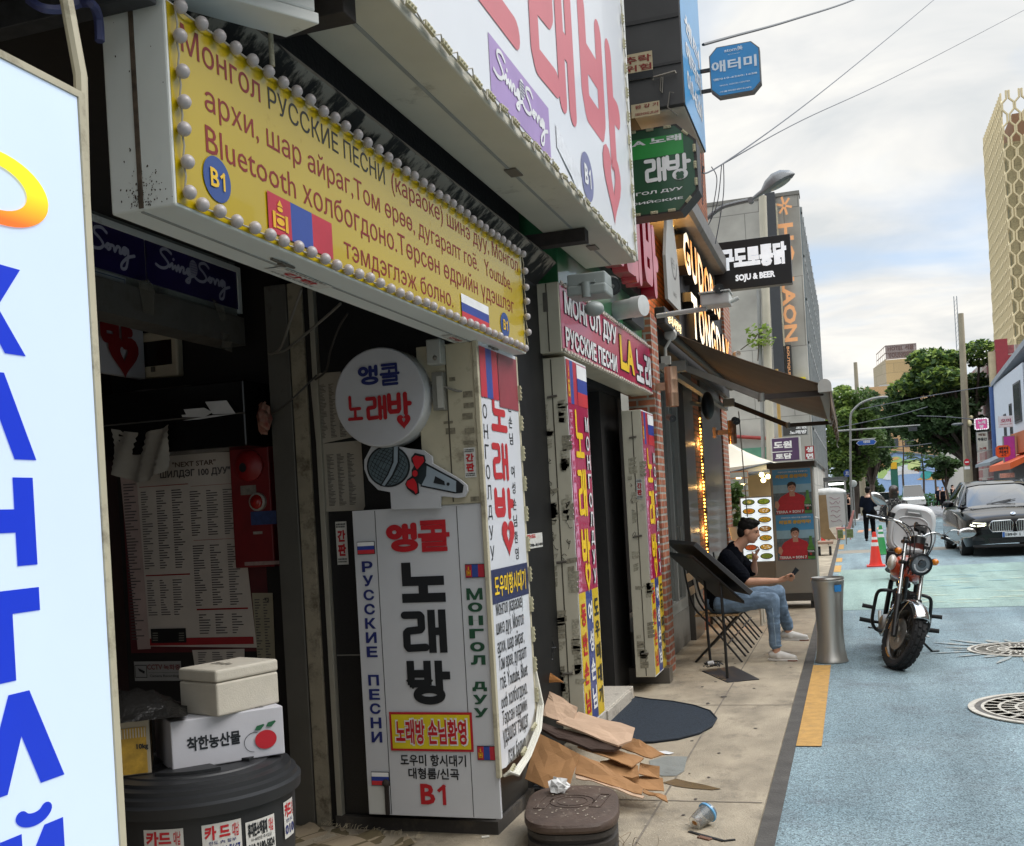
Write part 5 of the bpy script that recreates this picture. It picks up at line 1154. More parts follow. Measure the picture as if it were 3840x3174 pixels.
for z,s in((4.75,'010-6260'),(4.98,'애터미'),(5.2,'센터')):text(q,p1_,s,8.05,z,8.9,z+.15,bold=.03,d=.004)
obj('lettering',q,WHT,bb)
obj('underside',MB().box(-1.4,-1.02,7.9,9.0,4.545,4.558),mat('aged_cabinet','b9b4a4',.5),bb)
pdk=plY(7.84)
for lab,a,b,t1,t2 in(('yellowed warning plate with red letters on the dark steel panel',(1005,525),(1120,330),'추락','위험'),('small cream life line plate on the dark steel panel',(1040,765),(1168,655),'완 강 기','DESCENDING LIFE LINE')):
 u0,v0=pdk.uv(fC(*a));u1,v1=pdk.uv(fC(*b));u0-=.10 if 'warning' in lab else.06
 s=tag(obj('warning_plate',rect(MB(),pdk,u0,v0,u1,v1,.003),mat('plate_cream','b3a384',.6,var=.12,dirt=.62)),lab,'plate')
 h=v1-v0
 obj('lettering',text(text(MB(),pdk,t1,u0+.03,v0+h*.62,u1-.01,v0+h*.9,bold=.02,d=.006),pdk,t2,u0+.03,v0+h*(.32 if 'warning' in lab else.12),u1-.01,v0+h*(.56 if 'warning' in lab else.3),bold=.02,d=.006),DRED,s)
 if 'warning' in lab:obj('black_footer',rect(MB(),pdk,u0,v0,u1,v0+h*.28,.0055),BLACKL,s)
def oct_sign(name,label,pl,u0,v0,u1,v1,ch,dep,mface,mrim,cat='sign'):
 t=thing(name,label,cat,tuple(pl.p((u0+u1)/2,(v0+v1)/2)))
 L=[(u0+ch,v0),(u1-ch,v0),(u1,v0+ch),(u1,v1-ch),(u1-ch,v1),(u0+ch,v1),(u0,v1-ch),(u0,v0+ch)]
 obj('case',MB().prism([pl.p(u,v,-.004)for u,v in L][::-1],-pl.N*dep),mrim,t)
 cu,cv=(u0+u1)/2,(v0+v1)/2;q=MB();q.flat=True;q.poly([pl.p(cu+(u-cu)*.955,cv+(v-cv)*.965,0)for u,v in L]);obj('face_panel',q,mface,t);return t
p8=plY(7.95)
og=oct_sign('octagonal_sign','dark green octagonal karaoke sign with white lettering and LED edging',p8,-1.90,3.80,-.955,4.455,.14,.2,mat('oct_green','1d4a30',.3,var=.06,coat=.3),mat('oct_rim','2a2826',.5))
obj('bright_band',rect(MB(),p8,-1.8,4.23,-1.05,4.38,.002),mat('band_green','2c8a3f',.3),og)
q=MB();text(q,p8,'L.A 노래',*p8 .uv(fC(920,975)),*p8 .uv(fC(1310,870)),bold=.04,d=.005)
b4=(*p8 .uv(fC(1075,1200)),*p8 .uv(fC(1208,1020)));han(q,p8,'래',*b4,.10,d=.005);b4=(*p8 .uv(fC(1215,1185)),*p8 .uv(fC(1370,990)));put(q,p8,strokes(GLY['방']+[arc(.58,.17,.26,.16,0,360,20)],(b4[3]-b4[1])/(b4[2]-b4[0]),.085),*b4,.0052);han(q,p8,'노',-1.75,b4[1],-1.50,b4[3],.10,d=.005)
text(q,p8,'МОНГОЛ ДУУ',-1.62,p8 .uv(fC(1075,1275))[1],*p8 .uv(fC(1320,1215)),bold=.025,d=.005);text(q,p8,'РОССИЙСКИЕ',-1.64,p8 .uv(fC(1080,1330))[1],*p8 .uv(fC(1322,1275)),bold=.025,d=.005)
obj('lettering',q,WHT,og)
q=MB();c=p8 .uv(fC(1303,1143))
for i in range(4):ngon(q,p8,c[0]+.018*cos(pi/4+i*pi/2),c[1]+.018*sin(pi/4+i*pi/2),.017,.017,.008+.0004*i,10)
obj('clover_logo',q,mat('oct_green','1d4a30'),og)
L_=[(-1.76,3.815),(-1.095,3.815),(-.97,3.94),(-.97,4.315),(-1.095,4.44),(-1.76,4.44)]
for(a,b),(c_,d_)in zip(L_,L_[1:]):
 n=max(1,int(sqrt((c_-a)**2+(d_-b)**2)/.12))
 for i in range(n):ledmod(p8 .p(a+(c_-a)*(i+.5)/n,b+(d_-b)*(i+.5)/n,.006),(c_-a,0,d_-b),.055,n=(0,-1,0),par=og)
p9=plY(8.9)
ob_=oct_sign('octagonal_sign','blue octagonal sign with a white phone number hung over the street',p9,-.925,4.955,-.515,5.365,.065,.09,mat('oct_blue','3a86b8',.35,var=.05),mat('oct_rim_grey','6b6864',.5))
q=MB();text(q,p9,'atom美',*p9 .uv(fD(197,338)),*p9 .uv(fD(313,288)),bold=.012,d=.004);text(q,p9,'ATOMY',*p9 .uv(fD(218,353)),*p9 .uv(fD(296,334)),bold=.01,d=.004)
text(q,p9,'애터미',*p9 .uv(fD(118,470)),*p9 .uv(fD(400,345)),bold=.03,d=.004,slope=0);text(q,p9,'☎010-6260-1658',*p9 .uv(fD(125,520)),*p9 .uv(fD(405,455)),bold=.02,d=.004)
text(q,p9,'SEOUL VISION CENTER',*p9 .uv(fD(168,552)),*p9 .uv(fD(362,510)),bold=.012,d=.004);text(q,p9,'서울비전센터(4F)',*p9 .uv(fD(168,595)),*p9 .uv(fD(368,548)),bold=.018,d=.004)
obj('lettering',q,WHT,ob_)
obj('arm',MB().box(-1.01,-.92,8.95,8.98,5.20,5.225).box(-1.01,-.92,8.95,8.98,5.03,5.055),mat('arm_dark','3b3a39',.5,.4),ob_)
q=MB().tube([tuple(onY(fC(*p),7.82))for p in((1125,525),(1130,505),(1270,465),(1275,480))],.008,6).tube([tuple(onY(fC(*p),7.82))for p in((1178,500),(1172,590),(1185,605),(1190,500))],.005,5).tube([tuple(onY(fC(*p),7.82))for p in((1262,605),(1235,600),(1222,700),(1285,750))],.005,5)
tag(obj('wire_hook',q,mat('old_steel','77726a',.5,.7)),'bent wire hooks on the dark steel panel','hook')
BRK=brickmat('pier_brick','8d4a34','a86a4c','9a948a',.2,.066,.011)
BRK2=brickmat('warm_brick','8a4a2c','9d5c3a','5c4434',.2,.066,.011)
STL=mat('brown_steel_panel','5a5651',.35,.35,var=.08,scale=2,coat=.1)
FRM=mat('door_frame_grey','9a9a95',.45,.2,var=.06)
GLS=mat('pub_glass','59605c',.06,var=.1,coat=.5,spec=.8)
pu=thing('pub_building','brick fronted pub with steel panels and a retractable awning','building',(-2.2,13,0))
obj('brick_pier',MB().box(-1.88,-1.64,9.50,9.84,.06,3.35),BRK,pu)
obj('pier_base',MB().box(-2.1,-1.615,9.33,9.50,.02,.16),STL,pu,bevel=.004)
obj('plinth',MB().box(-2.3,-1.845,9.84,12.22,.02,.42),mat('plinth_panel','7b7973',.5,.2,var=.1,dirt=.62),pu,bevel=.005)
obj('door_glass',MB().box(-1.92,-1.90,9.9,12.15,.5,3.0),GLS,pu)
obj('door_frame',MB().box(-1.93,-1.85,9.84,9.92,.42,3.1).box(-1.93,-1.85,12.10,12.22,.42,3.1).box(-1.93,-1.85,9.92,12.10,.42,.54).box(-1.93,-1.86,11.62,11.68,.54,3.0).box(-1.93,-1.85,9.84,12.22,3.0,3.1),FRM,pu,bevel=.004)
obj('handle',MB().tube([(-1.85,11.72,1.35),(-1.82,11.72,1.35),(-1.82,11.72,1.05)],.01,6),mat('handle_steel','9a9890',.35,.7),pu)
obj('steel_panel',MB().box(-2.3,-1.78,12.22,12.98,.02,3.2).box(-2.3,-1.78,13.75,15.9,.02,3.2),STL,pu,bevel=.006)
obj('dark_window',MB().box(-2.3,-1.95,12.98,13.75,.02,3.2),mat('pub_dark','16120f',.3),pu)
obj('glow_pier',MB().box(-2.0,-1.80,13.0,13.66,.02,3.2),BRK2,pu)
obj('far_brick_pier',MB().box(-2.3,-1.76,15.9,16.6,.02,3.4),BRK,pu)
obj('upper_wall',MB().box(-3.2,-1.95,9.5,17.2,3.3,9.0),BRK2,pu)
obj('header',MB().box(-2.3,-1.70,9.84,16.6,3.18,3.34),mat('header_dark','2b2826',.6),pu)
obj('interior_wall',MB().box(-3.3,-3.2,9.5,15.6,.02,3.3),DK,pu)
obj('far_brick_edge',MB().box(-2.0,-1.66,16.0,16.9,3.35,4.6),BRK,pu)
obj('fascia_beam',MB().prism([(-1.95,10.3,4.66),(-1.47,10.3,4.66),(-1.43,10.3,4.70),(-1.43,10.3,4.88),(-1.95,10.3,4.88)],(0,5.4,0)),mat('fascia_metal','6d6a66',.5,.2,var=.15,dirt=.6),pu)
q=MB()
for i in range(12):q.box(-1.80,-1.77,13.68,13.74,.35+i*.22,.43+i*.22)
obj('rail_rungs',q,mat('rail_dark','1d1a18',.5),pu)
LED=mat('warm_led','ffb54a',.4,var=.02,emit=9.0)
def ledstrip(name,label,segs):
 t=thing(name,label,'led strip',tuple(segs[0][0]))
 for a,b in segs:
  q=MB();a,b=Vector(a),Vector(b);n=max(2,int((b-a).length/.045))
  for i in range(n):q.ell(a.lerp(b,(i+.5)/n),.012,None,None,6,4)
  obj('lamp_row',q,LED,t)
 return t
ledstrip('led_strip','glowing warm LED strip behind the white bottle panel on the brick wall',[(tuple(onX(fS(498,1060),-1.78)),tuple(onX(fS(490,340),-1.78))),(tuple(onX(fS(522,500),-1.74)),tuple(onX(fS(520,280),-1.74))),(tuple(onX(fS(552,460),-1.70)),tuple(onX(fS(550,280),-1.70)))])
ledstrip('led_strip','glowing warm LED strip lighting the pier beside the dark pub window',[((-1.795,13.69,.3),(-1.795,13.69,2.7))])
def lamp(n,loc,e,r=.05,c=(1,.55,.16)):
 l=bpy.data.lights.new(n,'POINT');l.energy=e;l.color=c;l.shadow_soft_size=r;o=bpy.data.objects.new(n,l);COL.objects.link(o);o.location=loc;return o
lamp('led_glow',(-1.76,11.25,4.2),22.0);lamp('led_glow',(-1.76,11.35,4.85),14.0);[lamp('led_glow',(-1.765,13.5,z_),2.2,.02)for z_ in(.7,1.25,1.8,2.35)]
wp=thing('bottle_panel','tall white bottle shaped panel with a thin smile logo on the pub front','sign',(-1.62,10.8,3.6))
pwp=plX(-1.60);L=[(10.36,3.62),(11.2,3.62),(11.2,4.05),(11.12,4.25),(10.98,4.5),(10.95,4.95),(10.62,4.95),(10.60,4.5),(10.46,4.25),(10.36,4.05)]
obj('panel',MB().prism([pwp.p(u,v,0)for u,v in L][::-1],(-.03,0,0)),mat('panel_pale','a3a29c',.35,var=.04),wp)
q=MB();put(q,pwp,strokes([arc(.5,.9,.42,.8,190,350,14)],.8,.035),10.68,3.90,11.05,4.10);text(q,pwp,'구도',10.72,4.0,10.9,4.10,d=.003);text(q,pwp,'SINCE',10.72,3.72,10.92,3.76,d=.003);obj('lettering',q,mat('logo_dark','4f4a46',.5),wp)
sp2=thing('dot_letter_plate','small dark plate of glowing dotted letters under the bottle panel','sign',(-1.6,10.3,3.35))
obj('plate',MB().box(-1.66,-1.56,9.86,10.95,3.30,3.46),mat('plate_black','2a2826',.5),sp2,bevel=.01)
obj('lettering',text(MB(),plX(-1.559),'동네사랑방',10.0,3.33,10.85,3.43,bold=.02),mat('dot_glow','ffd9a0',.4,emit=1.2),sp2)
lbd=thing('lit_letter_sign','black fascia of big glowing capital letters in two rows above the awning','sign',(-1.7,13,3.3))
obj('board',MB().box(-1.76,-1.70,11.75,16.0,3.36,4.65),mat('board_black','171412',.5),lbd,bevel=.006)
def litface():
 m=bpy.data.materials.new('lit_letter_face');m.use_nodes=True;t=m.node_tree;b=t.nodes['Principled BSDF']
 s=t.nodes.new('ShaderNodeTexNoise');s.inputs['Scale'].default_value=2.2;t.links.new(t.nodes.new('ShaderNodeTexCoord').outputs['Object'],s.inputs['Vector'])
 r=t.nodes.new('ShaderNodeValToRGB');t.links.new(s.outputs[0],r.inputs[0]);e=r.color_ramp.elements;e[0].position=.42;e[0].color=(*H('f0a04e'),1);e[1].position=.58;e[1].color=(*H('fff1d4'),1)
 t.links.new(r.outputs[0],b.inputs['Base Color']);t.links.new(r.outputs[0],b.inputs['Emission Color']);b.inputs['Emission Strength'].default_value=.75;return m
LF=litface();BX=mat('letter_case','1d1815',.5)
pt=plX(-1.59)
for s,y0,y1,za,zb_,zc,zd in(('GUDORO',11.55,15.0,4.15,4.62,4.08,4.55),('TONGDAK',11.95,15.95,3.475,3.98,3.45,3.93)):
 n=len(s);w=(y1-y0)/n
 for i,ch in enumerate(s):
  f_=i/(n-1);u0=y0+w*i+w*.04;u1=u0+w*.84;v0=za+(zc-za)*f_;v1=zb_+(zd-zb_)*f_
  P_,F_=text_shape(ch,.035);x0,yy0=P_.min(0);x1,yy1=P_.max(0)
  pp_=[(u0+(a-x0)/(x1-x0)*(u1-u0),v0+(b-yy0)/(yy1-yy0)*(v1-v0))for a,b in P_];k=len(pp_)
  ed={(a,b)for f in F_ for a,b in zip(f,f[1:]+f[:1])}
  q=MB().add([pt.p(u,v,0)for u,v in pp_]+[pt.p(u,v,-.11)for u,v in pp_],[(a,b,k+b,k+a)for a,b in ed if(b,a)not in ed]);l=obj('channel_letter',q,BX,lbd)
  q=MB();q.flat=True;q.add([pt.p(u,v,.001)for u,v in pp_],F_);obj('letter_face',q,LF,l)
psj=Plane((-1.58,14.5,4.42),(1,-.02,0),(-.0,0,1))
sj=thing('black_pub_sign','black projecting sign with blocky white Korean letters over SOJU and BEER','sign',(-1.1,14.5,4.4))
obj('case',MB().box(-1.60,-.585,14.5,14.66,4.44,5.09),mat('sign_black','131315',.4),sj,bevel=.005)
psj=plY(14.498);q=MB()
u0,v0=psj.uv(fS(975,730));u1,v1=psj.uv(fD(580,1530))
text(q,psj,'구도로통닭',-1.50,4.70,-.64,5.0,bold=.07);text(q,psj,'SOJU & BEER',-1.32,4.52,-.80,4.63,bold=.05)
obj('lettering',q,mat('sign_lit_white','dfe3e8',.4,emit=.35),sj)
aw=thing('awning','brown retractable awning stretched over the pub seating with a scalloped valance','awning',(-1.6,10.4,3.2))
FB=mat('awning_cloth','6b5a4a',.85,var=.10,scale=3,bump=.2,bscale=120)
FBT=FB
A0,A1=Vector((-1.60,10.42,3.30)),Vector((-.16,10.42,2.64));Y1=15.9;nx,ny=10,24
q=MB();vs=[]
for j in range(ny+1):
 for i in range(nx+1):
  a,b=i/nx,j/ny;p=A0 .lerp(A1,a);sag=-.045*sin(pi*a)*(.6+.4*sin(pi*b));vs.append((p.x,10.42+(Y1-10.42)*b,p.z+sag+.006*sin(b*40)*a))
q.add(vs,[(j*(nx+1)+i,j*(nx+1)+i+1,(j+1)*(nx+1)+i+1,(j+1)*(nx+1)+i)for j in range(ny)for i in range(nx)])
ac_=obj('canopy',q,FB,aw,smooth=True,sharp=180);sd=ac_.modifiers.new('thick','SOLIDIFY');sd.thickness=.006
q=MB();vs=[];n=150
for j in range(n+1):
 y=10.42+(Y1-10.42)*j/n;sc_=.215+.035*abs(sin(pi*j/5));
 for k in range(4):vs.append((-.135+.02*sin(j*.55)*k/3,y,2.60-sc_*k/3))
q.add(vs,[(j*4+k,j*4+k+1,(j+1)*4+k+1,(j+1)*4+k)for j in range(n)for k in range(3)]);va_=obj('valance',q,FB,aw,smooth=True,sharp=180);sd=va_.modifiers.new('thick','SOLIDIFY');sd.thickness=.004
AWM=mat('awning_white','b5b3ac',.4,.1,var=.06,dirt=.66);AWB=mat('awning_arm_brown','3f332b',.5);AWG=mat('awning_arm_grey','8a8983',.45,.2)
obj('front_bar',MB().prism([(-.18+.055*cos(t*pi/6)-.0,10.405,2.64+.05*sin(t*pi/6))for t in range(7)]+[(-.235,10.405,2.59),(-.125,10.405,2.59)],(0,Y1-10.39,0)),mat('bar_brown','53473c',.45,.1),aw)
obj('end_cap',MB().prism([(-.18+.062*cos(t*pi/8),10.395,2.645+.062*sin(t*pi/8))for t in range(9)]+[(-.242,10.395,2.585),(-.118,10.395,2.585)],(0,.012,0)),AWM,aw)
obj('roller',MB().cyl((-1.60,10.36,3.27),(-1.60,Y1,3.27),.05,.05,20),mat('roller_brown','3a322b',.6),aw,smooth=True)
obj('roller_cap',MB().lathe((-1.60,10.36,3.27),[(.062,.03),(.062,0),(.05,-.012),(.0001,-.012)],24,(0,1,0)),AWM,aw,smooth=True)
obj('bracket',MB().tube([(-1.60,10.36,3.22),(-1.655,10.36,3.14),(-1.655,10.36,3.03)],.016,8).box(-1.70,-1.61,10.33,10.40,2.98,3.06),AWM,aw,smooth=True)
obj('mount_bar',MB().box(-1.72,-1.66,10.3,Y1,2.93,2.99),AWG,aw)
for y,ym in((10.72,10.62),(15.3,15.2)):
 sh=Vector((-1.55,y,2.99));el=Vector((-.78,ym-.05,2.60));fr2=Vector((-.20,y-.05,2.60))
 ar=obj('folding_arm',MB().bar(sh,el,.05,.065),AWG if y<12 else AWB,aw,bevel=.008);obj('elbow',MB().cyl(el-Vector((0,0,.04)),el+Vector((0,0,.04)),.035,.035,12),AWG,ar,smooth=True);obj('forearm',MB().bar(el,fr2,.042,.055),AWB,ar,bevel=.008);obj('shoulder',MB().box(-1.66,-1.5,y-.06,y+.06,2.94,3.05),AWG,ar,bevel=.01)
obj('crank_rod',MB().cyl((-1.5,15.8,2.9),(-1.45,15.7,1.35),.008),AWG,aw)
tg=obj('hook',MB().tube([(-.15,15.85,2.36),(-.15,15.85,2.30),(-.13,15.85,2.27)],.008,6),AWG,aw)
CO=mat('copper','b08f76',.3,.75,var=.08)
def copper(label,c,h,r):
 t=thing('copper_lamp',label,'wall lamp',tuple(c));c=Vector(c)
 obj('shade',MB().lathe(c,[(r*.85,.01),(r,.0),(r,h*.33),(r*1.012,h*.333),(r*1.012,h*.345),(r,h*.35),(r,h*.66),(r*1.012,h*.663),(r*1.012,h*.675),(r,h*.68),(r,h),(r*.85,h-.01)],28),CO,t,smooth=True,sharp=30)
 obj('bulb',MB().lathe(c,[(r*.86,.012),(.0001,.0125)],20),mat('copper_glow','ffe6b0',.4,emit=2.2),t)
 obj('wall_mount',MB().box(c.x-.20,c.x-r*.9,c.y-.03,c.y+.03,c.z+h*.42,c.z+h*.62).box(c.x-.24,c.x-.20,c.y-.06,c.y+.06,c.z+h*.3,c.z+h*.75),CO,t,bevel=.003);return t
cpos=onY(fG(1254,1085),9.62);copper('copper tube wall lamp on the brick pier, glowing at its foot',cpos,.36,.058)
cpos=onY(fQ(262,440),13.8);copper('darker copper tube lamp hung under the awning beside the far brick pier',cpos,.30,.055)
s_=thing('black_speaker','flat black oval speaker under the awning','speaker',tuple(onX(fH(95,710),-1.5)));c=onX(fH(92,715),-1.5)
obj('cone',MB().ell(c,.07,.17,.16,20,14),mat('speaker_black','121315',.6),s_,smooth=True);obj('mount',MB().cyl(c,c+Vector((-.2,.02,.05)),.025),AWG,s_)
bullet('bullet_camera','black bullet camera low on the pub steel panel by the sign column',onY(fG(1255,1165),9.45),(.5,-1,-.25),.13,.03,CAMB)
bullet('bullet_camera','dark camera hung under the awning on a short stem',onY(fQ(300,215),13.5),(.3,-1,-.2),.14,.045,CAMB)
bullet('bullet_camera','small pale camera at the end of the lit lettering',onX(fS(1160,1555),-1.45),(.5,-1,-.15),.14,.04,CAMW)
G0=.02
MBK=mat('stand_black','1b1a1a',.4,.2,var=.15);
ms=thing('menu_stand','black tilted menu display board on two bent legs with a flat steel base','menu stand',(-1.15,9.95,G0))
b0,b1,b2,b3=[onZ(fR(*p),G0)for p in((455,1535),(690,1640),(985,1612),(745,1490))]
obj('base_plate',MB().prism([tuple(b0),tuple(b1),tuple(b2),tuple(b3)],(0,0,.008)),mat('base_steel','35363a',.45,.3,var=.12),ms)
l1=[onZ(fR(690,1600),G0),None];YB=(b1 .y+b0 .y)/2
def stp(x,y,Y):return onY(fR(x,y),Y)
legs=[[stp(690,1605,9.55),stp(655,1100,9.55),stp(622,720,9.6),stp(600,680,9.63),stp(560,655,9.66)],[stp(530,1430,10.0),stp(500,1100,10.0),stp(478,700,10.05),stp(455,670,10.08),stp(420,645,10.1)]]
for P in legs:obj('leg',MB().tube(smooth_path(P,4),.013,8),MBK,ms,smooth=True)
c_=[stp(145,300,10.15),stp(405,335,9.5),stp(935,795,9.5),stp(640,700,10.15)]
pn=[stp(150,305,10.35),stp(400,330,9.55),stp(930,792,9.50),stp(690,745,10.30)]
pn[3]=pn[0]+(pn[2]-pn[1])
nrm=(pn[1]-pn[0]).cross(pn[2]-pn[1]).normalized()
obj('display_frame',MB().prism([tuple(p)for p in pn],tuple(nrm*(.045 if nrm.z<0 else-.045))),MBK,ms,bevel=.004)
ce=sum(pn,Vector())/4;inner=[tuple(ce+(p-ce)*.9+nrm*(-.004 if nrm.z<0 else.004))for p in pn]
obj('menu_face',MB().poly(inner),mat('menu_dark','2a2420',.2,var=.2,coat=.5),ms)
lo=Vector((-.05,0,-.10));pn2=[ce+(p-ce)*.92+lo for p in pn]
obj('light_box',MB().prism([tuple(p)for p in pn2],(0,0,-.03)),MBK,ms,bevel=.004)
random.seed(8);q=MB();P=[];c=onZ(fR(560,1500),G0+.02)
for i in range(40):P.append(c+Vector((.09*cos(i*.9)*random.uniform(.4,1.1),.07*sin(i*.9)*random.uniform(.4,1.1),.01+.05*random.random())))
tag(obj('coiled_cable',q.tube(smooth_path(P,3),.004,5),BLACKL,smooth=True),'tangle of black cable on the menu stand base','cable')
tag(obj('cable_reel',MB().cyl(stp(510,1460,9.98),stp(560,1450,9.98),.018,.018,12),WHT),'small white cable clip on the leg of the menu stand','clip')
WOOD=mat('chair_wood','9a7a52',.55,var=.15,scale=9,stretch=(1,1,6));CHB=mat('chair_black','1c1917',.45,.2)
def chair(name,label,x,y,grp='folding chairs in a row outside the pub'):
 """faces +x; local origin at floor under the seat"""
 t=thing(name,label,'chair',(x,y,G0),grp);O=Vector((x,y,G0))
 def L(*p):return[O+Vector(a)for a in p]
 for s in(-.19,.19):
  obj('leg',MB().tube(smooth_path(L((-.28,s,.98),(-.26,s,.80),(-.20,s,.55),(-.04,s,.36),(.24,s,.0)),4),.011,7),CHB,t,smooth=True)
  obj('leg',MB().tube(L((-.22,s*.9,.0),(.22,s*.9,.46)),.012,7),CHB,t,smooth=True)
 q=MB()
 for i in range(6):q.box(*(O.x-.20+.073*i,O.x-.137+.073*i),O.y-.20,O.y+.20,O.z+.455,O.z+.473)
 obj('seat',q,WOOD,t,bevel=.004)
 q=MB()
 for z in(.70,.84):q.obox(O+Vector((-.245 if z<.8 else-.262,0,z)),(.008,0,.002),(0,.195,0),(-.004,0,.04))
 obj('backrest',q,WOOD,t,bevel=.004)
 obj('stretcher',MB().cyl(*L((.12,-.19,.19),(.12,.19,.19)),.008).cyl(*L((-.15,-.17,.08),(-.15,.17,.08)),.008),CHB,t)
 return t
ch0=chair('folding_chair','folding wooden chair carrying the seated man',-1.34,10.72)
for dy,lab in((.62,'folding wooden chair tucked behind the seated man'),(1.25,'third folding chair along the pub wall'),(1.85,'last folding chair of the row, by the steel panel')):copytree(ch0,lab,(-1.34+.01*dy,10.72+dy,G0))
bn=thing('steel_bin','waisted stainless steel litter bin standing on the yellow kerb line','bin',(-.26,10.62,0))
SS=mat('stainless','b8b4ac',.36,.8,var=.12,scale=3,stretch=(1,1,.15));o=Vector((-.26,10.64,.006))
obj('body',MB().lathe(o,[(.0001,.0),(.155,.0),(.156,.012),(.146,.03),(.132,.12),(.124,.24),(.124,.36),(.131,.52),(.144,.68),(.152,.765),(.156,.77),(.156,.785),(.15,.79)],40),SS,bn,smooth=True)
obj('lid_rim',MB().lathe(o,[(.15,.79),(.156,.80),(.15,.815),(.11,.80),(.105,.75),(.0001,.74)],40),mat('bin_rim','9a9892',.3,.85),bn,smooth=True)
obj('inner_can',MB().lathe(o,[(.105,.77),(.10,.5),(.0001,.5)],24),mat('bin_inside','2a2a2a',.5,.5),bn)
q=MB();R_=.1535
for i in range(5):
 a0,a1=radians(-66+6*i),radians(-60+6*i);q.poly([o+Vector((R_*cos(a0),R_*sin(a0),.68)),o+Vector((R_*cos(a1),R_*sin(a1),.68)),o+Vector((R_*1.02*cos(a1),R_*1.02*sin(a1),.745)),o+Vector((R_*1.02*cos(a0),R_*1.02*sin(a0),.745))])
obj('blue_sticker',q,mat('bin_blue','2f7fbf',.4),bn)
fg=thing('steel_fridge','tall stainless fridge cabinet with two drink posters on its side','fridge',(-.78,15.5,.02))
YF=15.45;FS=mat('fridge_steel','8f8a81',.4,.35,var=.1,scale=2,dirt=.68)
FE=Vector((-.52,0,0))
obj('cabinet',MB().box(-1.08,-.50,YF,16.15,.13,2.02),FS,fg,bevel=.01)
obj('top_cap',MB().box(-1.12,-.46,YF-.03,16.2,2.02,2.10),mat('fridge_top','4b433b',.6,.2),fg,bevel=.008)
obj('foot',MB().box(-1.05,-.95,YF+.05,YF+.12,.02,.13).box(-.62,-.54,YF+.05,YF+.12,.02,.13),BLACKL,fg)
obj('bottom_trim',MB().box(-1.075,-.505,YF-.012,YF,.13,.24),mat('fridge_dark','3d3b38',.5),fg)
obj('handle',MB().tube([(-.498,YF+.1,1.30),(-.45,YF+.1,1.28),(-.45,YF+.1,.98),(-.498,YF+.1,.96)],.012,6),SS,fg,smooth=True)
def drinkposter(name,label,Y,u0,v0,u1,v1):
 pl=plY(Y);t=thing(name,label,'poster',tuple(pl.p(u0,v0)),'drink posters on the fridge');w,h=u1-u0,v1-v0
 obj('sheet',rect(MB(),pl,u0,v0,u1,v1,.002),mat('poster_blue','4a94c4',.3,var=.12,scale=3),t)
 def P(L,nm,m_,d):q=MB();q.flat=True;P_,F_=cdt_fill([L]);q.add([pl.p(u0+w*a,v0+h*b,d)for a,b in P_],F_);return obj(nm,q,m_,t)
 obj('stadium_band',rect(MB(),pl,u0,v0,u1,v0+h*.48,.003),mat('poster_stadium','55666f',.4,var=.4,scale=30),t)
 obj('sky_band',rect(MB(),pl,u0,v0+h*.48,u1,v0+h*.66,.0032),mat('poster_haze','8fb4c6',.4,var=.15,scale=5),t)
 P([(.04,.02),(.10,.20),(.13,.33),(.20,.40),(.34,.46),(.42,.50),(.56,.50),(.66,.45),(.80,.40),(.84,.3),(.80,.16),(.86,.02)],'red_shirt',mat('poster_shirt','b5222e',.4,var=.12,scale=20),.005)
 sk=mat('poster_skin','b98c77',.45,var=.08,scale=30);
 P([(.02,.18),(.04,.30),(.10,.31),(.15,.22),(.10,.12)],'fist',sk,.007)
 P([(.43,.40),(.42,.5),(.56,.5),(.57,.40)],'neck',sk,.0065)
 P([(.49+.105*cos(2*pi*i/26),.585+.105*sin(2*pi*i/26))for i in range(26)],'face',sk,.008)
 P([(.385,.58),(.375,.66),(.42,.71),(.5,.725),(.58,.70),(.61,.65),(.60,.585),(.575,.625),(.53,.655),(.46,.64),(.41,.625)],'hair',mat('poster_hair','241c1a',.5),.010)
 P([(.43,.545),(.49,.528),(.55,.545),(.49,.508)],'smile',WHT,.011)
 q=MB()
 for a in(.45,.53):ngon(q,pl,u0+w*a,v0+h*.60,w*.020,h*.008,.0105,8)
 obj('eyes',q,BLACKL,t)
 P([(.80,.02),(.99,.02),(.99,.26),(.94,.36),(.93,.46),(.93,.52),(.86,.52),(.86,.46),(.85,.36),(.80,.26)],'bottle',mat('poster_bottle','4f8438',.3,var=.25,scale=20),.012)
 P([(.80,.08),(.99,.08),(.99,.22),(.80,.22)],'bottle_label',mat('bottle_label','28331f',.4),.014);P([(.855+.03*cos(t_*.6)+.03,.13+.03*sin(t_*.6))for t_ in range(11)],'label_star',mat('label_red','a52a30',.4),.016)
 def tx(s,a,b,c,e,m_,bold,d=.015,sh=0):q=MB();text(q,pl,s,u0+w*a,v0+h*b,u0+w*c,v0+h*e,bold=bold,d=d,shear=sh);obj('lettering',q,m_,t)
 tx('TERRA × SON 7',.05,.035,.78,.095,WHT,.04);tx('리얼로 응원하자!',.08,.80,.92,.885,mat('poster_gold','c9a13a',.4),.06,sh=.15);tx('TERRA',.80,.165,.98,.205,WHT,.03,.017);tx('리얼탄산이 대한민국을 응원합니다',.15,.92,.93,.955,WHT,.02)
 return t
pf1=plY(YF)
u0,v0=pf1 .uv(fQ(680,1158));u1,v1=pf1 .uv(fQ(1030,680));drinkposter('drink_poster','drink poster of a man in red, the upper one on the steel fridge',YF,u0,v0,u1+.006,v1)
u0,v0=pf1 .uv(fQ(715,1612));u1,v1=pf1 .uv(fQ(1062,1140));drinkposter('drink_poster','drink poster of a man in red, the lower one on the steel fridge',YF,u0,v0,u1+.006,v1)
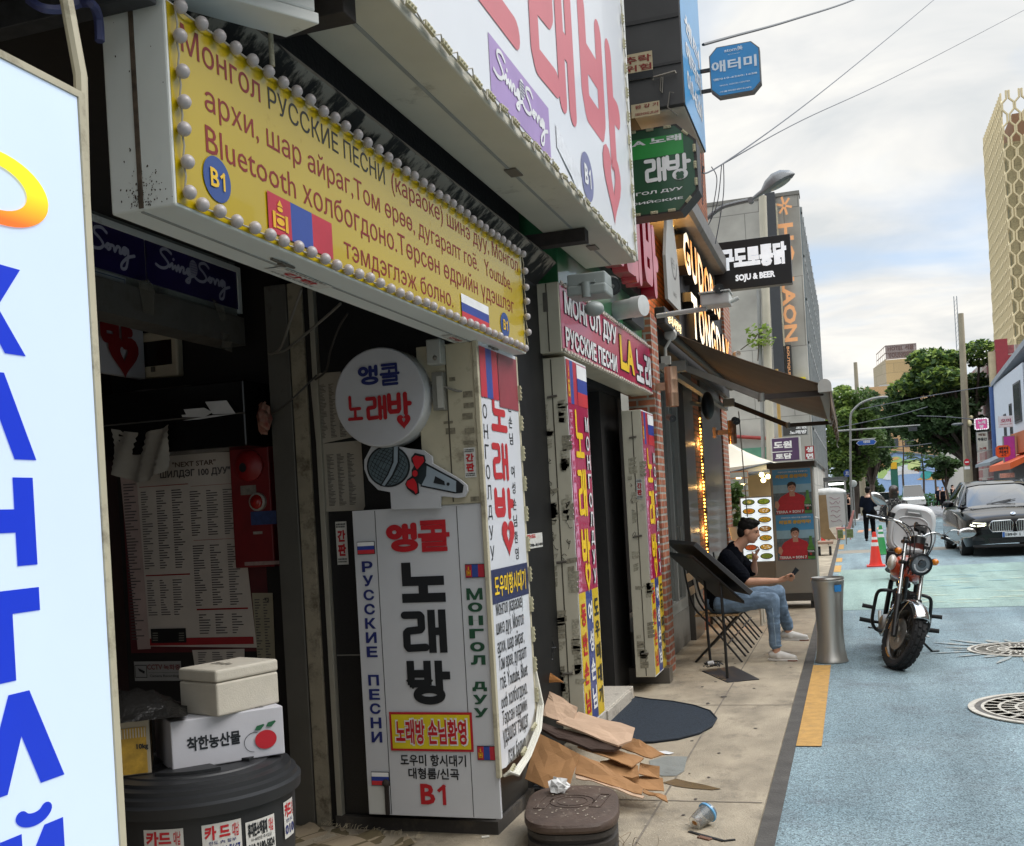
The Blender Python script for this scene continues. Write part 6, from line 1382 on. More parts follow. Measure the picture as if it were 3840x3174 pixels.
mbd=thing('menu_light_board','glowing white menu board of dish photographs behind the seated man','menu board',(-1.4,16.5,.5))
pm6=plY(16.5);c0,c1,c2,c3=[pm6 .uv(fQ(*p))for p in((340,990),(632,978),(668,1612),(400,1620))]
obj('case',MB().box(c0[0]-.02,c1[0]+.03,16.51,16.6,.18,c0[1]+.02),FS,mbd);obj('lit_panel',rect(MB(),pm6,c0[0],c2[1],c1[0]+.02,c0[1],.001),mat('menu_lit','d3dde2',.3,var=.02,emit=.75),mbd)
random.seed(6);W_=(c1[0]+.02-c0[0])/2;n=7;h=(c0[1]-c2[1])/n
for r in range(n):
 for c in range(2):
  uc,vc=c0[0]+W_*(c+.5),c0[1]-h*(r+.45);col=random.choice(('9a6a2a','7f8f2f','a8552a','c0912f','6b7a35'));
  q=MB();ngon(q,pm6,uc,vc,W_*.42,h*.34,.004,20);d=obj('dish_photo',q,mat('pan_dark','2b2420',.4),mbd);q=MB();ngon(q,pm6,uc,vc+h*.02,W_*.36,h*.27,.006,20);obj('food',q,mat('food'+col,col,.4,var=.5,scale=60,emit=.35),d)
  q=MB();q.flat=True
  for k_ in range(9):ngon(q,pm6,uc+random.uniform(-.22,.22)*W_,vc+h*(.02+random.uniform(-.16,.16)),W_*random.uniform(.03,.08),h*random.uniform(.03,.06),.0075+.0002*k_,7)
  obj('garnish',q,mat('garn'+str((r*2+c)%4),('e0c070','5f7a2a','c04a2a','e8e0c8')[(r*2+c)%4],.4,emit=.3),d)
  q=MB();rect(q,pm6,uc-W_*.3,vc-h*.45,uc+W_*.2,vc-h*.41,.004);obj('caption',q,mat('cap_grey','8a9096',.5),d)
CBS=[mat('cardboard_pale','b89a80',.8,var=.10,scale=3,bump=.15,bscale=60,dirt=.68,dcol=H('77604c')),mat('cardboard_brown','9a7046',.8,var=.12,scale=3,bump=.15,bscale=60,dirt=.66,dcol=H('5d4430')),mat('cardboard_orange','a8713c',.75,var=.08,scale=3),mat('cardboard_gap_shade','3b2a20',.85,var=.2)]  # last tone has the shade of the heap's gap painted into the card colour
def sheet(label,pts,m_,th=.006,curl=0.0):
 P=[onY(f0(x,y),Y)for x,y,Y in pts];n=len(P);c=sum(P,Vector())/n
 nr=Vector((0,0,0))
 for i in range(n):nr+=(P[i]-c).cross(P[(i+1)%n]-c)
 nr.normalize();nr=nr if nr.y>0 or abs(nr.y)<.1 and nr.z<0 else-nr
 q=MB();k=len(P)
 e=.004
 bot=[p+nr*th for p in P]
 q.add(P+bot+[c],[(i,(i+1)%k,2*k)for i in range(k)]+[(i,k+i,k+(i+1)%k,(i+1)%k)for i in range(k)]+[tuple(range(k,2*k))][::1])
 o=obj('cardboard_sheet',q,CBS[m_]);bm=bmesh.new();bm.from_mesh(o.data);bmesh.ops.subdivide_edges(bm,edges=[e for e in bm.edges if e.calc_length()>.05],cuts=3,use_grid_fill=True);bmesh.ops.triangulate(bm,faces=bm.faces)
 from mathutils import noise as N_
 for v in bm.verts:w=o.location+v.co;v.co+=nr*(.022*N_.noise(w*5)+.006*N_.noise(w*22))+Vector((0,0,.008*N_.noise(w*14)))
 bm.to_mesh(o.data);bm.free()
 return tag(o,label,'cardboard','flattened cardboard sheets in the heap')
sheet('orange cardboard flap sticking up at the back of the heap',[(296,183,6.25),(335,183,6.25),(522,308,6.1),(305,335,6.2)],2)
sheet('crumpled pale cardboard sheet leaning on the lightbox',[(312,345,6.25),(345,372,6.2),(430,398,6.15),(530,450,6.1),(632,505,6.02),(602,615,5.9),(490,605,5.9),(312,545,6.0)],0)
sheet('long pale cardboard sheet topping the heap',[(640,543,6.03),(1062,672,5.88),(1035,768,5.75),(935,792,5.68),(472,616,5.85)],0,.009)
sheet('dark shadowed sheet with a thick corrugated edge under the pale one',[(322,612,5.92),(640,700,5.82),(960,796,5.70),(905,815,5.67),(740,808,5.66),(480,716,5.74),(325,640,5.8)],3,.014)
sheet('brown sheet with a folded corner in the middle of the heap',[(630,788,5.72),(900,815,5.82),(1128,885,5.72),(1035,955,5.56),(930,905,5.60)],1)
sheet('tan torn sheet jutting towards the round mat',[(955,812,5.9),(1042,738,6.0),(1112,776,5.92),(1287,873,5.72),(1185,897,5.67)],1)
sheet('square brown cardboard panel with a printed mark hanging in front',[(330,690,5.72),(642,850,5.55),(545,1177,5.32),(240,1045,5.48)],1)
sheet('long low brown sheet sliding off the heap',[(640,848,5.56),(800,918,5.56),(980,1030,5.52),(1125,1108,5.48),(1112,1150,5.44),(890,1090,5.44),(610,1002,5.48)],1)
sheet('short tan sheet at the foot of the heap',[(960,1020,5.62),(1110,1010,5.68),(1272,1055,5.60),(1282,1138,5.5),(1120,1108,5.5)],1)
sheet('torn brown square with a black hole at the pavement end',[(1100,912,5.72),(1248,966,5.66),(1246,1052,5.6),(1088,1002,5.6)],1)
sheet('thin tan strip lying lowest on the paving',[(1120,1132,5.46),(1130,1110,5.48),(1296,1178,5.44),(1308,1218,5.38)],1)
sheet('folded box end in the shaded core of the heap',[(800,905,5.66),(900,880,5.72),(1085,940,5.62),(1092,1022,5.54),(1042,1036,5.52),(880,1002,5.54)],1,.02)
sheet('narrow beige plank of cardboard under the square panel',[(620,1008,5.5),(740,1040,5.48),(1135,1165,5.42),(1120,1178,5.40),(740,1062,5.42),(620,1036,5.44)],0)
q=MB();pp_=[onY(f0(*p),5.40)for p in((480,855),(530,855),(530,890),(480,885))]
for cx,cy,r in((500,862,10),(490,860,8),(516,872,13),(492,858,7)):
 L=[tuple(onY(f0(cx+r*cos(t),cy+r*sin(t)),5.478))for t in[2*pi*i/12 for i in range(12)]];q.poly(L)
DR=mat('pit_brown','4c3d34',.6,var=.25,scale=6,bump=.35,bscale=40,dirt=.58,dcol=H('8a7d70'),dscale=9);DR2=mat('pit_ribs','35302c',.65,var=.25,scale=8,dirt=.6,dcol=H('6b6258'),dscale=7,bump=.3)
mp_=thing('meter_pit','brown rounded plastic meter pit with a ribbed drum under a littered lid','meter pit',(-1.36,4.92,.02))
def rsq(cx,cy,rx,ry,rot,e=3.2,n=44):
 L=[]
 for i in range(n):
  t=2*pi*i/n;c,s=cos(t),sin(t);x=rx*math.copysign(abs(c)**(2/e),c);y=ry*math.copysign(abs(s)**(2/e),s);L.append((cx+x*cos(rot)-y*sin(rot),cy+x*sin(rot)+y*cos(rot)))
 return L
def rstack(prof,rx,ry,cx=-1.355,cy=4.905,rot=.22):
 q=MB();n=44;
 for sc_,z in prof:q.v+=[(x,y,z)for x,y in rsq(cx,cy,rx*sc_,ry*sc_,rot)]
 k=len(prof)
 q.f+=[(i*n+j,i*n+(j+1)%n,(i+1)*n+(j+1)%n,(i+1)*n+j)for i in range(k-1)for j in range(n)]+[tuple(range((k-1)*n,k*n))]
 return q
obj('drum',rstack([(.97,.0),(1,.02),(1,.05),(.94,.055),(.94,.07),(1,.075),(1,.105),(.94,.11),(.94,.125),(1,.13),(1,.155),(.95,.16)],.215,.33),DR2,mp_,smooth=True,sharp=30)
ld=obj('lid',rstack([(.99,.158),(1.03,.164),(1.05,.175),(1.05,.192),(1.03,.203),(.98,.208),(.001,.211)],.215,.33),DR,mp_,smooth=True,sharp=30)
q=MB();n=26
for r,w in((.11,.006),(.075,.004)):q.lathe((-1.36,4.93,.209),[(r,0),(r,.004),(r-w,.004),(r-w,0)],n,sx=1,sy=1)
for x in(-.13,.13):
 for a in(-.11,.11):q.obox((-1.36+x*cos(.22)-0,4.93+x*sin(.22)+a,.211),(.025,0,0),(0,.003,0),(0,0,.002))
 for a in(-.025,.025):q.obox((-1.36+x+a,4.93+x*.22,.211),(.003,0,0),(0,.11,0),(0,0,.002))
obj('moulded_mark',q,DR,ld)
random.seed(11)
q=MB().ell((-1.47,5.08,.24),.05,.04,.03,12,9);q.v=[(x+random.uniform(-.014,.014),y+random.uniform(-.014,.014),max(.212,z+random.uniform(-.014,.018)))for x,y,z in q.v]
tag(obj('crumpled_tissue',q,mat('tissue','d0cecb',.9,var=.05)),'crumpled white tissue on the meter pit lid','tissue')
q=MB()
for i in range(170):
 r=random.random()
 if r<.45:x,y,z=random.uniform(-1.55,-1.15),random.uniform(4.65,5.2),.2125
 else:x,y,z=random.gauss(-1.0,.16),random.gauss(5.05,.28),.0245
 if z<.1 and-1.62<x<-1.1 and 4.55<y<5.25:continue
 s_=random.uniform(.003,.009);a=random.uniform(0,3);q.poly([(x+s_*cos(a+t)*random.uniform(.5,1),y+s_*sin(a+t)*random.uniform(.5,1),z)for t in(0,1.5,3,4.5)])
tag(obj('litter_crumbs',q,mat('crumbs','b5aa98',.9,var=.3,scale=300)),kind='stuff')
q=MB();L=[(-1.955,7.05),(-1.80,6.98),(-1.55,6.96),(-1.35,7.0),(-1.20,7.1),(-1.08,7.28),(-1.02,7.52),(-1.02,7.78),(-1.10,8.05),(-1.25,8.26),(-1.45,8.43),(-1.65,8.52),(-1.79,8.62),(-1.80,8.5),(-1.80,7.9)]
mt=tag(obj('door_mat',MB().prism([(x,y,.02)for x,y in L],(0,0,.012)),mat('mat_navy','232d38',.95,var=.3,scale=60,bump=.9,bscale=220,dirt=.66,dcol=H('5a626a'),dscale=12)),'dark blue half round carpet mat in front of the karaoke step','mat')
obj('hem',MB().tube([(x,y,.033)for x,y in L[1:13]],.007,6),mat('mat_hem','1b232c',.9),mt)
rg=bpy.data.materials.new('check_rug');rg.use_nodes=True;t_=rg.node_tree;ck=t_.nodes.new('ShaderNodeTexChecker');ck.inputs['Scale'].default_value=6.0;ck.inputs['Color1'].default_value=(*H('9a8a72'),1);ck.inputs['Color2'].default_value=(*H('62563d'),1)
mpn=t_.nodes.new('ShaderNodeMapping');mpn.inputs['Rotation'].default_value=(0,0,.45);t_.links.new(t_.nodes.new('ShaderNodeTexCoord').outputs['Object'],mpn.inputs[0]);t_.links.new(mpn.outputs[0],ck.inputs[0]);nz=t_.nodes.new('ShaderNodeTexNoise');nz.inputs['Scale'].default_value=180;bp_=t_.nodes.new('ShaderNodeBump');bp_.inputs['Strength'].default_value=.8;t_.links.new(nz.outputs[0],bp_.inputs['Height']);b_=t_.nodes['Principled BSDF'];t_.links.new(bp_.outputs[0],b_.inputs['Normal']);t_.links.new(ck.outputs[0],b_.inputs['Base Color']);b_.inputs['Roughness'].default_value=.95
A_,B_=Vector((-2.86,5.0,.022)),Vector((-2.12,4.82,.022));dv=Vector((-.2,-1.0,0)).normalized()
q=MB();vs=[];nx,ny=20,14;random.seed(5)
for j in range(ny+1):
 for i in range(nx+1):
  a,b=i/nx,j/ny;p=A_.lerp(B_,a)+dv*(b*1.2+(random.uniform(-.02,.02)if j in(0,)else 0));vs.append((p.x+(random.uniform(-.012,.012)if i==nx else 0),p.y,.026+.008*sin(a*13+b*5)+(.012*sin(a*23)if j==0 else 0)))
q.add(vs,[(j*(nx+1)+i,(j+1)*(nx+1)+i,(j+1)*(nx+1)+i+1,j*(nx+1)+i+1)for j in range(ny)for i in range(nx)])
ru=tag(obj('checked_rug',q,rg),'frayed brown and beige checked rug in the karaoke entrance','rug')
q=MB()
for i in range(60):a=random.random();p=A_.lerp(B_,a)+Vector((0,0,.01));d=Vector((random.uniform(-.02,.02),random.uniform(.02,.05),random.uniform(-.005,.02)));q.tube([p,p+d*.5+Vector((0,0,.008)),p+d],.0012,3)
obj('fringe',q,mat('fringe','a89a80',.9),ru)
cu=thing('plastic_cup','crushed clear plastic cup with a blue rimmed lid lying on the pavement','cup',tuple(onZ(f0(1555,1400),.02)))
c=onZ(f0(1560,1405),.02)+Vector((0,0,.045));d=Vector((.55,.75,.35)).normalized()
CL=mat('clear_plastic','d5d5d2',.08,var=.02,trans=.85);obj('body',MB().lathe(c-d*.05,[(.0001,0),(.036,0),(.047,.10),(.0475,.101),(.0365,.001)],24,d),CL,cu,smooth=True)
obj('lid_rim',MB().lathe(c-d*.05,[(.047,.095),(.053,.098),(.053,.106),(.047,.108)],24,d),mat('lid_blue','6aa5cf',.2),cu,smooth=True);obj('dome',MB().lathe(c-d*.05,[(.048,.106),(.044,.122),(.03,.132),(.0001,.135)],20,d),CL,cu,smooth=True)
obj('coffee_dregs',MB().ell(c-d*.03,.026,.03,.018),mat('dregs','8a5a24',.3,var=.3),cu,smooth=True);obj('ice_bits',MB().ell(c-d*.01+Vector((-.01,0,.005)),.012,.01,.009).ell(c-d*.02+Vector((.01,0,.0)),.01,.012,.009),mat('ice','d8d8d8',.2),cu)
q=MB();a,b=onZ(f0(1468,1437),.024),onZ(f0(1725,1508),.024);e=onZ(f0(1812,1498),.024);q.bar(a,b,.018,.005);q.bar(b,e,.014,.005)
tag(obj('black_strap',q,BLACKL),'black plastic strap lying beside the crushed cup','strap')
a,b=onZ(f0(1540,1475),.024),onZ(f0(1630,1498),.024);tag(obj('brown_clip',MB().bar(a,b,.03,.008),mat('clip_brown','6b4a38',.6),bevel=.003),'small brown plastic clip touching the black strap','clip')
for i,(lab,a,b,m_)in enumerate((('orange tipped cigarette butt under the white side board',(1112,1238),(1105,1268),'a8702c'),('white cigarette end lying flat under the side board',(1060,1297),(1110,1290),'c8c4ba'))):
 a,b=onZ(fK(*a),.026),onZ(fK(*b),.026);tag(obj('cigarette_butt',MB().cyl(a,b,.006),mat('butt'+m_,m_,.8)),lab,'cigarette butt')
q=MB();c=onZ(f0(1290,840),.024)
q.poly([onZ(f0(*p),.026)for p in((1210,838),(1290,832),(1358,848),(1320,858),(1250,850))]);tag(obj('paper_scrap',q,WHT),'thin white paper scrap by the round mat','paper')
q=MB().poly([onZ(f0(*p),.024)for p in((1170,905),(1300,872),(1455,875),(1430,985),(1370,1020),(1260,1020),(1180,960))]);struct('patch_slab',q,mat('patched_cement','7b7d78',.85,var=.15,bump=.4,dirt=.55,dcol=H('4f4d48')))
bx_=thing('black_tray','dusty black plastic tray jammed under the vertical lightbox','tray',tuple(onZ(f0(200,1130),.02)))
a=onZ(f0(150,1165),.02);obj('tray',MB().box(a.x-.02,a.x+.2,a.y,a.y+.22,.02,.06),mat('tray_black','26282a',.5,var=.3,dirt=.55,dcol=H('55524c')),bx_,bevel=.004);obj('grid',MB().box(a.x+.02,a.x+.16,a.y+.03,a.y+.18,.06,.066),mat('tray_grid','3c3f40',.6,var=.5,scale=80),bx_)
q=MB();c=onY(f0(322,70),6.2)
for i in range(8):q.torus(c+Vector((0,0,.0)),(.5,-.8,.2),.03+.012*i,.003,28,4)
for i in range(10):a=2*pi*i/10;q.cyl(c,c+Vector((.11*cos(a),.06*cos(a)+.02*sin(a),.12*sin(a))),.003,None,4)
tag(obj('fan_guard',q,mat('fan_black','1d1e20',.4)),'black wire fan guard behind the vertical lightbox','fan guard')
q=MB();random.seed(14)
for i in range(9):p=Vector((-1.10+random.uniform(-.03,.1),4.8+random.uniform(-.15,.2),.02));q.tube(smooth_path([p,p+Vector((random.uniform(-.05,.08),random.uniform(-.1,.05),.05)),p+Vector((random.uniform(-.05,.14),random.uniform(-.15,.1),random.uniform(.0,.08)))],3),.0015,3)
tag(obj('dry_stems',q,mat('dry_stem','7d6f5a',.9)),'dry grass stems beside the meter pit','plant')
SKIN=mat('skin','b98a70',.5,var=.06,scale=12);SKIN2=mat('skin_light','c9a08a',.5,var=.05)
HAIR=mat('hair_black','120f0d',.65,var=.4,scale=60,bump=.6,bscale=120,spec=.2)
def remesh(name,mb,m_,parent,vox,smooth=3,fold=0):
 me=bpy.data.meshes.new('tmp');me.from_pydata(mb.v,[],mb.f);bm=bmesh.new();bm.from_mesh(me);bmesh.ops.recalc_face_normals(bm,faces=bm.faces);bm.to_mesh(me);bm.free()
 o=bpy.data.objects.new('tmp',me);COL.objects.link(o)
 r=o.modifiers.new('r','REMESH');r.mode='VOXEL';r.voxel_size=vox;r.adaptivity=0
 if smooth:s=o.modifiers.new('s','SMOOTH');s.iterations=smooth;s.factor=.5
 dg=bpy.context.evaluated_depsgraph_get();dg.update();nm=bpy.data.meshes.new_from_object(o.evaluated_get(dg));bpy.data.objects.remove(o);bpy.data.meshes.remove(me)
 from mathutils import noise as N_
 q=MB();q.v=[tuple(v.co+v.normal*(fold*(N_.noise(v.co*9)*.7+.9*max(0,.35-abs(N_.noise(Vector((v.co.x*10,v.co.y*10,v.co.z*20)))))))if fold else v.co)for v in nm.vertices];q.f=[tuple(p.vertices)for p in nm.polygons];bpy.data.meshes.remove(nm)
 return obj(name,q,m_,parent,smooth=True,sharp=180)
def chain(mb,pts,rs,n=12):
 """tapered limb: spheres at the joints, cones between"""
 for p,r in zip(pts,rs):mb.ell(p,r,r,r,n,8)
 for(a,b),(r0,r1)in zip(zip(pts,pts[1:]),zip(rs,rs[1:])):mb.tube([a,b],[r0,r1],n)
 return mb
def head(mb,c,fwd,up,s=1.0,face=True):
 """skull, jaw, nose, ears round centre c; returns basis"""
 fwd=Vector(fwd).normalized();up=Vector(up);up=(up-fwd*up.dot(fwd)).normalized();rt=fwd.cross(up);R=Matrix((rt,fwd,up)).transposed();c=Vector(c)
 T=lambda x,y,z:c+R@(Vector((x,y,z))*s)
 mb.ell(T(0,-.012,.03),.074*s,.092*s,.088*s,18,14,R);mb.ell(T(0,.022,-.035),.060*s,.068*s,.075*s,16,12,R);mb.ell(T(0,.045,-.082),.034*s,.032*s,.026*s,12,8,R)
 mb.ell(T(0,.058,.028),.05*s,.03*s,.02*s,12,8,R)
 mb.ell(T(0,.094,-.02),.013*s,.018*s,.018*s,10,8,R);mb.ell(T(0,.086,.004),.010*s,.014*s,.026*s,10,8,R)
 mb.ell(T(0,.080,-.052),.024*s,.013*s,.007*s,10,6,R);mb.ell(T(0,.078,-.064),.021*s,.013*s,.008*s,10,6,R)
 for k in(-1,1):mb.ell(T(k*.077,-.008,-.005),.009*s,.022*s,.034*s,10,8,R)
 return R,T
def eyes(par,T,R,s):
 q=MB();b=MB()
 for k in(-1,1):q.ell(T(k*.03,.077,.008),.013*s,.006*s,.005*s,8,6,R);b.ell(T(k*.031,.083,.03),.017*s,.006*s,.004*s,8,6,R)
 obj('eye',q,mat('eye_dark','1c1512',.2),par);obj('eyebrow',b,HAIR,par)
pm_=thing('person','man in a navy T-shirt and faded jeans seated smoking with a phone in hand','person',(-1.2,10.72,G0))
def sp(x,y,Y):return onY(fR(x,y),Y)
YC=10.72;YN=10.55;YF_=10.92
hip=sp(640,915,YC)+Vector((0,0,.03));
chest=sp(690,560,YC);neck=sp(770,385,YC);hd=sp(893,235,YC)
hipN,hipF=hip+Vector((.02,-.085,0)),hip+Vector((.02,.085,0))
kneeN=sp(1100,835,10.60)+Vector((0,0,-.035));kneeF=sp(1150,775,10.86)+Vector((0,0,-.03))
ankN=sp(1145,1335,10.62);ankF=sp(1262,1165,11.55)
ankF=Vector((-.70,11.35,.13));ankF=sp(1255,1160,11.05)
shN,shF=sp(680,470,10.52),sp(760,470,10.93)
elN=sp(880,700,10.42);wrN=sp(1165,690,10.45)
elF=sp(905,600,10.98)+Vector((.03,0,-.02));wrF=sp(940,520,10.86)
body=MB()
R1,T1=head(body,hd,(1,-.12,-.22),(.2,0,1),1.02)
chain(body,[neck+Vector((-.02,0,-.03)),hd+R1@Vector((0,-.02,-.06))],[.062,.055])
chain(body,[hip,chest+Vector((0,0,-.1)),chest,neck],[.12,.125,.125,.07])
def arm(mb,sh,el,wr):chain(mb,[sh,sh.lerp(el,.5),el,el.lerp(wr,.35),wr],[.052,.046,.038,.038,.025])
arm(body,shN,elN,wrN);arm(body,shF,elF,wrF)
hN=sp(1235,668,10.45);
chain(body,[wrN,wrN.lerp(hN,.6),hN],[.024,.030,.027])
for i,(x,y,x2,y2)in enumerate(((1275,640,1300,628),(1290,655,1312,648),(1285,675,1312,668),(1270,690,1292,690))):chain(body,[hN,sp(x,y,10.43+.012*i),sp(x2,y2,10.42+.012*i)],[.013,.0105,.009],8)
chain(body,[wrN.lerp(hN,.4),sp(1245,640,10.40),sp(1280,625,10.41)],[.014,.011,.009],8)
hF=sp(945,465,10.84);chain(body,[wrF,hF],[.024,.03])
for i,(x,y,x2,y2,x3,y3)in enumerate(((960,440,985,400,968,370),(955,445,960,405,945,415),(950,455,975,470,958,492),(945,470,968,490,950,508))):chain(body,[hF,sp(x,y,10.82),sp(x2,y2,10.80+.01*i),sp(x3,y3,10.79+.01*i)],[.014,.0115,.010,.0085],8)
chain(body,[hF,sp(925,440,10.80),sp(920,425,10.80)],[.014,.011,.009],8)
for a in(ankN,ankF):chain(body,[a+Vector((-.005,0,.10)),a,a+Vector((0,0,-.03))],[.043,.040,.042])
remesh('body',body,SKIN,pm_,.0075,3);eyes(pm_,T1,R1,1.02)
hr=MB();hr.ell(T1(0,-.025,.055),.090,.100,.080,18,12,R1);hr.ell(T1(0,-.065,-.005),.078,.055,.075,16,10,R1);hr.ell(T1(0,.035,.098),.066,.056,.030,14,9,R1)
random.seed(3)
for i in range(40):a,b=random.uniform(-2.4,2.4),random.uniform(.0,1.2);p=T1(.072*sin(a)*cos(b*.6),-.02-.07*cos(a)*cos(b*.4),.06+.065*sin(b));hr.ell(p,.020,.026,.015,8,6,R1)
remesh('hair',hr,HAIR,pm_,.007,1)
DEN=mat('denim','6f8296',.9,var=.28,scale=9,bump=1.0,bscale=24,spec=.1);TSH=mat('navy_tee','0c0e15',.9,var=.25,scale=6,bump=1.0,bscale=16,spec=.08);SHO=mat('white_shoe','d0cbc4',.55,var=.05);SOLE=mat('gum_sole','7a4a36',.7)
ts=MB();chain(ts,[hip+Vector((-.01,0,.02)),hip.lerp(chest,.35)+Vector((-.02,0,0)),chest+Vector((-.01,0,-.05)),chest.lerp(neck,.5),neck+Vector((-.02,0,-.01))],[.150,.148,.145,.115,.078])
chain(ts,[hip+Vector((-.02,-.07,0)),chest+Vector((-.02,-.10,0)),shN+Vector((0,.02,0))],[.11,.10,.072]);chain(ts,[hip+Vector((-.02,.07,0)),chest+Vector((-.02,.10,0)),shF+Vector((0,-.02,0))],[.11,.10,.072])
chain(ts,[shN,shN.lerp(elN,.45),shN.lerp(elN,.82)],[.075,.072,.066]);chain(ts,[shF,shF.lerp(elF,.5),shF.lerp(elF,.85)],[.075,.07,.064])
remesh('t_shirt',ts,TSH,pm_,.009,6,.014)
jn=MB();
for h_,k_,a_ in((hipN,kneeN,ankN),(hipF,kneeF,ankF)):
 chain(jn,[h_,h_.lerp(k_,.5),k_,k_.lerp(a_,.3),k_.lerp(a_,.65),a_+Vector((-.004,0,.055))],[.118,.094,.076,.068,.058,.055])
chain(jn,[hipN,hipF],[.125,.125]);jn.ell(hip+Vector((-.03,0,-.01)),.14,.16,.12)
remesh('jeans',jn,DEN,pm_,.009,4,.016)
q=MB();
for a_ in(ankN,ankF):q.torus(a_+Vector((-.004,0,.045)),(.05,0,1),.052,.008,20,6)
obj('hem',q,mat('denim_hem','6f8394',.85),pm_,smooth=True)
q=MB();P=[]
for t in range(9):P.append(kneeN.lerp(ankN,.1+.8*t/8)+Vector((.005,-.072+.018*t/8,0)))
obj('seam',q.tube(P,.0035,5),mat('denim_seam','9aabb8',.85),pm_)
def shoe(a,fwd,pitch,name='shoe'):
 f_=Vector(fwd).normalized();s_=MB();u=Vector((0,0,1));f2=(f_+u*pitch).normalized();z=Vector((0,0,-.055))
 c=a+z;chain(s_,[c-f2*.045+Vector((0,0,.02)),c+Vector((0,0,.025)),c+f2*.09+Vector((0,0,.005)),c+f2*.17+Vector((0,0,-.004))],[.042,.044,.040,.030]);s_.ell(c+f2*.03,.05,.05,.035)
 o=remesh(name,s_,SHO,pm_,.007,3);w=Vector((-f2 .y,f2 .x,0)).normalized();q=MB()
 L=[(-.085,-.02),(-.075,-.035),(-.03,-.04),(.05,-.042),(.12,-.045),(.18,-.035),(.205,-.012),(.205,.012),(.18,.035),(.12,.045),(.05,.042),(-.03,.04),(-.075,.035),(-.085,.02)]
 nn=w.cross(f2).normalized();nn=-nn if nn.z<0 else nn
 obj('sole',MB().prism([tuple(c+f2*x+w*y-nn*.036)for x,y in L],tuple(nn*.020)),SHO,o,bevel=.004)
 obj('sole_toe',MB().prism([tuple(c+f2*x+w*y*1.02-nn*.034)for x,y in L[4:10]],tuple(nn*.013)),SOLE,o);q=MB()
 for i in range(4):x=.03+.024*i;q.tube([c+f2*x+w*-.022+nn*(.046-.006*i),c+f2*x+nn*(.053-.006*i),c+f2*x+w*.022+nn*(.046-.006*i)],.003,5)
 obj('laces',q,WHT,o)
shoe(ankN+Vector((0,0,-.01)),(1,-.25,0),-.02);shoe(ankF+Vector((0,0,-.0)),(1,-.2,0),-.02)
ph=thing('phone','dark phone in the seated man\'s hand','phone',tuple(sp(1305,610,10.42)))
pq_=[sp(1262,655,10.415),sp(1300,650,10.44),sp(1355,590,10.46),sp(1320,562,10.43)];nr_=(pq_[1]-pq_[0]).cross(pq_[2]-pq_[1]).normalized()*.008
obj('body',MB().prism([tuple(p)for p in pq_],tuple(nr_)),mat('phone_dark','22252a',.3),ph,bevel=.003);obj('camera_bump',MB().ell(pq_[3].lerp(pq_[1],.25)+nr_*-.2,.008,.008,.008),BLACKL,ph)
q=MB().cyl(sp(985,385,10.79),sp(935,420,10.78),.004);tag(obj('cigarette',q,WHT),'cigarette between the seated man\'s fingers','cigarette')
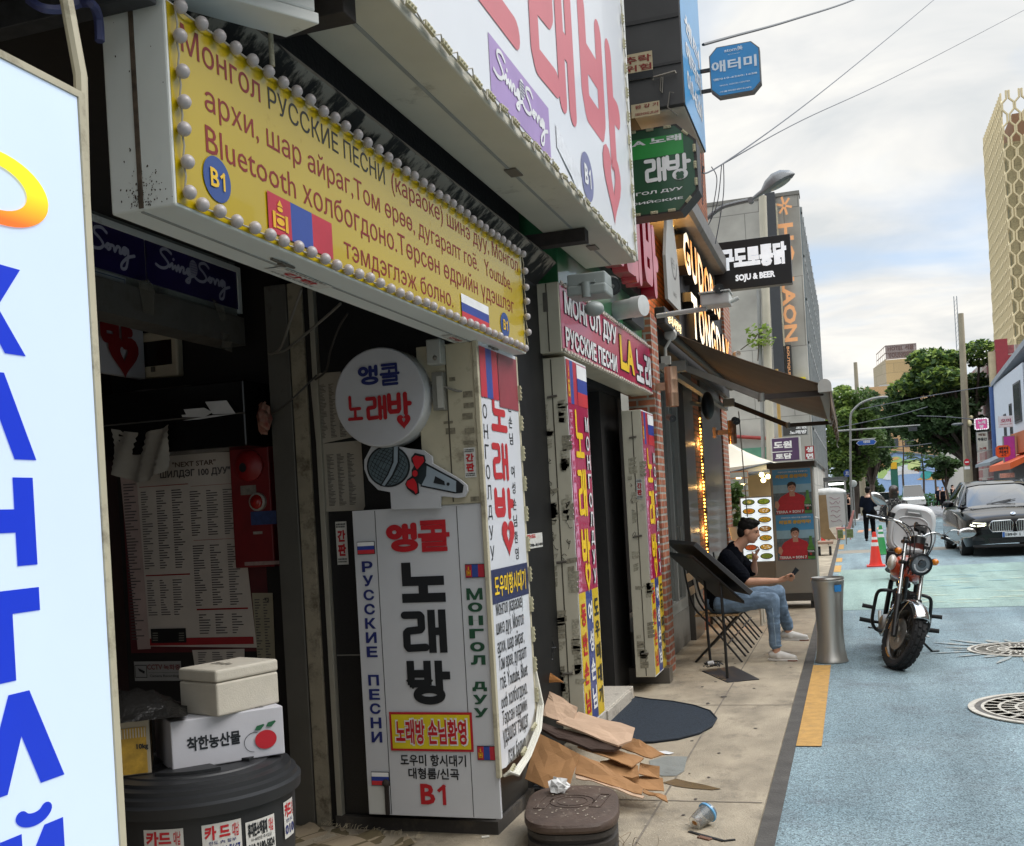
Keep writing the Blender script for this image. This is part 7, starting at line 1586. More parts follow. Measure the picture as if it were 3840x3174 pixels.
def figure(label,pos,H_,fwd,top,bottom,hairkind='short',arms=('down','down'),skirt=False,sleeve=.45,stride=0.0,vox=.014,bare=False,shoesm=None,longh=False):
 s=H_/1.72;t=thing('person',label,'person',tuple(pos));O=Vector(pos);f=Vector(fwd).normalized();r=Vector((f.y,-f.x,0));Z=Vector((0,0,1))
 def P(a,b,c):return O+r*(a*s)+f*(b*s)+Z*(c*s)
 b=MB();R,T=head(b,P(0,.02,1.60),f,Z,s);chain(b,[P(0,-.01,1.42),P(0,0,1.54)],[.055*s,.05*s])
 chain(b,[P(0,0,.98),P(0,-.01,1.2),P(0,-.01,1.36)],[.13*s,.115*s,.12*s])
 hip=[P(k*.085,0,.93)for k in(-1,1)];kn=[P(k*.09,.04+k*stride*.6,.50)for k in(-1,1)];an=[P(k*.09,k*stride,.09)for k in(-1,1)]
 for i in(0,1):chain(b,[hip[i],kn[i],an[i],an[i]+f*.10*s-Z*.04*s],[.08*s,.05*s,.036*s,.034*s])
 sh=[P(k*.17,-.01,1.38)for k in(-1,1)];els=[];wrs=[]
 for i,k in enumerate((-1,1)):
  a=arms[i]
  if a=='down':e_,w_=P(k*.22,-.02,1.10),P(k*.22,.05,.87)
  elif a=='bent':e_,w_=P(k*.23,-.03,1.10),P(k*.10,.22,1.12)
  elif a=='up':e_,w_=P(k*.22,.1,1.16),P(k*.08,.20,1.42)
  else:e_,w_=P(k*.24,-.08,1.10),P(k*.12,.12,1.05)
  els.append(e_);wrs.append(w_);chain(b,[sh[i],e_,w_],[.048*s,.036*s,.024*s]);hd_=(w_-e_).normalized();chain(b,[w_,w_+hd_*.07*s],[.026*s,.024*s],8)
  for j in range(4):o_=r*((j-1.5)*.014*s);chain(b,[w_+hd_*.07*s+o_,w_+hd_*(.125+.01*(j in(1,2)))*s+o_+f*.015*s],[.010*s,.008*s],6)
  chain(b,[w_+hd_*.03*s,w_+hd_*.07*s+f*.035*s],[.011*s,.009*s],6)
 remesh('body',b,SKIN2,t,vox*.8,2);eyes(t,T,R,s)
 h=MB();h.ell(T(0,-.022,.05),.088*s,.102*s,.08*s,14,10,R);h.ell(T(0,-.06,-.01),.078*s,.055*s,.08*s,12,8,R)
 if hairkind=='bun':h.ell(T(.01,-.12,.03),.06*s,.055*s,.07*s,12,8,R);h.ell(T(0,-.06,-.05),.085*s,.06*s,.09*s,12,8,R)
 if hairkind=='long':h.ell(T(0,-.07,-.10),.085*s,.05*s,.15*s,12,8,R)
 remesh('hair',h,HAIR if hairkind!='bun' else mat('hair_brown','2a1c16',.45,var=.3,scale=60),t,vox*.8,1)
 c=MB();chain(c,[P(0,0,.98),P(0,-.01,1.15),P(0,-.01,1.32),P(0,-.01,1.42)],[.15*s,.135*s,.135*s,.07*s])
 for i,k in enumerate((-1,1)):
  chain(c,[P(k*.06,0,1.0),P(k*.08,-.01,1.25),P(k*.13,-.01,1.36)],[.11*s,.10*s,(.06 if bare else.075)*s])
  if not bare:chain(c,[sh[i],sh[i].lerp(els[i],sleeve*2 if sleeve<.5 else.95)],[.068*s,.06*s])
  if sleeve>.6 and not bare:chain(c,[els[i],els[i].lerp(wrs[i],.9)],[.05*s,.04*s])
 if skirt:
  chain(c,[P(0,-.01,1.40),P(0,-.005,1.48)],[.12*s,.068*s])
  for i in range(8):q_=i/7;c.ell(P(0,0,.98-.80*q_),(.155+.08*q_)*s,(.14+.07*q_)*s,.09*s,16,8,R)
 remesh('dress' if skirt else 'top',c,top,t,vox,3)
 if not skirt:
  l=MB();chain(l,[hip[0],hip[1]],[.125*s,.125*s]);
  for i in(0,1):chain(l,[hip[i],kn[i],an[i]+Z*.02*s],[.105*s,.078*s,.06*s])
  remesh('trousers',l,bottom,t,vox,3)
 sm=MB();
 for a in an:chain(sm,[a-Z*.05*s-f*.03*s,a-Z*.055*s+f*.10*s,a-Z*.06*s+f*.17*s],[.04*s,.04*s,.028*s])
 remesh('shoes',sm,shoesm or BLACKL,t,vox*.8,2);return t,P,T,R
BT=mat('black_tee','131418',.9,var=.2,spec=.1);BP=mat('black_trousers','0f0f12',.9,var=.2,spec=.1);NVT=mat('navy_shirt','151a26',.9,var=.2,spec=.1)
dm=bpy.data.materials.new('dotted_dress');dm.use_nodes=True;t_=dm.node_tree;vn=t_.nodes.new('ShaderNodeTexVoronoi');vn.inputs['Scale'].default_value=42;vn.inputs['Randomness'].default_value=.1;t_.links.new(t_.nodes.new('ShaderNodeTexCoord').outputs['Object'],vn.inputs['Vector']);rp=t_.nodes.new('ShaderNodeValToRGB');t_.links.new(vn.outputs['Distance'],rp.inputs[0]);rp.color_ramp.elements[0].position=.20;rp.color_ramp.elements[0].color=(.55,.53,.5,1);rp.color_ramp.elements[1].position=.27;rp.color_ramp.elements[1].color=(.012,.012,.014,1);t_.links.new(rp.outputs[0],t_.nodes['Principled BSDF'].inputs['Base Color']);t_.nodes['Principled BSDF'].inputs['Roughness'].default_value=.9
p0=onZ(fO(765,1480));figure('woman with pinned up hair in a dark dotted dress behind the motorbike',p0,1.70,(.18,1,0),dm,None,'bun',('out','down'),skirt=True,vox=.013,shoesm=mat('sandal','8a7a6a',.6))
p0=onZ(fO(465,1075));figure('man in navy shirt and black trousers walking away mid stride',p0,1.76,(.15,1,0),NVT,BP,'short',('bent','bent'),stride=.16,vox=.016)
p0=onZ(fO(1245,738));figure('woman in a black vest and flared black trousers far down the street',p0,1.62,(-.1,-1,0),BT,BP,'short',('down','down'),bare=True,vox=.02,stride=.05)
p0=onZ(fO(1195,712));figure('companion in dark clothes half behind the woman in the vest',p0,1.66,(-.1,-1,0),NVT,BP,'short',('down','down'),vox=.02,stride=.05)
p0=onZ(fO(1350,735));figure('man in black raising a hand beside the black car, far off',p0,1.72,(.6,-.5,0),BT,BP,'short',('down','up'),vox=.02)
p0=Vector((onY(fO(245,830),56).x,56,0));figure('woman in black sleeveless top looking at a phone by the pink chair',p0,1.58,(-.9,-.2,0),BT,BP,'bun',('bent','bent'),bare=True,vox=.018)
bk=thing('motorbike','orange and white standard motorbike leaning on its side stand with a white delivery box','motorbike',(.42,10.8,0))
LEAN=radians(10.5);STEER=radians(25);RAKE=radians(26)
Fw=Vector((-.03,-1,0)).normalized();Rw=Vector((Fw.y,-Fw.x,0))
MW=Matrix(((Rw.x,Fw.x,0,.30),(Rw.y,Fw.y,0,10.20),(0,0,1,0),(0,0,0,1)))
ML=MW@Matrix.Rotation(-LEAN,4,'Y')
axd=Vector((0,-sin(RAKE),cos(RAKE)));piv=Vector((0,-.09,.31))
MS_=ML@Matrix.Translation(piv)@Matrix.Rotation(STEER,4,axd)@Matrix.Translation(-piv)
CHR=mat('chrome','c8c8c6',.12,.95,var=.03);BKB=mat('bike_black','151515',.35,.1,var=.15);TYR=mat('tyre_rubber','1c1b1b',.85,var=.2,bump=.3,bscale=60);ENG=mat('engine_alloy','8a8883',.4,.7,var=.12);ORG=mat('tank_orange','b8401a',.2,var=.05,coat=.7);CRM=mat('tank_cream','d3ccbd',.25,coat=.5);GRP=mat('grip_rubber','1b1a19',.8);AMB=mat('amber_lens','d67a12',.15,var=.1,coat=.5);BGL=mat('lens_glass','6f7478',.06,var=.1,coat=.8)
def bo(name,mb,m_,par=None,M=ML,**k):return obj(name,mb.xf(M),m_,par or bk,**k)
def wheel(cy,M,tw,disc=True):
 R=.31;c=Vector((0,cy,.31))
 prof=[(R-.075,-tw*.42),(R-.06,-tw*.5),(R-.025,-tw*.5),(R-.006,-tw*.34),(R,-tw*.12),(R,tw*.12),(R-.006,tw*.34),(R-.025,tw*.5),(R-.06,tw*.5),(R-.075,tw*.42)]
 w=bo('wheel',MB().lathe(c,[(.0001,-.05),(.035,-.05),(.04,-.02),(.04,.02),(.035,.05),(.0001,.05)],20,(1,0,0)),ENG,M=M,smooth=True,sharp=35)
 bo('tyre',MB().lathe(c,prof+[prof[0]],56,(1,0,0)),TYR,w,M,smooth=True,sharp=35)
 q=MB()
 for k in range(26):
  a=2*pi*k/26
  for sx in(-1,1):
   for(t0,x0,x1)in((0,.004,tw*.30),(.5,tw*.22,tw*.50)):
    a2=a+2*pi/26*(t0+(.25 if sx>0 else 0));d=Vector((0,cos(a2),sin(a2)));tt=Vector((0,-sin(a2),cos(a2)))
    rr=R+.003 if x0<.01 else R-.016;q.obox(c+d*rr+Vector((sx*(x0+x1)/2,0,0)),Vector(((x1-x0)/2,0,0)),tt*.028,d*.006)
 bo('tread',q,TYR,w,M,bevel=.003)
 bo('rim',MB().lathe(c,[(R-.085,-.035),(R-.07,-.045),(R-.065,-.04),(R-.078,-.02),(R-.078,.02),(R-.065,.04),(R-.07,.045),(R-.085,.035),(R-.095,.0),(R-.085,-.035)],48,(1,0,0)),mat('rim_grey','6f6a63',.35,.7),w,M,smooth=True,sharp=50)
 q=MB()
 for k in range(36):
  a=2*pi*k/36;b=a+(.35 if k%2 else-.35);sx=.03 if k%4<2 else-.03;q.cyl(c+Vector((sx,.035*cos(b),.035*sin(b))),c+Vector((sx*.2,(R-.09)*cos(a),(R-.09)*sin(a))),.0022,None,4)
 bo('spokes',q,CHR,w,M)
 if disc:
  x=.058;q=MB().lathe(c+Vector((x,0,0)),[(.085,-.0025),(.145,-.0025),(.145,.0025),(.085,.0025),(.085,-.0025)],40,(1,0,0));
  for k in range(6):a=2*pi*k/6;q.obox(c+Vector((x,.062*cos(a),.062*sin(a))),(.003,0,0),Vector((0,cos(a),sin(a)))*.028,Vector((0,-sin(a),cos(a)))*.008)
  bo('brake_disc',q,mat('disc_steel','9b9790',.35,.8,var=.2,scale=60),w,M,smooth=True,sharp=30)
  bo('caliper',MB().obox(c+Vector((x,-.12,.04)),(.028,0,0),(0,.03,.01),(0,-.015,.055)),ENG,w,M,bevel=.008)
 return w
fwh=wheel(0,MS_,.115);wheel(-1.36,ML,.13,False)
q=MB()
for k,a0 in enumerate((2.5,4.0)):
 for i in range(9):
  a=a0+i*.075;d=Vector((0,cos(a),sin(a)));tt=Vector((0,-sin(a),cos(a)));q.obox(Vector((.056,0,.31))+d*.222,(.001,0,0),tt*.006,d*(.007 if i%3 else.010))
bo('rim_lettering',q,mat('rim_letters','c98a3a',.5),fwh,MS_)
ax0=Vector((0,0,.31))
for s in(-.098,.098):
 o_=Vector((s,0,0));lo=ax0+o_;hi=lo+axd*.93
 lo2=lo-axd*.03
 f_=bo('fork_leg',MB().cyl(lo2,lo+axd*.36,.027,.028,16),BKB,M=MS_,smooth=True);bo('fork_tube',MB().cyl(lo+axd*.36,hi,.0195,None,16),CHR,f_,MS_,smooth=True);bo('dust_seal',MB().cyl(lo+axd*.35,lo+axd*.375,.031,None,16),BKB,f_,MS_)
 bo('fork_cap',MB().cyl(hi,hi+axd*.02,.026,None,14),BKB,f_,MS_)
q=MB()
n=20;vs=[]
for i in range(n+1):
 a=radians(40+(165-40)*i/n);d=Vector((0,cos(a),sin(a)))
 for k in range(7):t=(k-3)/3;vs.append(Vector((t*.082,0,.31))+d*(.345-.040*abs(t)**2.2))
q.add(vs,[(i*7+k,i*7+k+1,(i+1)*7+k+1,(i+1)*7+k)for i in range(n)for k in range(6)])
fe=bo('front_fender',q,CHR,M=MS_,smooth=True,sharp=180);m_=fe.modifiers.new('t','SOLIDIFY');m_.thickness=.004
bo('fender_stay',MB().tube([(.085,.05,.63),(.10,-.02,.5),(.10,-.0,.31)],.006,6).tube([(-.085,.05,.63),(-.10,-.02,.5),(-.10,0,.31)],.006,6),CHR,M=MS_)
top=ax0+axd*.91;low=ax0+axd*.70
for c in(top,low):bo('fork_clamp',MB().obox(c,(.13,0,0),(0,.035,.012),axd*.016),BKB,M=MS_,bevel=.008)
hc=ax0+axd*.74+Vector((0,.14,.0));hd_=Vector((0,1,-.12)).normalized()
hl_=bo('headlight',MB().lathe(hc,[(.0001,-.12),(.05,-.11),(.085,-.06),(.098,.0),(.104,.02),(.104,.045),(.09,.05),(.088,.03)],36,hd_),BKB,M=MS_,smooth=True,sharp=50)
bo('lens',MB().lathe(hc,[(.089,.035),(.06,.048),(.0001,.055)],32,hd_),BGL,hl_,MS_,smooth=True);bo('projector',MB().lathe(hc+Vector((0,0,.012)),[(.042,.047),(.036,.062),(.0001,.070)],24,hd_),mat('projector','2b2d30',.05,coat=1),hl_,MS_,smooth=True)
q=MB();u_=Vector((1,0,0));w_=hd_.cross(u_)
for i in range(14):a=radians(200+11*i);q.ell(hc+hd_*.054+(u_*cos(a)+w_*sin(a)*-1)*.066,.010,.004,.007,6,4)
bo('light_ring',q,mat('ring_white','c9cbcc',.3),hl_,MS_)
gc=ax0+axd*1.0+Vector((0,.06,-.02));bo('speedometer',MB().lathe(gc,[(.0001,-.07),(.062,-.07),(.066,-.01),(.068,.0),(.062,.012),(.0001,.014)],28,axd),BKB,M=MS_,smooth=True,sharp=40);bo('speedometer_rim',MB().torus(gc+axd*.004,axd,.064,.006,28,8),CHR,M=MS_,smooth=True)
pc_=gc+axd*.10+Vector((0,.01,0));q=MB().cyl(gc+axd*.01,pc_,.014,None,8).obox(pc_,(.055,0,0),(0,.008,.012),axd*.022).obox(pc_+Vector((.05,0,.02)),(.012,0,0),(0,.012,.01),axd*.034).obox(pc_+Vector((-.05,0,.0)),(.012,0,0),(0,.012,.01),axd*.034).obox(pc_+axd*.04,(.025,0,0),(0,.008,0),axd*.012);bo('phone_mount',q,BKB,M=MS_,bevel=.003)
for s in(-1,1):
 p=ax0+axd*.80+Vector((s*.185,.05,0));t_=bo('turn_signal',MB().ell(p+Vector((0,.012,0)),.032,.036,.032,16,12),AMB,M=MS_,smooth=True);bo('signal_stalk',MB().cyl(p+Vector((0,-.02,0)),ax0+axd*.80+Vector((s*.09,.0,0)),.013),BKB,t_,MS_);bo('signal_shell',MB().lathe(p,[(.0001,-.05),(.028,-.03),(.034,.0),(.033,.006)],16,(0,1,0)),BKB,t_,MS_,smooth=True)
hb=ax0+axd*.94
for s in(-1,1):
 P=[hb+Vector((s*.03,-.01,.0)),hb+Vector((s*.07,-.03,.07)),hb+Vector((s*.17,-.06,.13)),hb+Vector((s*.30,-.12,.125)),hb+Vector((s*.43,-.19,.10))]
 h_=bo('handlebar',MB().tube(smooth_path(P,5),.0125,10),CHR,M=MS_,smooth=True);g0,g1=P[3],P[4]
 bo('grip',MB().cyl(g0 .lerp(g1,.25),g1+(g1-g0)*.05,.019,None,14),GRP,h_,MS_,smooth=True);bo('bar_end',MB().cyl(g1+(g1-g0)*.05,g1+(g1-g0)*.16,.017,.015,12),CHR,h_,MS_)
 bo('switch_block',MB().obox(g0 .lerp(g1,.08),(.026,0,0),(0,.024,0),(0,0,.024)),BKB,h_,MS_,bevel=.006)
 lv=g0+Vector((s*.0,.045,.0));bo('lever',MB().tube(smooth_path([lv,lv+Vector((s*.05,.015,-.005)),lv+Vector((s*.12,-.02,-.015)),lv+Vector((s*.17,-.06,-.02))],4),.0065,7),CHR,h_,MS_,smooth=True)
 if s>0:bo('brake_reservoir',MB().lathe(g0+Vector((-.03,.03,.045)),[(.0001,-.02),(.034,-.02),(.036,.02),(.032,.028),(.0001,.028)],20),BKB,h_,MS_,smooth=True,sharp=40)
 m0=g0+Vector((-s*.0,.02,.03));m1=m0+Vector((s*.055,.02,.12));m2=m1+Vector((s*.10,.02,.0))if s>0 else m0+Vector((s*.16,.06,.07))
 mi=bo('mirror',MB().ell(m2,.092,.020,.048,18,12,Matrix.Rotation(s*-.35,3,'Y')),CHR,M=MS_,smooth=True);bo('mirror_stem',MB().tube(smooth_path([m0,m0 .lerp(m1,.8)if s>0 else m0+Vector((s*.05,.02,.06)),m2],5),.006,7),CHR,mi,MS_,smooth=True)
cb_=MB()
for i,(a,b,c,d)in enumerate((((.20,-.54,1.30),(.10,-.34,1.25),(.06,-.24,1.05),(.02,-.30,.85)),((.22,-.54,1.29),(.16,-.28,1.20),(.10,-.22,1.02),(.06,-.35,.80)),((-.20,-.52,1.30),(-.12,-.30,1.20),(-.07,-.24,1.05),(-.02,-.30,.85)),((.12,-.50,1.25),(.02,-.24,1.32),(-.06,-.22,1.15),(-.05,-.32,.9)))):cb_.tube(smooth_path([a,b,c,d],6),.0065,6)
bo('cables',cb_,BKB,M=MS_,smooth=True)
tk=MB();vs=[];ny,nu=14,18
for j in range(ny+1):
 y=-.32-.52*j/ny;e=sin(pi*min(1,max(.0,(j+.35)/(ny+.7))))**.5;wx=.185*e*(1-.28*(j/ny));hz=.15*e
 for i in range(nu):a=2*pi*i/nu;vs.append((wx*math.copysign(abs(cos(a))**.8,cos(a)),y,.88+hz*(.75*sin(a)if sin(a)<0 else sin(a))-.04*(j/ny)))
tk.add(vs,[(j*nu+i,j*nu+(i+1)%nu,(j+1)*nu+(i+1)%nu,(j+1)*nu+i)for j in range(ny)for i in range(nu)]+[tuple(range(nu))[::-1],tuple(range(ny*nu,(ny+1)*nu))])
tank=bo('fuel_tank',tk,ORG,smooth=True,sharp=80)
for s in(-1,1):
 q=MB();L=[]
 for i in range(22):t=2*pi*i/22;L.append((s*(.150-.02*abs(cos(t))),-.50+.155*cos(t),.915+.062*sin(t)))
 q.ell((s*.145,-.50,.925),.045,.17,.075,18,12);bo('tank_panel',q,CRM,tank,smooth=True)
bo('seat',MB().ell((0,-1.0,.86),.14,.28,.06,18,10),mat('seat_black','191817',.6,bump=.2,bscale=60),smooth=True)
q=MB().tube(smooth_path([(0,-.36,.88),(0,-.42,.62),(0,-.50,.32)],4),.022,8)
for s in(-1,1):q.tube(smooth_path([(s*.02,-.40,.84),(s*.08,-.75,.74),(s*.12,-1.2,.72),(s*.12,-1.6,.74)],4),.014,8).tube(smooth_path([(s*.10,-.50,.30),(s*.12,-.9,.24),(s*.12,-1.36,.31)],4),.018,8)
bo('frame',q,BKB,smooth=True)
q=MB()
for i in range(9):q.box(-.10,.10,-.72+.0,-.50,.40+.027*i,.413+.027*i)
q.box(-.085,.085,-.71,-.51,.38,.66);en=bo('engine',q,mat('engine_black','201f1e',.5,.3,var=.2),bevel=.003)
for s in(-1,1):bo('crankcase',MB().lathe((s*.07,-.62,.30),[(.0001,.12),(.07,.115),(.105,.09),(.12,.04),(.12,-.05)],24,(s,0,0)),ENG,en,smooth=True,sharp=35)
bo('crankcase_block',MB().box(-.12,.12,-.82,-.46,.18,.40),ENG,en,bevel=.02);bo('oil_cooler',MB().box(-.11,.11,-.45,-.43,.42,.56),BKB,en,bevel=.004);bo('horn',MB().lathe((.07,-.36,.66),[(.0001,0),(.042,0),(.042,.03),(.0001,.03)],18,(0,1,0)),BKB,en)
q=MB()
for s in(-1,1):q.tube(smooth_path([(s*.05,-.42,.66),(s*.17,-.42,.66),(s*.235,-.44,.63),(s*.25,-.46,.52),(s*.25,-.48,.34),(s*.19,-.50,.26),(s*.06,-.50,.27)],5),.0165,9)
bo('crash_bar',q,BKB,smooth=True)
for s in(-1,1):
 q=MB().cyl((s*.25,-.50,.47),(s*.36,-.50,.475),.018,.02,12).cyl((s*.14,-.80,.30),(s*.34,-.80,.30),.014,None,10).cyl((s*.25,-.80,.30),(s*.37,-.80,.305),.022,None,12);bo('foot_peg',q,GRP,smooth=True)
 bo('pedal',MB().tube([(s*.15,-.78,.28),(s*.20,-.62,.26),(s*.28,-.60,.26)],.009,7),CHR)
bo('exhaust',MB().tube(smooth_path([(.06,-.50,.56),(.10,-.36,.45),(.13,-.42,.25),(.15,-.8,.22),(.17,-1.3,.25),(.18,-1.75,.30)],5),[.019]*20+[.04]*6 if 0 else.022,10),CHR,smooth=True)
bo('rear_shock',MB().cyl((.13,-1.3,.34),(.12,-1.12,.70),.024).cyl((-.13,-1.3,.34),(-.12,-1.12,.70),.024),BKB,smooth=True)
bo('swing_arm',MB().bar((.09,-.8,.30),(.09,-1.36,.31),.03,.045).bar((-.09,-.8,.30),(-.09,-1.36,.31),.03,.045),BKB)
st0=ML@Vector((-.13,-.80,.26));st1=onZ(fP(855,1470),.005);q=MB().tube([st0,st1],.012,8).obox(st1+Vector((.03,0,.003)),(.04,0,0),(0,.015,0),(0,0,.004));obj('side_stand',q,BKB,bk)
bo('rear_fender',MB().box(-.07,.07,-1.72,-1.2,.64,.70),BKB,bevel=.02)
bo('rack',MB().box(-.17,.17,-1.55,-1.12,.83,.855).box(-.20,.20,-1.50,-1.10,.87,1.00),BKB,bevel=.01)
dbx=thing('delivery_box','big glossy white delivery box strapped on the motorbike tail','delivery box',tuple(ML@Vector((0,-1.35,1.0))))
DW=mat('box_white','cfd0cf',.18,var=.02,coat=.6)
def supers(c,a,b,e,n=40):return[(c[0]+a*math.copysign(abs(cos(t))**(2/e),cos(t)),c[1]+b*math.copysign(abs(sin(t))**(2/e),sin(t)))for t in[2*pi*i/n for i in range(n)]]
q=MB();n=40;rows=((-1.14,.150,.165),(-1.125,.19,.21),(-1.135,.208,.232),(-1.16,.222,.248),(-1.30,.228,.255),(-1.50,.225,.252),(-1.56,.19,.22))
for y,a,b in rows:q.v+=[(x,y,z)for x,z in supers((0,1.235),a,b,3.6,n)]
k=len(rows);q.f+=[(i*n+j,i*n+(j+1)%n,(i+1)*n+(j+1)%n,(i+1)*n+j)for i in range(k-1)for j in range(n)]+[tuple(range(n)),tuple(range((k-1)*n,k*n))]
def bx2(name,mb,m_,**k):return obj(name,mb.xf(ML),m_,dbx,**k)
bx2('shell',q,DW,smooth=True,sharp=35);q=MB();q.tube([(x,-1.128,z)for x,z in supers((0,1.20),.165,.165,3.0,30)],.008,6,closed=True);bx2('moulded_ridge',q,DW,smooth=True)
bx2('handle_recess',MB().prism([(-.07,-1.128,1.40),(.07,-1.128,1.40),(.06,-1.128,1.452),(-.06,-1.128,1.452)],(0,-.012,0))if 0 else MB().prism([(-.08,-1.118,1.385),(.08,-1.118,1.385),(.065,-1.118,1.44),(-.065,-1.118,1.44)],(0,-.02,0)),mat('recess_grey','8f9190',.4),bevel=.004)
bx2('handle_bar',MB().box(-.055,.055,-1.112,-1.10,1.40,1.412),DW,bevel=.003);bx2('hinge_badge',MB().box(-.005,.05,-1.122,-1.118,1.20,1.252),mat('badge_dark','4a3a34',.4));bx2('badge_lines',MB().box(.0,.045,-1.118,-1.116,1.235,1.245).box(.0,.045,-1.118,-1.116,1.212,1.220),WHT)
ca=thing('black_car','glossy black saloon with twin slatted grille and lit headlamps driving towards the camera','car',(3.4,28.5,0))
CBK=mat('car_black','060607',.12,.0,var=.05,coat=.25,spec=.3);CGL=mat('car_glass','15181a',.03,var=.05,coat=.5,spec=.6);CPL=mat('car_plastic','141414',.5);CHR2=mat('car_chrome','b9b9b8',.15,.9)
MC=Matrix.Translation((3.42,25.75,0))@Matrix.Rotation(radians(1.5),4,'Z')
def co_(name,mb,m_,par=None,**k):return obj(name,mb.xf(MC),m_,par or ca,**k)
secs=[(-.00,[(.72,.30),(.80,.42),(.78,.62),(.70,.80),(.45,.86),(0,.88)]),(.12,[(.88,.24),(.95,.42),(.93,.68),(.84,.86),(.5,.93),(0,.95)]),(.45,[(.98,.22),(1.04,.45),(1.02,.78),(.92,.96),(.52,1.03),(0,1.05)]),(1.0,[(1.0,.22),(1.06,.48),(1.04,.88),(.95,1.04),(.55,1.11),(0,1.13)]),(1.55,[(1.0,.22),(1.06,.50),(1.04,.95),(.96,1.09),(.58,1.17),(0,1.19)]),(2.4,[(1.0,.22),(1.06,.50),(1.05,.98),(.98,1.12),(.6,1.18),(0,1.19)]),(3.8,[(1.0,.22),(1.06,.52),(1.05,1.0),(.97,1.13),(.6,1.2),(0,1.22)]),(4.8,[(.98,.26),(1.03,.55),(1.01,.98),(.9,1.1),(.55,1.16),(0,1.18)]),(5.1,[(.85,.35),(.92,.58),(.9,.92),(.8,1.04),(.5,1.08),(0,1.09)])]
q=MB();w=11
for y,L in secs:
 full=[(x,y,z)for x,z in L]+[(-x,y,z)for x,z in L[-2::-1]];q.v+=full
k=len(secs);q.f+=[(i*w+j,i*w+j+1,(i+1)*w+j+1,(i+1)*w+j)for i in range(k-1)for j in range(w-1)]+[tuple(range(w)),tuple(range((k-1)*w,k*w))]
body_=co_('body',q,CBK,smooth=True,sharp=60);sb_=body_.modifiers.new('s','SUBSURF');sb_.levels=2;sb_.render_levels=2
gh=[(1.30,.86,1.18),(2.15,.80,1.66),(2.75,.78,1.745),(3.5,.76,1.72),(4.4,.80,1.25)]
q=MB();L0=[(1.35,.90,1.10),(4.55,.92,1.12)]
def roofsec(y,w_,z,zb):return[(w_+.10,y,zb),(w_+.05,y,zb+(z-zb)*.5),(w_*.88,y,z-.04),(w_*.5,y,z),(-w_*.5,y,z),(-w_*.88,y,z-.04),(-w_-.05,y,zb+(z-zb)*.5),(-w_-.10,y,zb)]
rs_=[roofsec(1.42,.86,1.15,1.10),roofsec(2.2,.78,1.62,1.12),roofsec(2.7,.76,1.72,1.12),roofsec(3.4,.75,1.72,1.13),roofsec(4.5,.82,1.22,1.13)]
for r_ in rs_:q.v+=r_
q.f+=[(i*8+j,i*8+j+1,(i+1)*8+j+1,(i+1)*8+j)for i in range(4)for j in range(7)]+[tuple(range(8))]
co_('windows',q,CGL,smooth=True,sharp=50)
q=MB()
for i in(1,2):
 a,b=rs_[i],rs_[i+1];off=Vector((0,0,.008))
 q.poly([tuple(Vector(a[j])+off)for j in(2,3,4,5)]+[tuple(Vector(b[j])+off)for j in(5,4,3,2)])
for s in(0,7):
 j1,j2,j3=(0,1,2)if s==0 else(7,6,5)
 q.tube([rs_[0][j1],rs_[1][j2]if 0 else rs_[1][j3],rs_[2][j3],rs_[3][j3],rs_[4][j2]],.035,6)
co_('roof',q,CBK,smooth=True,sharp=40)
for x in(-.98,.98):
 for y in(.95,4.05):
  s=1 if x>0 else-1;c=Vector((x-s*.08,y,.345));wl_=co_('wheel',MB().lathe(c,[(.0001,.10),(.25,.12),(.26,.06),(.26,-.1)],28,(s,0,0)),mat('alloy_dark','4a4a4c',.35,.7),smooth=True,sharp=40)
  co_('tyre',MB().lathe(c,[(.26,-.12),(.33,-.13),(.345,-.08),(.345,.08),(.33,.125),(.26,.12)],32,(s,0,0)),TYR,wl_,smooth=True);q=MB()
  for i in range(10):a=2*pi*i/10;q.obox(c+Vector((s*.115,.14*cos(a),.14*sin(a))),(.012,0,0),Vector((0,cos(a),sin(a)))*.11,Vector((0,-sin(a),cos(a)))*.018)
  co_('spokes',q,CHR2,wl_)
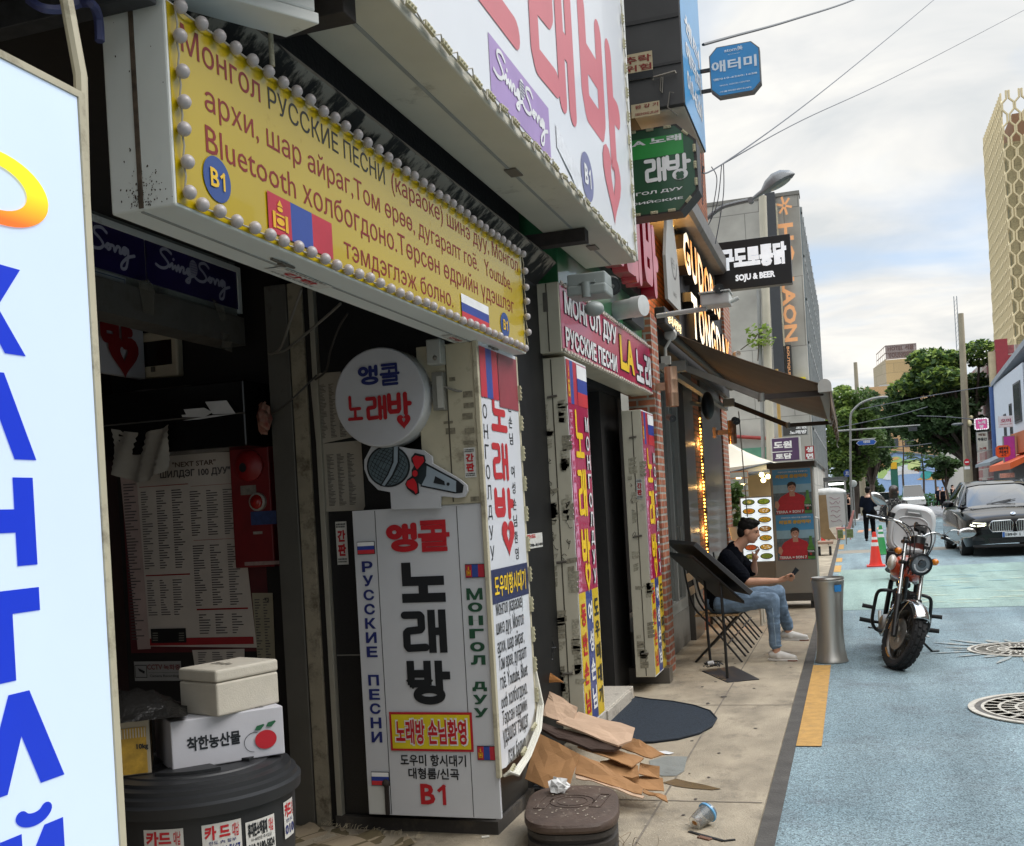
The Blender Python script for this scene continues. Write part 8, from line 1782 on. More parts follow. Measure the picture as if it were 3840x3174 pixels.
for s in(-1,1):
 P=[(s*.05,.0),(s*.46,.0),(s*.52,.08),(s*.50,.19),(s*.44,.235),(s*.08,.245),(s*.03,.2)]
 yb=-.035
 gf=co_('grille',MB().prism([(x,yb,.56+z)for x,z in P],(0,.12,0)),mat('grille_void','0a0a0a',.5));co_('grille_frame',MB().tube([(x,yb-.005,.56+z)for x,z in P],.016,8,closed=True),CHR2,gf,smooth=True);q=MB()
 for i in range(9):x=s*(.09+.045*i);q.box(x-.011,x+.011,yb-.012,yb+.05,.575,.79)
 co_('slats',q,CHR2,gf,bevel=.004)
 hlp=[(s*.56,-.0,.70),(s*.74,.02,.68),(s*.90,.16,.70),(s*.955,.34,.78),(s*.93,.36,.82),(s*.80,.12,.80),(s*.57,.02,.775)]
 h_=co_('headlight',MB().prism(hlp,(0,.10,0)),mat('headlamp_glass','8d9486',.08,coat=1),bevel=.006)
 q=MB()
 for pts_ in([(.60,.716),(.63,.69),(.76,.69),(.74,.72)],[(.79,.70),(.82,.69),(.90,.715),(.88,.745)]):q.prism([(s*x,-.018+max(0,(x-.66))*.55,z)for x,z in pts_],(0,.012,0))
 q.prism([(s*.60,-.02,.745),(s*.84,.10,.765),(s*.84,.10,.775),(s*.60,-.02,.757)],(0,.012,0))
 co_('lamp',q,mat('lamp_lit','fff6d8',.3,emit=5.0),h_)
 mi=co_('mirror',MB().ell((s*1.17,1.62,1.20),.13,.07,.085,16,10),CBK,smooth=True);co_('mirror_stalk',MB().bar((s*1.0,1.65,1.14),(s*1.12,1.63,1.15),.03,.03),CPL,mi)
 co_('side_intake',MB().prism([(s*.60,-.035,.36),(s*.86,.08,.38),(s*.90,.12,.50),(s*.80,.03,.46),(s*.66,-.02,.44)],(0,.06,0)),CPL)
co_('lower_grille',MB().prism([(-.52,-.02,.30),(.52,-.02,.30),(.56,-.02,.42),(-.56,-.02,.42)],(0,.08,0)),CPL);q=MB()
for i in range(4):q.box(-.52,.52,-.03,-.02,.315+.027*i,.325+.027*i)
co_('lower_slats',q,mat('slat_dark','2a2a2a',.5))
co_('splitter',MB().prism([(-.85,.10,.22),(-.6,-.04,.21),(.6,-.04,.21),(.85,.10,.22),(.85,.16,.22),(-.85,.16,.22)],(0,0,.05)),CPL,bevel=.008)
npl=co_('number_plate',MB().box(-.265,.265,-.062,-.05,.43,.545),mat('plate_white_car','cfd2d3',.4));
class MCP:
 N=Vector((0,-1,0))
 def p(s,u,v,d=0):return MC@Vector((u,-.064-d,v))
obj('plate_band',rect(MB(),MCP(),-.262,.433,-.215,.542,.001),mat('plate_blue_car','2b5fa8',.4),npl);obj('lettering',text(MB(),MCP(),'189수 1',-.20,.45,.10,.525,bold=.03,d=.002),BLACKL,npl)
em=co_('bonnet_emblem',MB().lathe((0,.10,.945),[(.055,0),(.055,.01),(.0001,.012)],24,(0,-.5,.86)),CHR2);
for i in range(4):
 q=MB();a0=i*pi/2;d_=Vector((0,-.5,.86)).normalized();u_=Vector((1,0,0));w2=d_.cross(u_);c=Vector((0,.10,.945))+d_*(.0135+.0001*i)
 q.poly([c]+[c+(u_*cos(a0+t*pi/8)+w2*sin(a0+t*pi/8))*.034 for t in range(5)]);co_('emblem_quarter',q,mat('emb_white','c9ccd0',.3)if i%2 else mat('emb_blue','3a6ea5',.3),em)
q=MB()
for s in(-1,1):q.tube([(s*.05-.3,1.38,1.16),(s*.05+.25,1.55,1.25)],.008,5)
co_('wiper',q,CPL)
def Y_(p,Y):return onY(p,Y)
CON=brickmat('concrete_panels','a5a39b','b0ada5','84827c',1.05,1.9,.012,bump=.3,rough=.85,off=.37,nsc=.9)
hl=thing('concrete_hotel','grey concrete panelled hotel with a glass side and a dark vertical sign','building',(-3,31,0))
obj('wall',MB().box(-8,-.92,30,30.4,.02,9.83).box(-8,-1.0,30.4,47,.02,9.6),CON,hl)
obj('glass_side',MB().box(-1.0,-.90,30.45,47,2.6,9.6),mat('curtain_glass','7d8a90',.08,var=.15,scale=.6,coat=.5),hl);q=MB()
for i in range(15):q.box(-.9,-.86,30.5+i*1.15,30.56+i*1.15,2.6,9.6)
for z in(3.4,4.6,5.8,7.0,8.2,9.4):q.box(-.9,-.87,30.5,47,z,z+.07)
obj('mullions',q,mat('mullion_grey','9a9c9b',.5),hl)
obj('parapet',MB().box(-8,-.90,29.97,30.5,9.83,9.93),mat('parapet','77756f',.8),hl)
ledge=obj('red_pipe',MB().cyl((-3.0,29.9,3.35),(-1.9,29.9,3.2),.05),mat('red_pipe','8f2f2a',.5),hl)
obj('lower_glass',MB().box(-3.4,-1.95,29.96,30,2.35,3.0),mat('green_glass','5c8f78',.2,coat=.4),hl);obj('low_wall',MB().box(-3.4,-1.95,29.9,29.97,2.05,2.35),mat('low_wall','8d8a84',.8),hl)
hs=thing('hotel_sign','dark vertical sign spine with peach coloured letters spelling LAON down the concrete hotel','sign',(-1.6,29.8,5))
obj('spine',MB().box(-1.80,-1.53,29.6,29.98,4.9,9.88),mat('spine_grey','37393c',.5,var=.08),hs,bevel=.01)
pv=Plane((0,29.75,0),(0,0,-1),(1,0,0));PEA=mat('peach_letters','e0a06c',.45,var=.05,emit=.12)
q=MB();
def vt(s,z0,z1,x0,x1,bold=.04,m=None):text(m or q,pv,s,-z0,x0,-z1,x1,bold=bold,d=.004)
vt('H',9.02,8.55,-1.50,-1.10,.03);vt('O',8.45,7.95,-1.50,-1.10,.03);vt('LAON',7.55,5.80,-1.49,-1.14,.04)
for i in range(6):
 a=2*pi*i/6+.3;c=(-9.50,-1.30);d=(cos(a)*.26,sin(a)*.20);n_=(-sin(a)*.03,cos(a)*.03)
 q.poly([pv.p(c[0]+d[0]*.15-n_[0],c[1]+d[1]*.15-n_[1],.004+.0003*i),pv.p(c[0]+d[0]-n_[0],c[1]+d[1]-n_[1],.004+.0003*i),pv.p(c[0]+d[0]+n_[0],c[1]+d[1]+n_[1],.004+.0003*i),pv.p(c[0]+d[0]*.15+n_[0],c[1]+d[1]*.15+n_[1],.004+.0003*i)])
obj('lettering',q,PEA,hs);obj('letter_rail',MB().box(-1.53,-1.49,29.76,29.8,5.7,9.6),mat('rail_lit','d8cdb2',.5),hs)
obj('small_plate',MB().box(-1.50,-1.34,29.77,29.9,4.6,5.72),mat('plate_black','2a2826',.5),hs);q=MB();pv2=Plane((0,29.765,0),(0,0,-1),(1,0,0));text(q,pv2,'BOUTIQUE HOTEL',-5.68,-1.46,-4.3,-1.38,bold=.03);obj('plate_lettering',q,PEA,hs)
obj('yellow_panel',MB().box(-1.25,-1.0,29.8,29.95,4.62,4.82),mat('yellow_panel','d3c01c',.5),hs)
GPOLE=mat('pole_cream','b3ad9c',.6,var=.1,scale=2);GP2=mat('pole_grey','8a8b88',.5,.2,var=.1)
pl1=thing('utility_pole','pale cream utility pole in front of the concrete hotel','pole',(-1.62,24,0));obj('shaft',MB().cyl((-1.70,24,.02),(-1.50,24,8.25),.10,.085,14),GPOLE,pl1,smooth=True);obj('side_pipe',MB().cyl((-1.86,24,.02),(-1.70,24,6.2),.045,None,10),GP2,pl1,smooth=True)
obj('bands',MB().cyl((-1.62,24,5.35),(-1.618,24,5.42),.13).cyl((-1.615,24,5.15),(-1.613,24,5.2),.13),GP2,pl1)
sl=thing('street_lamp','grey cobra head street lamp arching over the black pub sign','street lamp',(-2.2,18,0));LG=mat('lamp_grey','6d7072',.45,.3,var=.08)
P=[Y_(fD(*p),18)for p in((40,1500),(60,1420),(110,1370),(180,1320),(260,1295),(370,1270))];obj('arm',MB().tube(smooth_path([tuple(P[0]+Vector((-.06,0,-6.2)))]+[tuple(p)for p in P],5),.035,8),LG,sl,smooth=True)
a,b=Y_(fD(365,1275),18),Y_(fD(645,1105),18);d=(b-a);L_=d.length;d.normalize();up=Vector((-d.z,0,d.x));q=MB();vs=[]
pr=[(0,.03,.03),(.12,.05,.04),(.28,.07,.06),(.42,.16,.12),(.60,.21,.16),(.78,.19,.15),(.93,.11,.09),(1.0,.015,.01)]
for t,h_,w_ in pr:
 for k in range(12):
  an=2*pi*k/12;s_=sin(an);vs.append(a+d*(L_*t)+up*(h_*(s_ if s_>0 else s_*.22))+Vector((0,w_*cos(an)*1.1,0)))
q.add(vs,[(i*12+k,i*12+(k+1)%12,(i+1)*12+(k+1)%12,(i+1)*12+k)for i in range(len(pr)-1)for k in range(12)]+[tuple(range(12))]);hd2=obj('lamp_head',q,LG,sl,smooth=True)
obj('lens',MB().ell(a+d*L_*.66-up*.03,.19,.11,.035,14,8,Matrix.Rotation(-math.atan2(d.z,d.x),3,'Y')),mat('lamp_lens','8f948c',.15),hd2,smooth=True)
obj('joint',MB().cyl(a+Vector((0,-.05,0)),a+Vector((0,.05,0)),.05,None,12),LG,sl)
def wire(label,pts,r,m_=None):return tag(obj('overhead_wire',MB().tube(smooth_path(pts,8),r,5),m_ or BLACKL,smooth=True),label,'wire')
wire('thick black overhead cable rising from the blue sign box',[tuple(Y_(fD(62,285),9)),tuple(Y_(fD(240,235),10)),tuple(Y_(fD(620,130),13)),tuple(Y_(fD(1040,-10),18)),tuple(Y_(fD(1400,-190),22))],.013)
WG=mat('wire_grey','4a4d55',.6)
wire('thin overhead wire slanting steeply up across the sky',[tuple(Y_(fD(60,1058),12)),tuple(Y_(fD(190,1040),13)),tuple(Y_(fD(860,550),20)),tuple(Y_(fD(1540,-10),30)),tuple(Y_(fD(1900,-320),38))],.009,WG)
wire('thin overhead wire slanting gently up towards the gold tower',[tuple(Y_(fD(190,1040),13)),tuple(Y_(fD(700,760),20)),tuple(Y_(fD(1300,480),28)),tuple(Y_(fD(2110,60),40)),tuple(Y_(fD(2500,-150),50))],.009,WG)
for i,(a,b,c)in enumerate((((115,1060),(150,1150),(110,1400)),((180,1045),(150,1300),(70,1480)),((192,1045),(190,1250),(140,1550)),((60,700),(55,1000),(60,1300)))):wire(('loose wire drooping nearest the lamp arm','loose wire trailing down past the lamp arm','straight loose wire hanging to the black pub sign','dark wire down the edge of the blue sign box')[i],[tuple(Y_(fD(*p),13))for p in(a,b,c)],.006,WG)
def leafcloud(name,blobs,n,size,m_,par,seed,flat=.6):
 random.seed(seed);q=MB();tot=sum(b[3]*b[4]*b[5]for b in blobs)
 for cx,cy,cz,rx,ry,rz in blobs:
  for i in range(max(3,int(n*rx*ry*rz/tot))):
   while True:
    x,y,z=(random.uniform(-1,1)for _ in range(3));r=x*x+y*y+z*z
    if r<1 and random.random()<.25+.75*r:break
   p=Vector((cx+x*rx,cy+y*ry,cz+z*rz));s=size*random.uniform(.5,1.3)
   u=Vector((random.gauss(0,1),random.gauss(0,1),random.gauss(0,flat))).normalized();w=u.cross(Vector((random.gauss(0,.6),random.gauss(0,.6),1))).normalized();t=Vector((0,0,random.uniform(-.3,.1)*s))
   q.v+=[tuple(p-u*s*.6),tuple(p+w*s*.4+t*.3),tuple(p+u*s*.7+t),tuple(p-w*s*.4+t*.3)];k=len(q.v)-4;q.f.append((k,k+1,k+2,k+3))
 q.flat=True;return obj(name,q,m_,par)
def leafmat(name,c,c2):
 if name in MATS:return MATS[name]
 m=bpy.data.materials.new(name);m.use_nodes=True;MATS[name]=m;t=m.node_tree;b=t.nodes['Principled BSDF'];b.inputs['Roughness'].default_value=.65
 n=t.nodes.new('ShaderNodeTexNoise');n.inputs['Scale'].default_value=.9;n.inputs['Detail'].default_value=5;t.links.new(t.nodes.new('ShaderNodeTexCoord').outputs['Object'],n.inputs['Vector'])
 mx=t.nodes.new('ShaderNodeMix');mx.data_type='RGBA';mr=t.nodes.new('ShaderNodeMapRange');mr.inputs[1].default_value=.35;mr.inputs[2].default_value=.65;t.links.new(n.outputs[0],mr.inputs[0]);t.links.new(mr.outputs[0],mx.inputs[0]);mx.inputs[6].default_value=(*H(c),1);mx.inputs[7].default_value=(*H(c2),1);t.links.new(mx.outputs[2],b.inputs['Base Color'])
 tr=t.nodes.new('ShaderNodeBsdfTranslucent');t.links.new(mx.outputs[2],tr.inputs[0]);ad=t.nodes.new('ShaderNodeMixShader');ad.inputs[0].default_value=.4;t.links.new(b.outputs[0],ad.inputs[1]);t.links.new(tr.outputs[0],ad.inputs[2]);t.links.new(ad.outputs[0],t.nodes['Material Output'].inputs[0]);return m
LF1=leafmat('leaf_mid','4a6230','6b8444');LF2=leafmat('leaf_dark','33492a','4c6638');LF3=leafmat('leaf_bright','71893c','8fa350');BARK=mat('bark','4a4038',.9,var=.3,scale=3,bump=.6,bscale=12)
iv=thing('climbing_sprig','leafy sprig growing from the pale utility pole','plant',tuple(Y_(fH(420,300),23.8)));c=Y_(fH(415,265),23.8);c2=Y_(fH(470,300),23.8)
leafcloud('leaves',[(c.x,c.y,c.z,.28,.2,.30),(c2 .x,c2 .y,c2 .z,.2,.15,.1),(c.x-.15,c.y,c.z-.15,.15,.12,.1)],110,.11,LF3,iv,3);obj('stem',MB().tube(smooth_path([tuple(Y_(fH(300,360),23.8)),tuple(Y_(fH(380,300),23.8)),tuple(c),tuple(Y_(fH(410,430),23.8))],4),.012,5),BARK,iv)
tn=thing('food_tent','cream canvas food tent on a steel frame strung with bulbs','tent',(-2,20.5,0));CV=mat('canvas','c3bba9',.85,var=.06,scale=2)
pk=Vector((-2.9,21.5,3.15));A_,B_=Vector((-3.6,19.6,2.10)),Vector((-1.33,19.6,2.24));C_,D_=Vector((-1.33,23.2,2.3)),Vector((-3.6,23.2,2.2));pk=Vector((-2.6,20.6,3.05))
q=MB();n=10
for a,b in((A_,B_),(B_,C_),(C_,D_),(D_,A_)):
 for i in range(n):
  e0,e1=a.lerp(b,i/n),a.lerp(b,(i+1)/n)
  for j in range(6):
   f=lambda e,t:e.lerp(pk,t)+Vector((0,0,-.12*sin(pi*t)))
   q.poly([f(e0,j/6),f(e1,j/6),f(e1,(j+1)/6),f(e0,(j+1)/6)])
obj('canopy',q,CV,tn,smooth=True);q=MB()
for a,b in((A_,B_),(B_,C_)):q.poly([a,b,b+Vector((0,0,-.14)),a+Vector((0,0,-.14))])
obj('valance',q,CV,tn)
q=MB()
for p in(A_,B_,C_):q.cyl((p.x,p.y,.02),p,.025,None,8)
q.cyl(A_+Vector((0,0,-.16)),B_+Vector((0,0,-.16)),.03,None,8).cyl(A_.lerp(B_,.6)+Vector((0,0,-.1)),B_+Vector((0,0,-.0)),.018,None,6);obj('frame',q,mat('tent_frame','5a5f66',.5,.3),tn)
obj('back_screen',MB().box(-3.4,-1.4,23.1,23.2,.9,2.3),mat('tent_screen','b59a72',.8,var=.12,scale=2),tn);obj('brick_light',MB().box(-2.05,-1.75,19.5,19.56,1.98,2.12),mat('box_terracotta','9a6a4a',.7,var=.2,scale=20),tn)
sb2=thing('bulb_garland','glowing bulbs hanging under the food tent','string lights',(-1.8,19.5,2))
for p in((320,780),(365,832),(550,750),(568,805),(615,768)):obj('bulb',MB().ell(Y_(fQ(*p),19.5),.045),mat('bulb_warm','ffdf9a',.4,emit=5),sb2,smooth=True)
lv=thing('louvre_screen','pale louvred screen behind the potted shrub','screen',(-2.1,19,.02));q=MB()
for i in range(14):q.box(-2.6,-1.72,19.0,19.05,.5+i*.115,.59+i*.115)
obj('slats',q,mat('louvre_grey','9a9a92',.6),lv)
sh=thing('potted_shrub','leafy green shrub growing beside the far brick pier','plant',(-1.75,17.2,.02));c=Y_(fQ(265,1060),17.2);leafcloud('leaves',[(c.x,c.y,c.z,.16,.16,.36),(c.x+.04,c.y,c.z+.2,.12,.12,.2),(c.x-.02,c.y,c.z-.55,.14,.14,.35)],420,.10,LF1,sh,5);obj('pot',MB().lathe((c.x,c.y,.02),[(.10,0),(.14,.3),(.15,.32),(.12,.3)],18),mat('pot_clay','5d4438',.8),sh,smooth=True);obj('stem',MB().cyl((c.x,c.y,.3),(c.x,c.y,1.1),.012),BARK,sh)
wc=thing('white_chair','white plastic chair back behind the seated man','chair',(-1.45,13.9,.02));obj('backrest',MB().prism([tuple(Y_(fQ(*p),13.6))for p in((215,1275),(305,1268),(340,1420),(265,1440))],(0,.03,0)),mat('chair_white','bdb8ab',.5),wc,bevel=.01);obj('seat',MB().box(-1.55,-1.1,13.5,13.95,.42,.46),MATS['chair_white'],wc,bevel=.01)
for x in(-1.5,-1.15):
 for y in(13.55,13.9):obj('leg',MB().cyl((x,y,.02),(x,y,.42),.018),MATS['chair_white'],wc)
def boxsign(name,label,f,Y,a,b,dep,m_,rows,frame=None,cat='sign',lm=None):
 pl=plY(Y);u0,v0=pl.uv(f(*a));u1,v1=pl.uv(f(*b));t=thing(name,label,cat,tuple(pl.p(u0,v0)));w,h=u1-u0,v1-v0
 obj('case',MB().box(u0,u1,Y+.002,Y+dep,v0,v1),frame or GP2,t);obj('face_panel',rect(MB(),pl,u0+w*.05,v0+h*.03,u1-w*.05,v1-h*.03,.002),m_,t)
 for s,(x0,y0,x1,y1),mm in rows:obj('lettering',text(MB(),pl,s,u0+w*x0,v0+h*y0,u0+w*x1,v0+h*y1,bold=.05,d=.006),mm,t)
 return t,pl,(u0,v0,u1,v1)
t,pl,r=boxsign('purple_shop_sign','framed purple sign with white Korean letters above the fridge',fQ,22,(650,625),(932,365),.25,mat('sign_plum','4a3556',.4,var=.25,scale=2),[('도원',(.10,.55,.72,.85),WHT),('토담',(.14,.10,.70,.34),WHT)],mat('frame_pale','b3b3ae',.5));obj('divider',rect(MB(),pl,r[0]+.02,r[1]+.19,r[2]-.16,r[1]+.205,.006),WHT,t)
obj('post',MB().cyl((-1.3,22.1,2.8),(-1.3,22.1,4.2),.035),mat('post_ochre','a3854a',.6),t)
boxsign('red_shop_sign','red hanging sign with white Korean letters behind the purple sign',fQ,26,(985,600),(1078,455),.2,mat('sign_crimson','8f1f26',.45),[('생',(.15,.52,.85,.92),WHT),('면',(.15,.05,.85,.45),WHT)])
boxsign('dark_karaoke_sign','dark sign with white Korean letters half hidden by the awning arm',fQ,27,(755,365),(1010,235),.2,mat('sign_slate','3b3a38',.5),[('노래방',(.3,.1,.95,.45),WHT),('도원',(.55,.55,.95,.92),WHT)])
ls2=thing('low_shop_row','low grey shop front with a dark canopy beyond the concrete hotel','building',(-2.5,50,0));obj('wall',MB().box(-6,-1.1,47.2,60,.02,3.2),mat('low_shop_wall','5c5b58',.8,var=.15),ls2);obj('shutter',MB().box(-1.1,-1.07,48,52,.1,2.0),mat('shutter_grey','77787a',.5),ls2)
shl=thing('canopy_shelter','flat dark street canopy with a glowing tube lamp','canopy',(-.7,44,0));obj('roof',MB().box(-1.6,-.10,43.2,46,2.10,2.24),mat('canopy_dark','4a4c4d',.5),shl,bevel=.01);obj('posts',MB().cyl((-.2,43.4,.02),(-.2,43.4,2.1),.04).cyl((-1.5,43.4,.02),(-1.5,43.4,2.1),.04),GP2,shl);obj('tube_lamp',MB().box(-.80,-.24,43.1,43.2,1.93,2.01),mat('tube_lit','f4f7f2',.4,emit=3),shl);obj('meter_box',MB().box(-.72,-.5,43.5,43.7,1.4,1.85),GP2,shl)
bst=thing('banner_board','white graffiti scrawled banner board standing at the kerb','board',(-.5,34,0));pbn=plY(34)
L=[pbn.uv(fQ(*p))for p in((1192,950),(1372,935),(1392,1250),(1222,1285))];q=MB();q.flat=True;q.poly([pbn.p(u,v,0)for u,v in L[::-1]]);obj('sheet',MB().prism([pbn.p(u,v,0)for u,v in L[::-1]],(0,.03,0)),mat('banner_white','bdbcbb',.8,var=.05),bst);random.seed(8);q=MB()
for i in range(6):
 z=L[0][1]-.12-.14*i;P=[(-.62+.06*k+random.uniform(-.02,.02),33.995,z+random.uniform(-.05,.05))for k in range(6)];q.tube(smooth_path(P,3),.006,4)
obj('scrawl',q,mat('scrawl','9a6a7a',.8),bst);obj('stand',MB().cyl((L[1][0],34.03,.02),(L[1][0],34.03,L[1][1]),.02).cyl((L[0][0],34.03,.02),(L[0][0],34.03,L[0][1]),.02),GP2,bst)
tag(obj('plywood_board',MB().prism([tuple(Y_(fQ(*p),33))for p in((1120,955),(1195,950),(1228,1290),(1300,1395),(1180,1400),(1140,1372))],(0,.05,0)),mat('plywood','8f7757',.8,var=.15,scale=4)),'brown plywood board leaning beside the white banner board','board')
ub=thing('white_parasol','folded white parasol lying behind the banner board','parasol',(-.6,36,1.6));obj('canopy',MB().ell(Y_(fQ(1220,930),36),.55,.3,.16,18,10),mat('parasol_white','d3d3d0',.7),ub,smooth=True);obj('pole',MB().cyl((-.75,36,.02),(-.75,36,1.7),.02),GP2,ub)
pc2=thing('plastic_chair','faded pink plastic chair by the kerb','chair',(-.25,40,.0));PK=mat('pink_plastic','c98a84',.5,var=.05)
B2=Y_(fQ(1380,1300),38);obj('seat',MB().box(B2 .x-.28,B2 .x+.2,38,38.45,.36,.42),PK,pc2,bevel=.01);obj('backrest',MB().prism([(B2 .x+.10,38,.40),(B2 .x+.30,38,.98),(B2 .x+.36,38,.98),(B2 .x+.22,38,.40)],(0,.45,0)),PK,pc2,bevel=.01)
for dx in(-.24,.18):
 for y in(38.03,38.42):obj('leg',MB().cyl((B2 .x+dx,y,.0),(B2 .x+dx,y,.38),.025),PK,pc2)
for lab,a,b in(('small framed picture propped at the kerb, by the plywood',(1310,1390),(1365,1300)),('small framed picture propped at the kerb, by the chair',(1390,1385),(1468,1292))):
 t,pl,r=boxsign('framed_picture',lab,fQ,37.5,a,b,.03,mat('picture_green','6d7a4a',.5,var=.5,scale=14),[],mat('frame_white','c9c8c0',.5),'picture')
cn=None
def cone(label,p,m1,h=.74):
 t=thing('traffic_cone',label,'traffic cone',tuple(p));p=Vector(p);
 obj('base',MB().box(p.x-.19,p.x+.19,p.y-.19,p.y+.19,p.z,p.z+.035),m1,t,bevel=.008);obj('body',MB().lathe(p,[(.145,.035),(.125,.09),(.035,h),(.0001,h+.005)],26),m1,t,smooth=True,sharp=50)
 for z0,z1 in((.44,.52),(.58,.635)):
  r_=lambda z:.125+(.035-.125)*(z-.09)/(h-.09)+.002;obj('white_band',MB().lathe(p,[(r_(z0),z0),(r_(z1),z1)],26),WHT,t,smooth=True)
 return t
cone('orange red traffic cone with two white bands beside the motorbike',onZ(fP(335,682),.0),mat('cone_red','d63426',.45,var=.05));cone('green and white traffic cone hidden behind the red one',onZ(fP(390,570),.0),mat('cone_green','2f8a4a',.45))
rc=Y_(fQ(1145,1330),36);cone('small red cone by the plywood board',(rc.x,36,.02),MATS['cone_red'],.8)
dl=thing('hand_trolley','low wooden hand trolley with dark wheels on the pavement','trolley',(-.95,30,.02));c=Y_(fQ(1185,1430),28.5);obj('deck',MB().box(c.x-.25,c.x+.2,28.3,29.1,.32,.38),mat('deck_wood','8a6f5d',.8,var=.2),dl)
for dx in(-.15,.12):obj('wheel',MB().cyl((c.x+dx-.03,28.5,.14),(c.x+dx+.03,28.5,.14),.12),BLACKL,dl,smooth=True)
def limb(q,a,b,r0,r1):
 m=a.lerp(b,.5)+Vector((random.uniform(-.2,.2),random.uniform(-.2,.2),random.uniform(0,.3)));q.tube(smooth_path([a,m,b],4),[r0+(r1-r0)*i/8 for i in range(9)],7)
def tree(name,label,base,trunk_h,r,blobs,n,size,m_,seed,extra=None):
 random.seed(seed);t=thing(name,label,'tree',tuple(base));b=Vector(base);q=MB();fork=b+Vector((random.uniform(-.3,.3),0,trunk_h));limb(q,b,fork,r,r*.75)
 for cx,cy,cz,rx,ry,rz in blobs:limb(q,fork,Vector((cx,cy,cz)),r*.5,r*.12)
 obj('trunk',q,BARK,t,smooth=True);leafcloud('crown',blobs,n,size,m_,t,seed+1)
 if extra:leafcloud('crown',extra[0],extra[1],size,extra[2],t,seed+2)
 return t
def blobset(seed,cx,cy,cz,RX,RY,RZ,n,br=.33):
 random.seed(seed);B=[]
 while len(B)<n:
  x,y,z=(random.uniform(-1,1)for _ in range(3))
  if x*x+y*y+z*z>1:continue
  s=random.uniform(.75,1.25)*br;B.append((cx+x*RX*(1-br*.6),cy+y*RY*(1-br*.6),cz+z*RZ*(1-br*.6),RX*s,RY*s,RZ*s*.62))
 return B
bigb=blobset(4,5.0,62,6.3,3.3,3.2,3.0,34,.30)+[(2.9,61,6.3,1.0,1,.55),(3.2,61,7.0,1.1,1,.6),(6.9,61,8.6,1.1,1,.7),(4.4,62,8.7,1.2,1,.5),(4.6,61.5,3.9,1.4,1,.5),(2.6,61,5.6,.8,.8,.35)]
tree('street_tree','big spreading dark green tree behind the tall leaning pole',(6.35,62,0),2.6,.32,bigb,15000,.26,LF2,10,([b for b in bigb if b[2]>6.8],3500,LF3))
lb_=blobset(8,.1,66,5.3,2.0,2.4,3.4,26,.34)
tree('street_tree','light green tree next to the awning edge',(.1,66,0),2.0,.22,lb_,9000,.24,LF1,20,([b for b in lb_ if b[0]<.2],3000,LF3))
lb_=blobset(12,1.3,76,5.6,2.2,2.4,3.2,24,.34)
tree('street_tree','darker bushy tree behind the blue road sign',(1.4,76,0),2.0,.24,lb_,9000,.26,LF2,30)
lb_=blobset(15,.3,82,3.0,2.4,2.4,2.2,14,.4);tree('street_tree','low dense tree in the shade behind the round blue sign',(.4,82,0),1.2,.2,lb_,5000,.3,LF2,40)
lb_=blobset(18,12.5,84,9.5,3.2,3,2.6,12,.4);tree('street_tree','yellow green tree showing over the red brick building',(12.5,84,0),4,.3,lb_,5000,.34,LF3,50)
lb_=blobset(21,6.0,74,3.0,1.3,1.3,.9,8,.45);tree('street_tree','small bushy tree under the big tree by the no entry sign',(6.0,74,0),1.5,.1,lb_,1800,.24,LF2,60)
def pine(label,p,Yd,seed,top):
 c=onY(p,Yd);t=thing('pine_tree',label,'pine tree',(c.x,Yd,0),'slim pines before the painted wall');random.seed(seed);z1=onY(top,Yd).z;q=MB().tube(smooth_path([(c.x,Yd,0),(c.x+random.uniform(-.15,.15),Yd,z1*.4),(c.x+random.uniform(-.1,.1),Yd,z1*.7),(c.x,Yd,z1)],4),[.12-.09*i/12 for i in range(13)],7);B=[]
 for i in range(11):
  z=z1*(.55+.45*i/10);s=random.choice((-1,1));L_=random.uniform(.4,1.3)*(1.15-i/12);e=Vector((c.x+s*L_,Yd+random.uniform(-.8,.8),z+random.uniform(0,.2)));q.cyl((c.x,Yd,z-.15),e,.03,.012,5);B.append((e.x,e.y,e.z+.05,.5,.5,.10))
 obj('trunk',q,BARK,t,smooth=True);leafcloud('crown',B,700,.20,LF1,t,seed+5,.2)
pine('slim pine with the thin straight trunk nearest the banner',fN(775,1700),104,1,fN(770,1250));pine('slim pine rising past the teal leaf of the mural',fN(955,1700),104,2,fN(950,1330));pine('slim pine at the mural end below the big tree',fN(1095,1700),104,3,fN(1070,1420))
mb_=thing('mural_building','low building with a blue mural of green and orange leaves behind the pines','building',(6,120,0));pmu=plY(120)
def mp(px):return pmu.uv(px)
gl=[mp(fN(*p))for p in((500,1736),(500,1600),(680,1462),(1195,1522),(1195,1736))];q=MB();z0=0
obj('wall',MB().prism([(gl[1][0],120,0),(gl[4][0],120,0),(gl[3][0],120,gl[3][1]),(gl[2][0],120,gl[2][1]),(gl[1][0],120,gl[1][1])],(0,8,0)),mat('mural_blue','8fa9cc',.7,var=.08),mb_)
def mu(nm,pts,m_,d):q=MB();q.flat=True;P_,F_=cdt_fill([[mp(fN(*p))for p in smooth_px(pts)]]);q.add([pmu.p(x,y,d)for x,y in P_],F_);obj(nm,q,m_,mb_)
def smooth_px(pts):
 s=smooth_path(list(pts)+[pts[0]],4)[:-1];return[tuple(v)for v in s]
mu('mural_shape',[(510,1720),(520,1620),(590,1540),(700,1500),(760,1540),(660,1600),(600,1680),(580,1720)],mat('mu_green','a3bd72',.7),.03);mu('mural_shape',[(640,1640),(740,1560),(830,1530),(900,1560),(930,1620),(820,1600),(720,1640)],mat('mu_green2','86ac6c',.7),.05);mu('mural_shape',[(520,1600),(600,1530),(700,1510),(720,1525),(620,1560),(540,1640)],mat('mu_orange','d3a467',.7),.07)
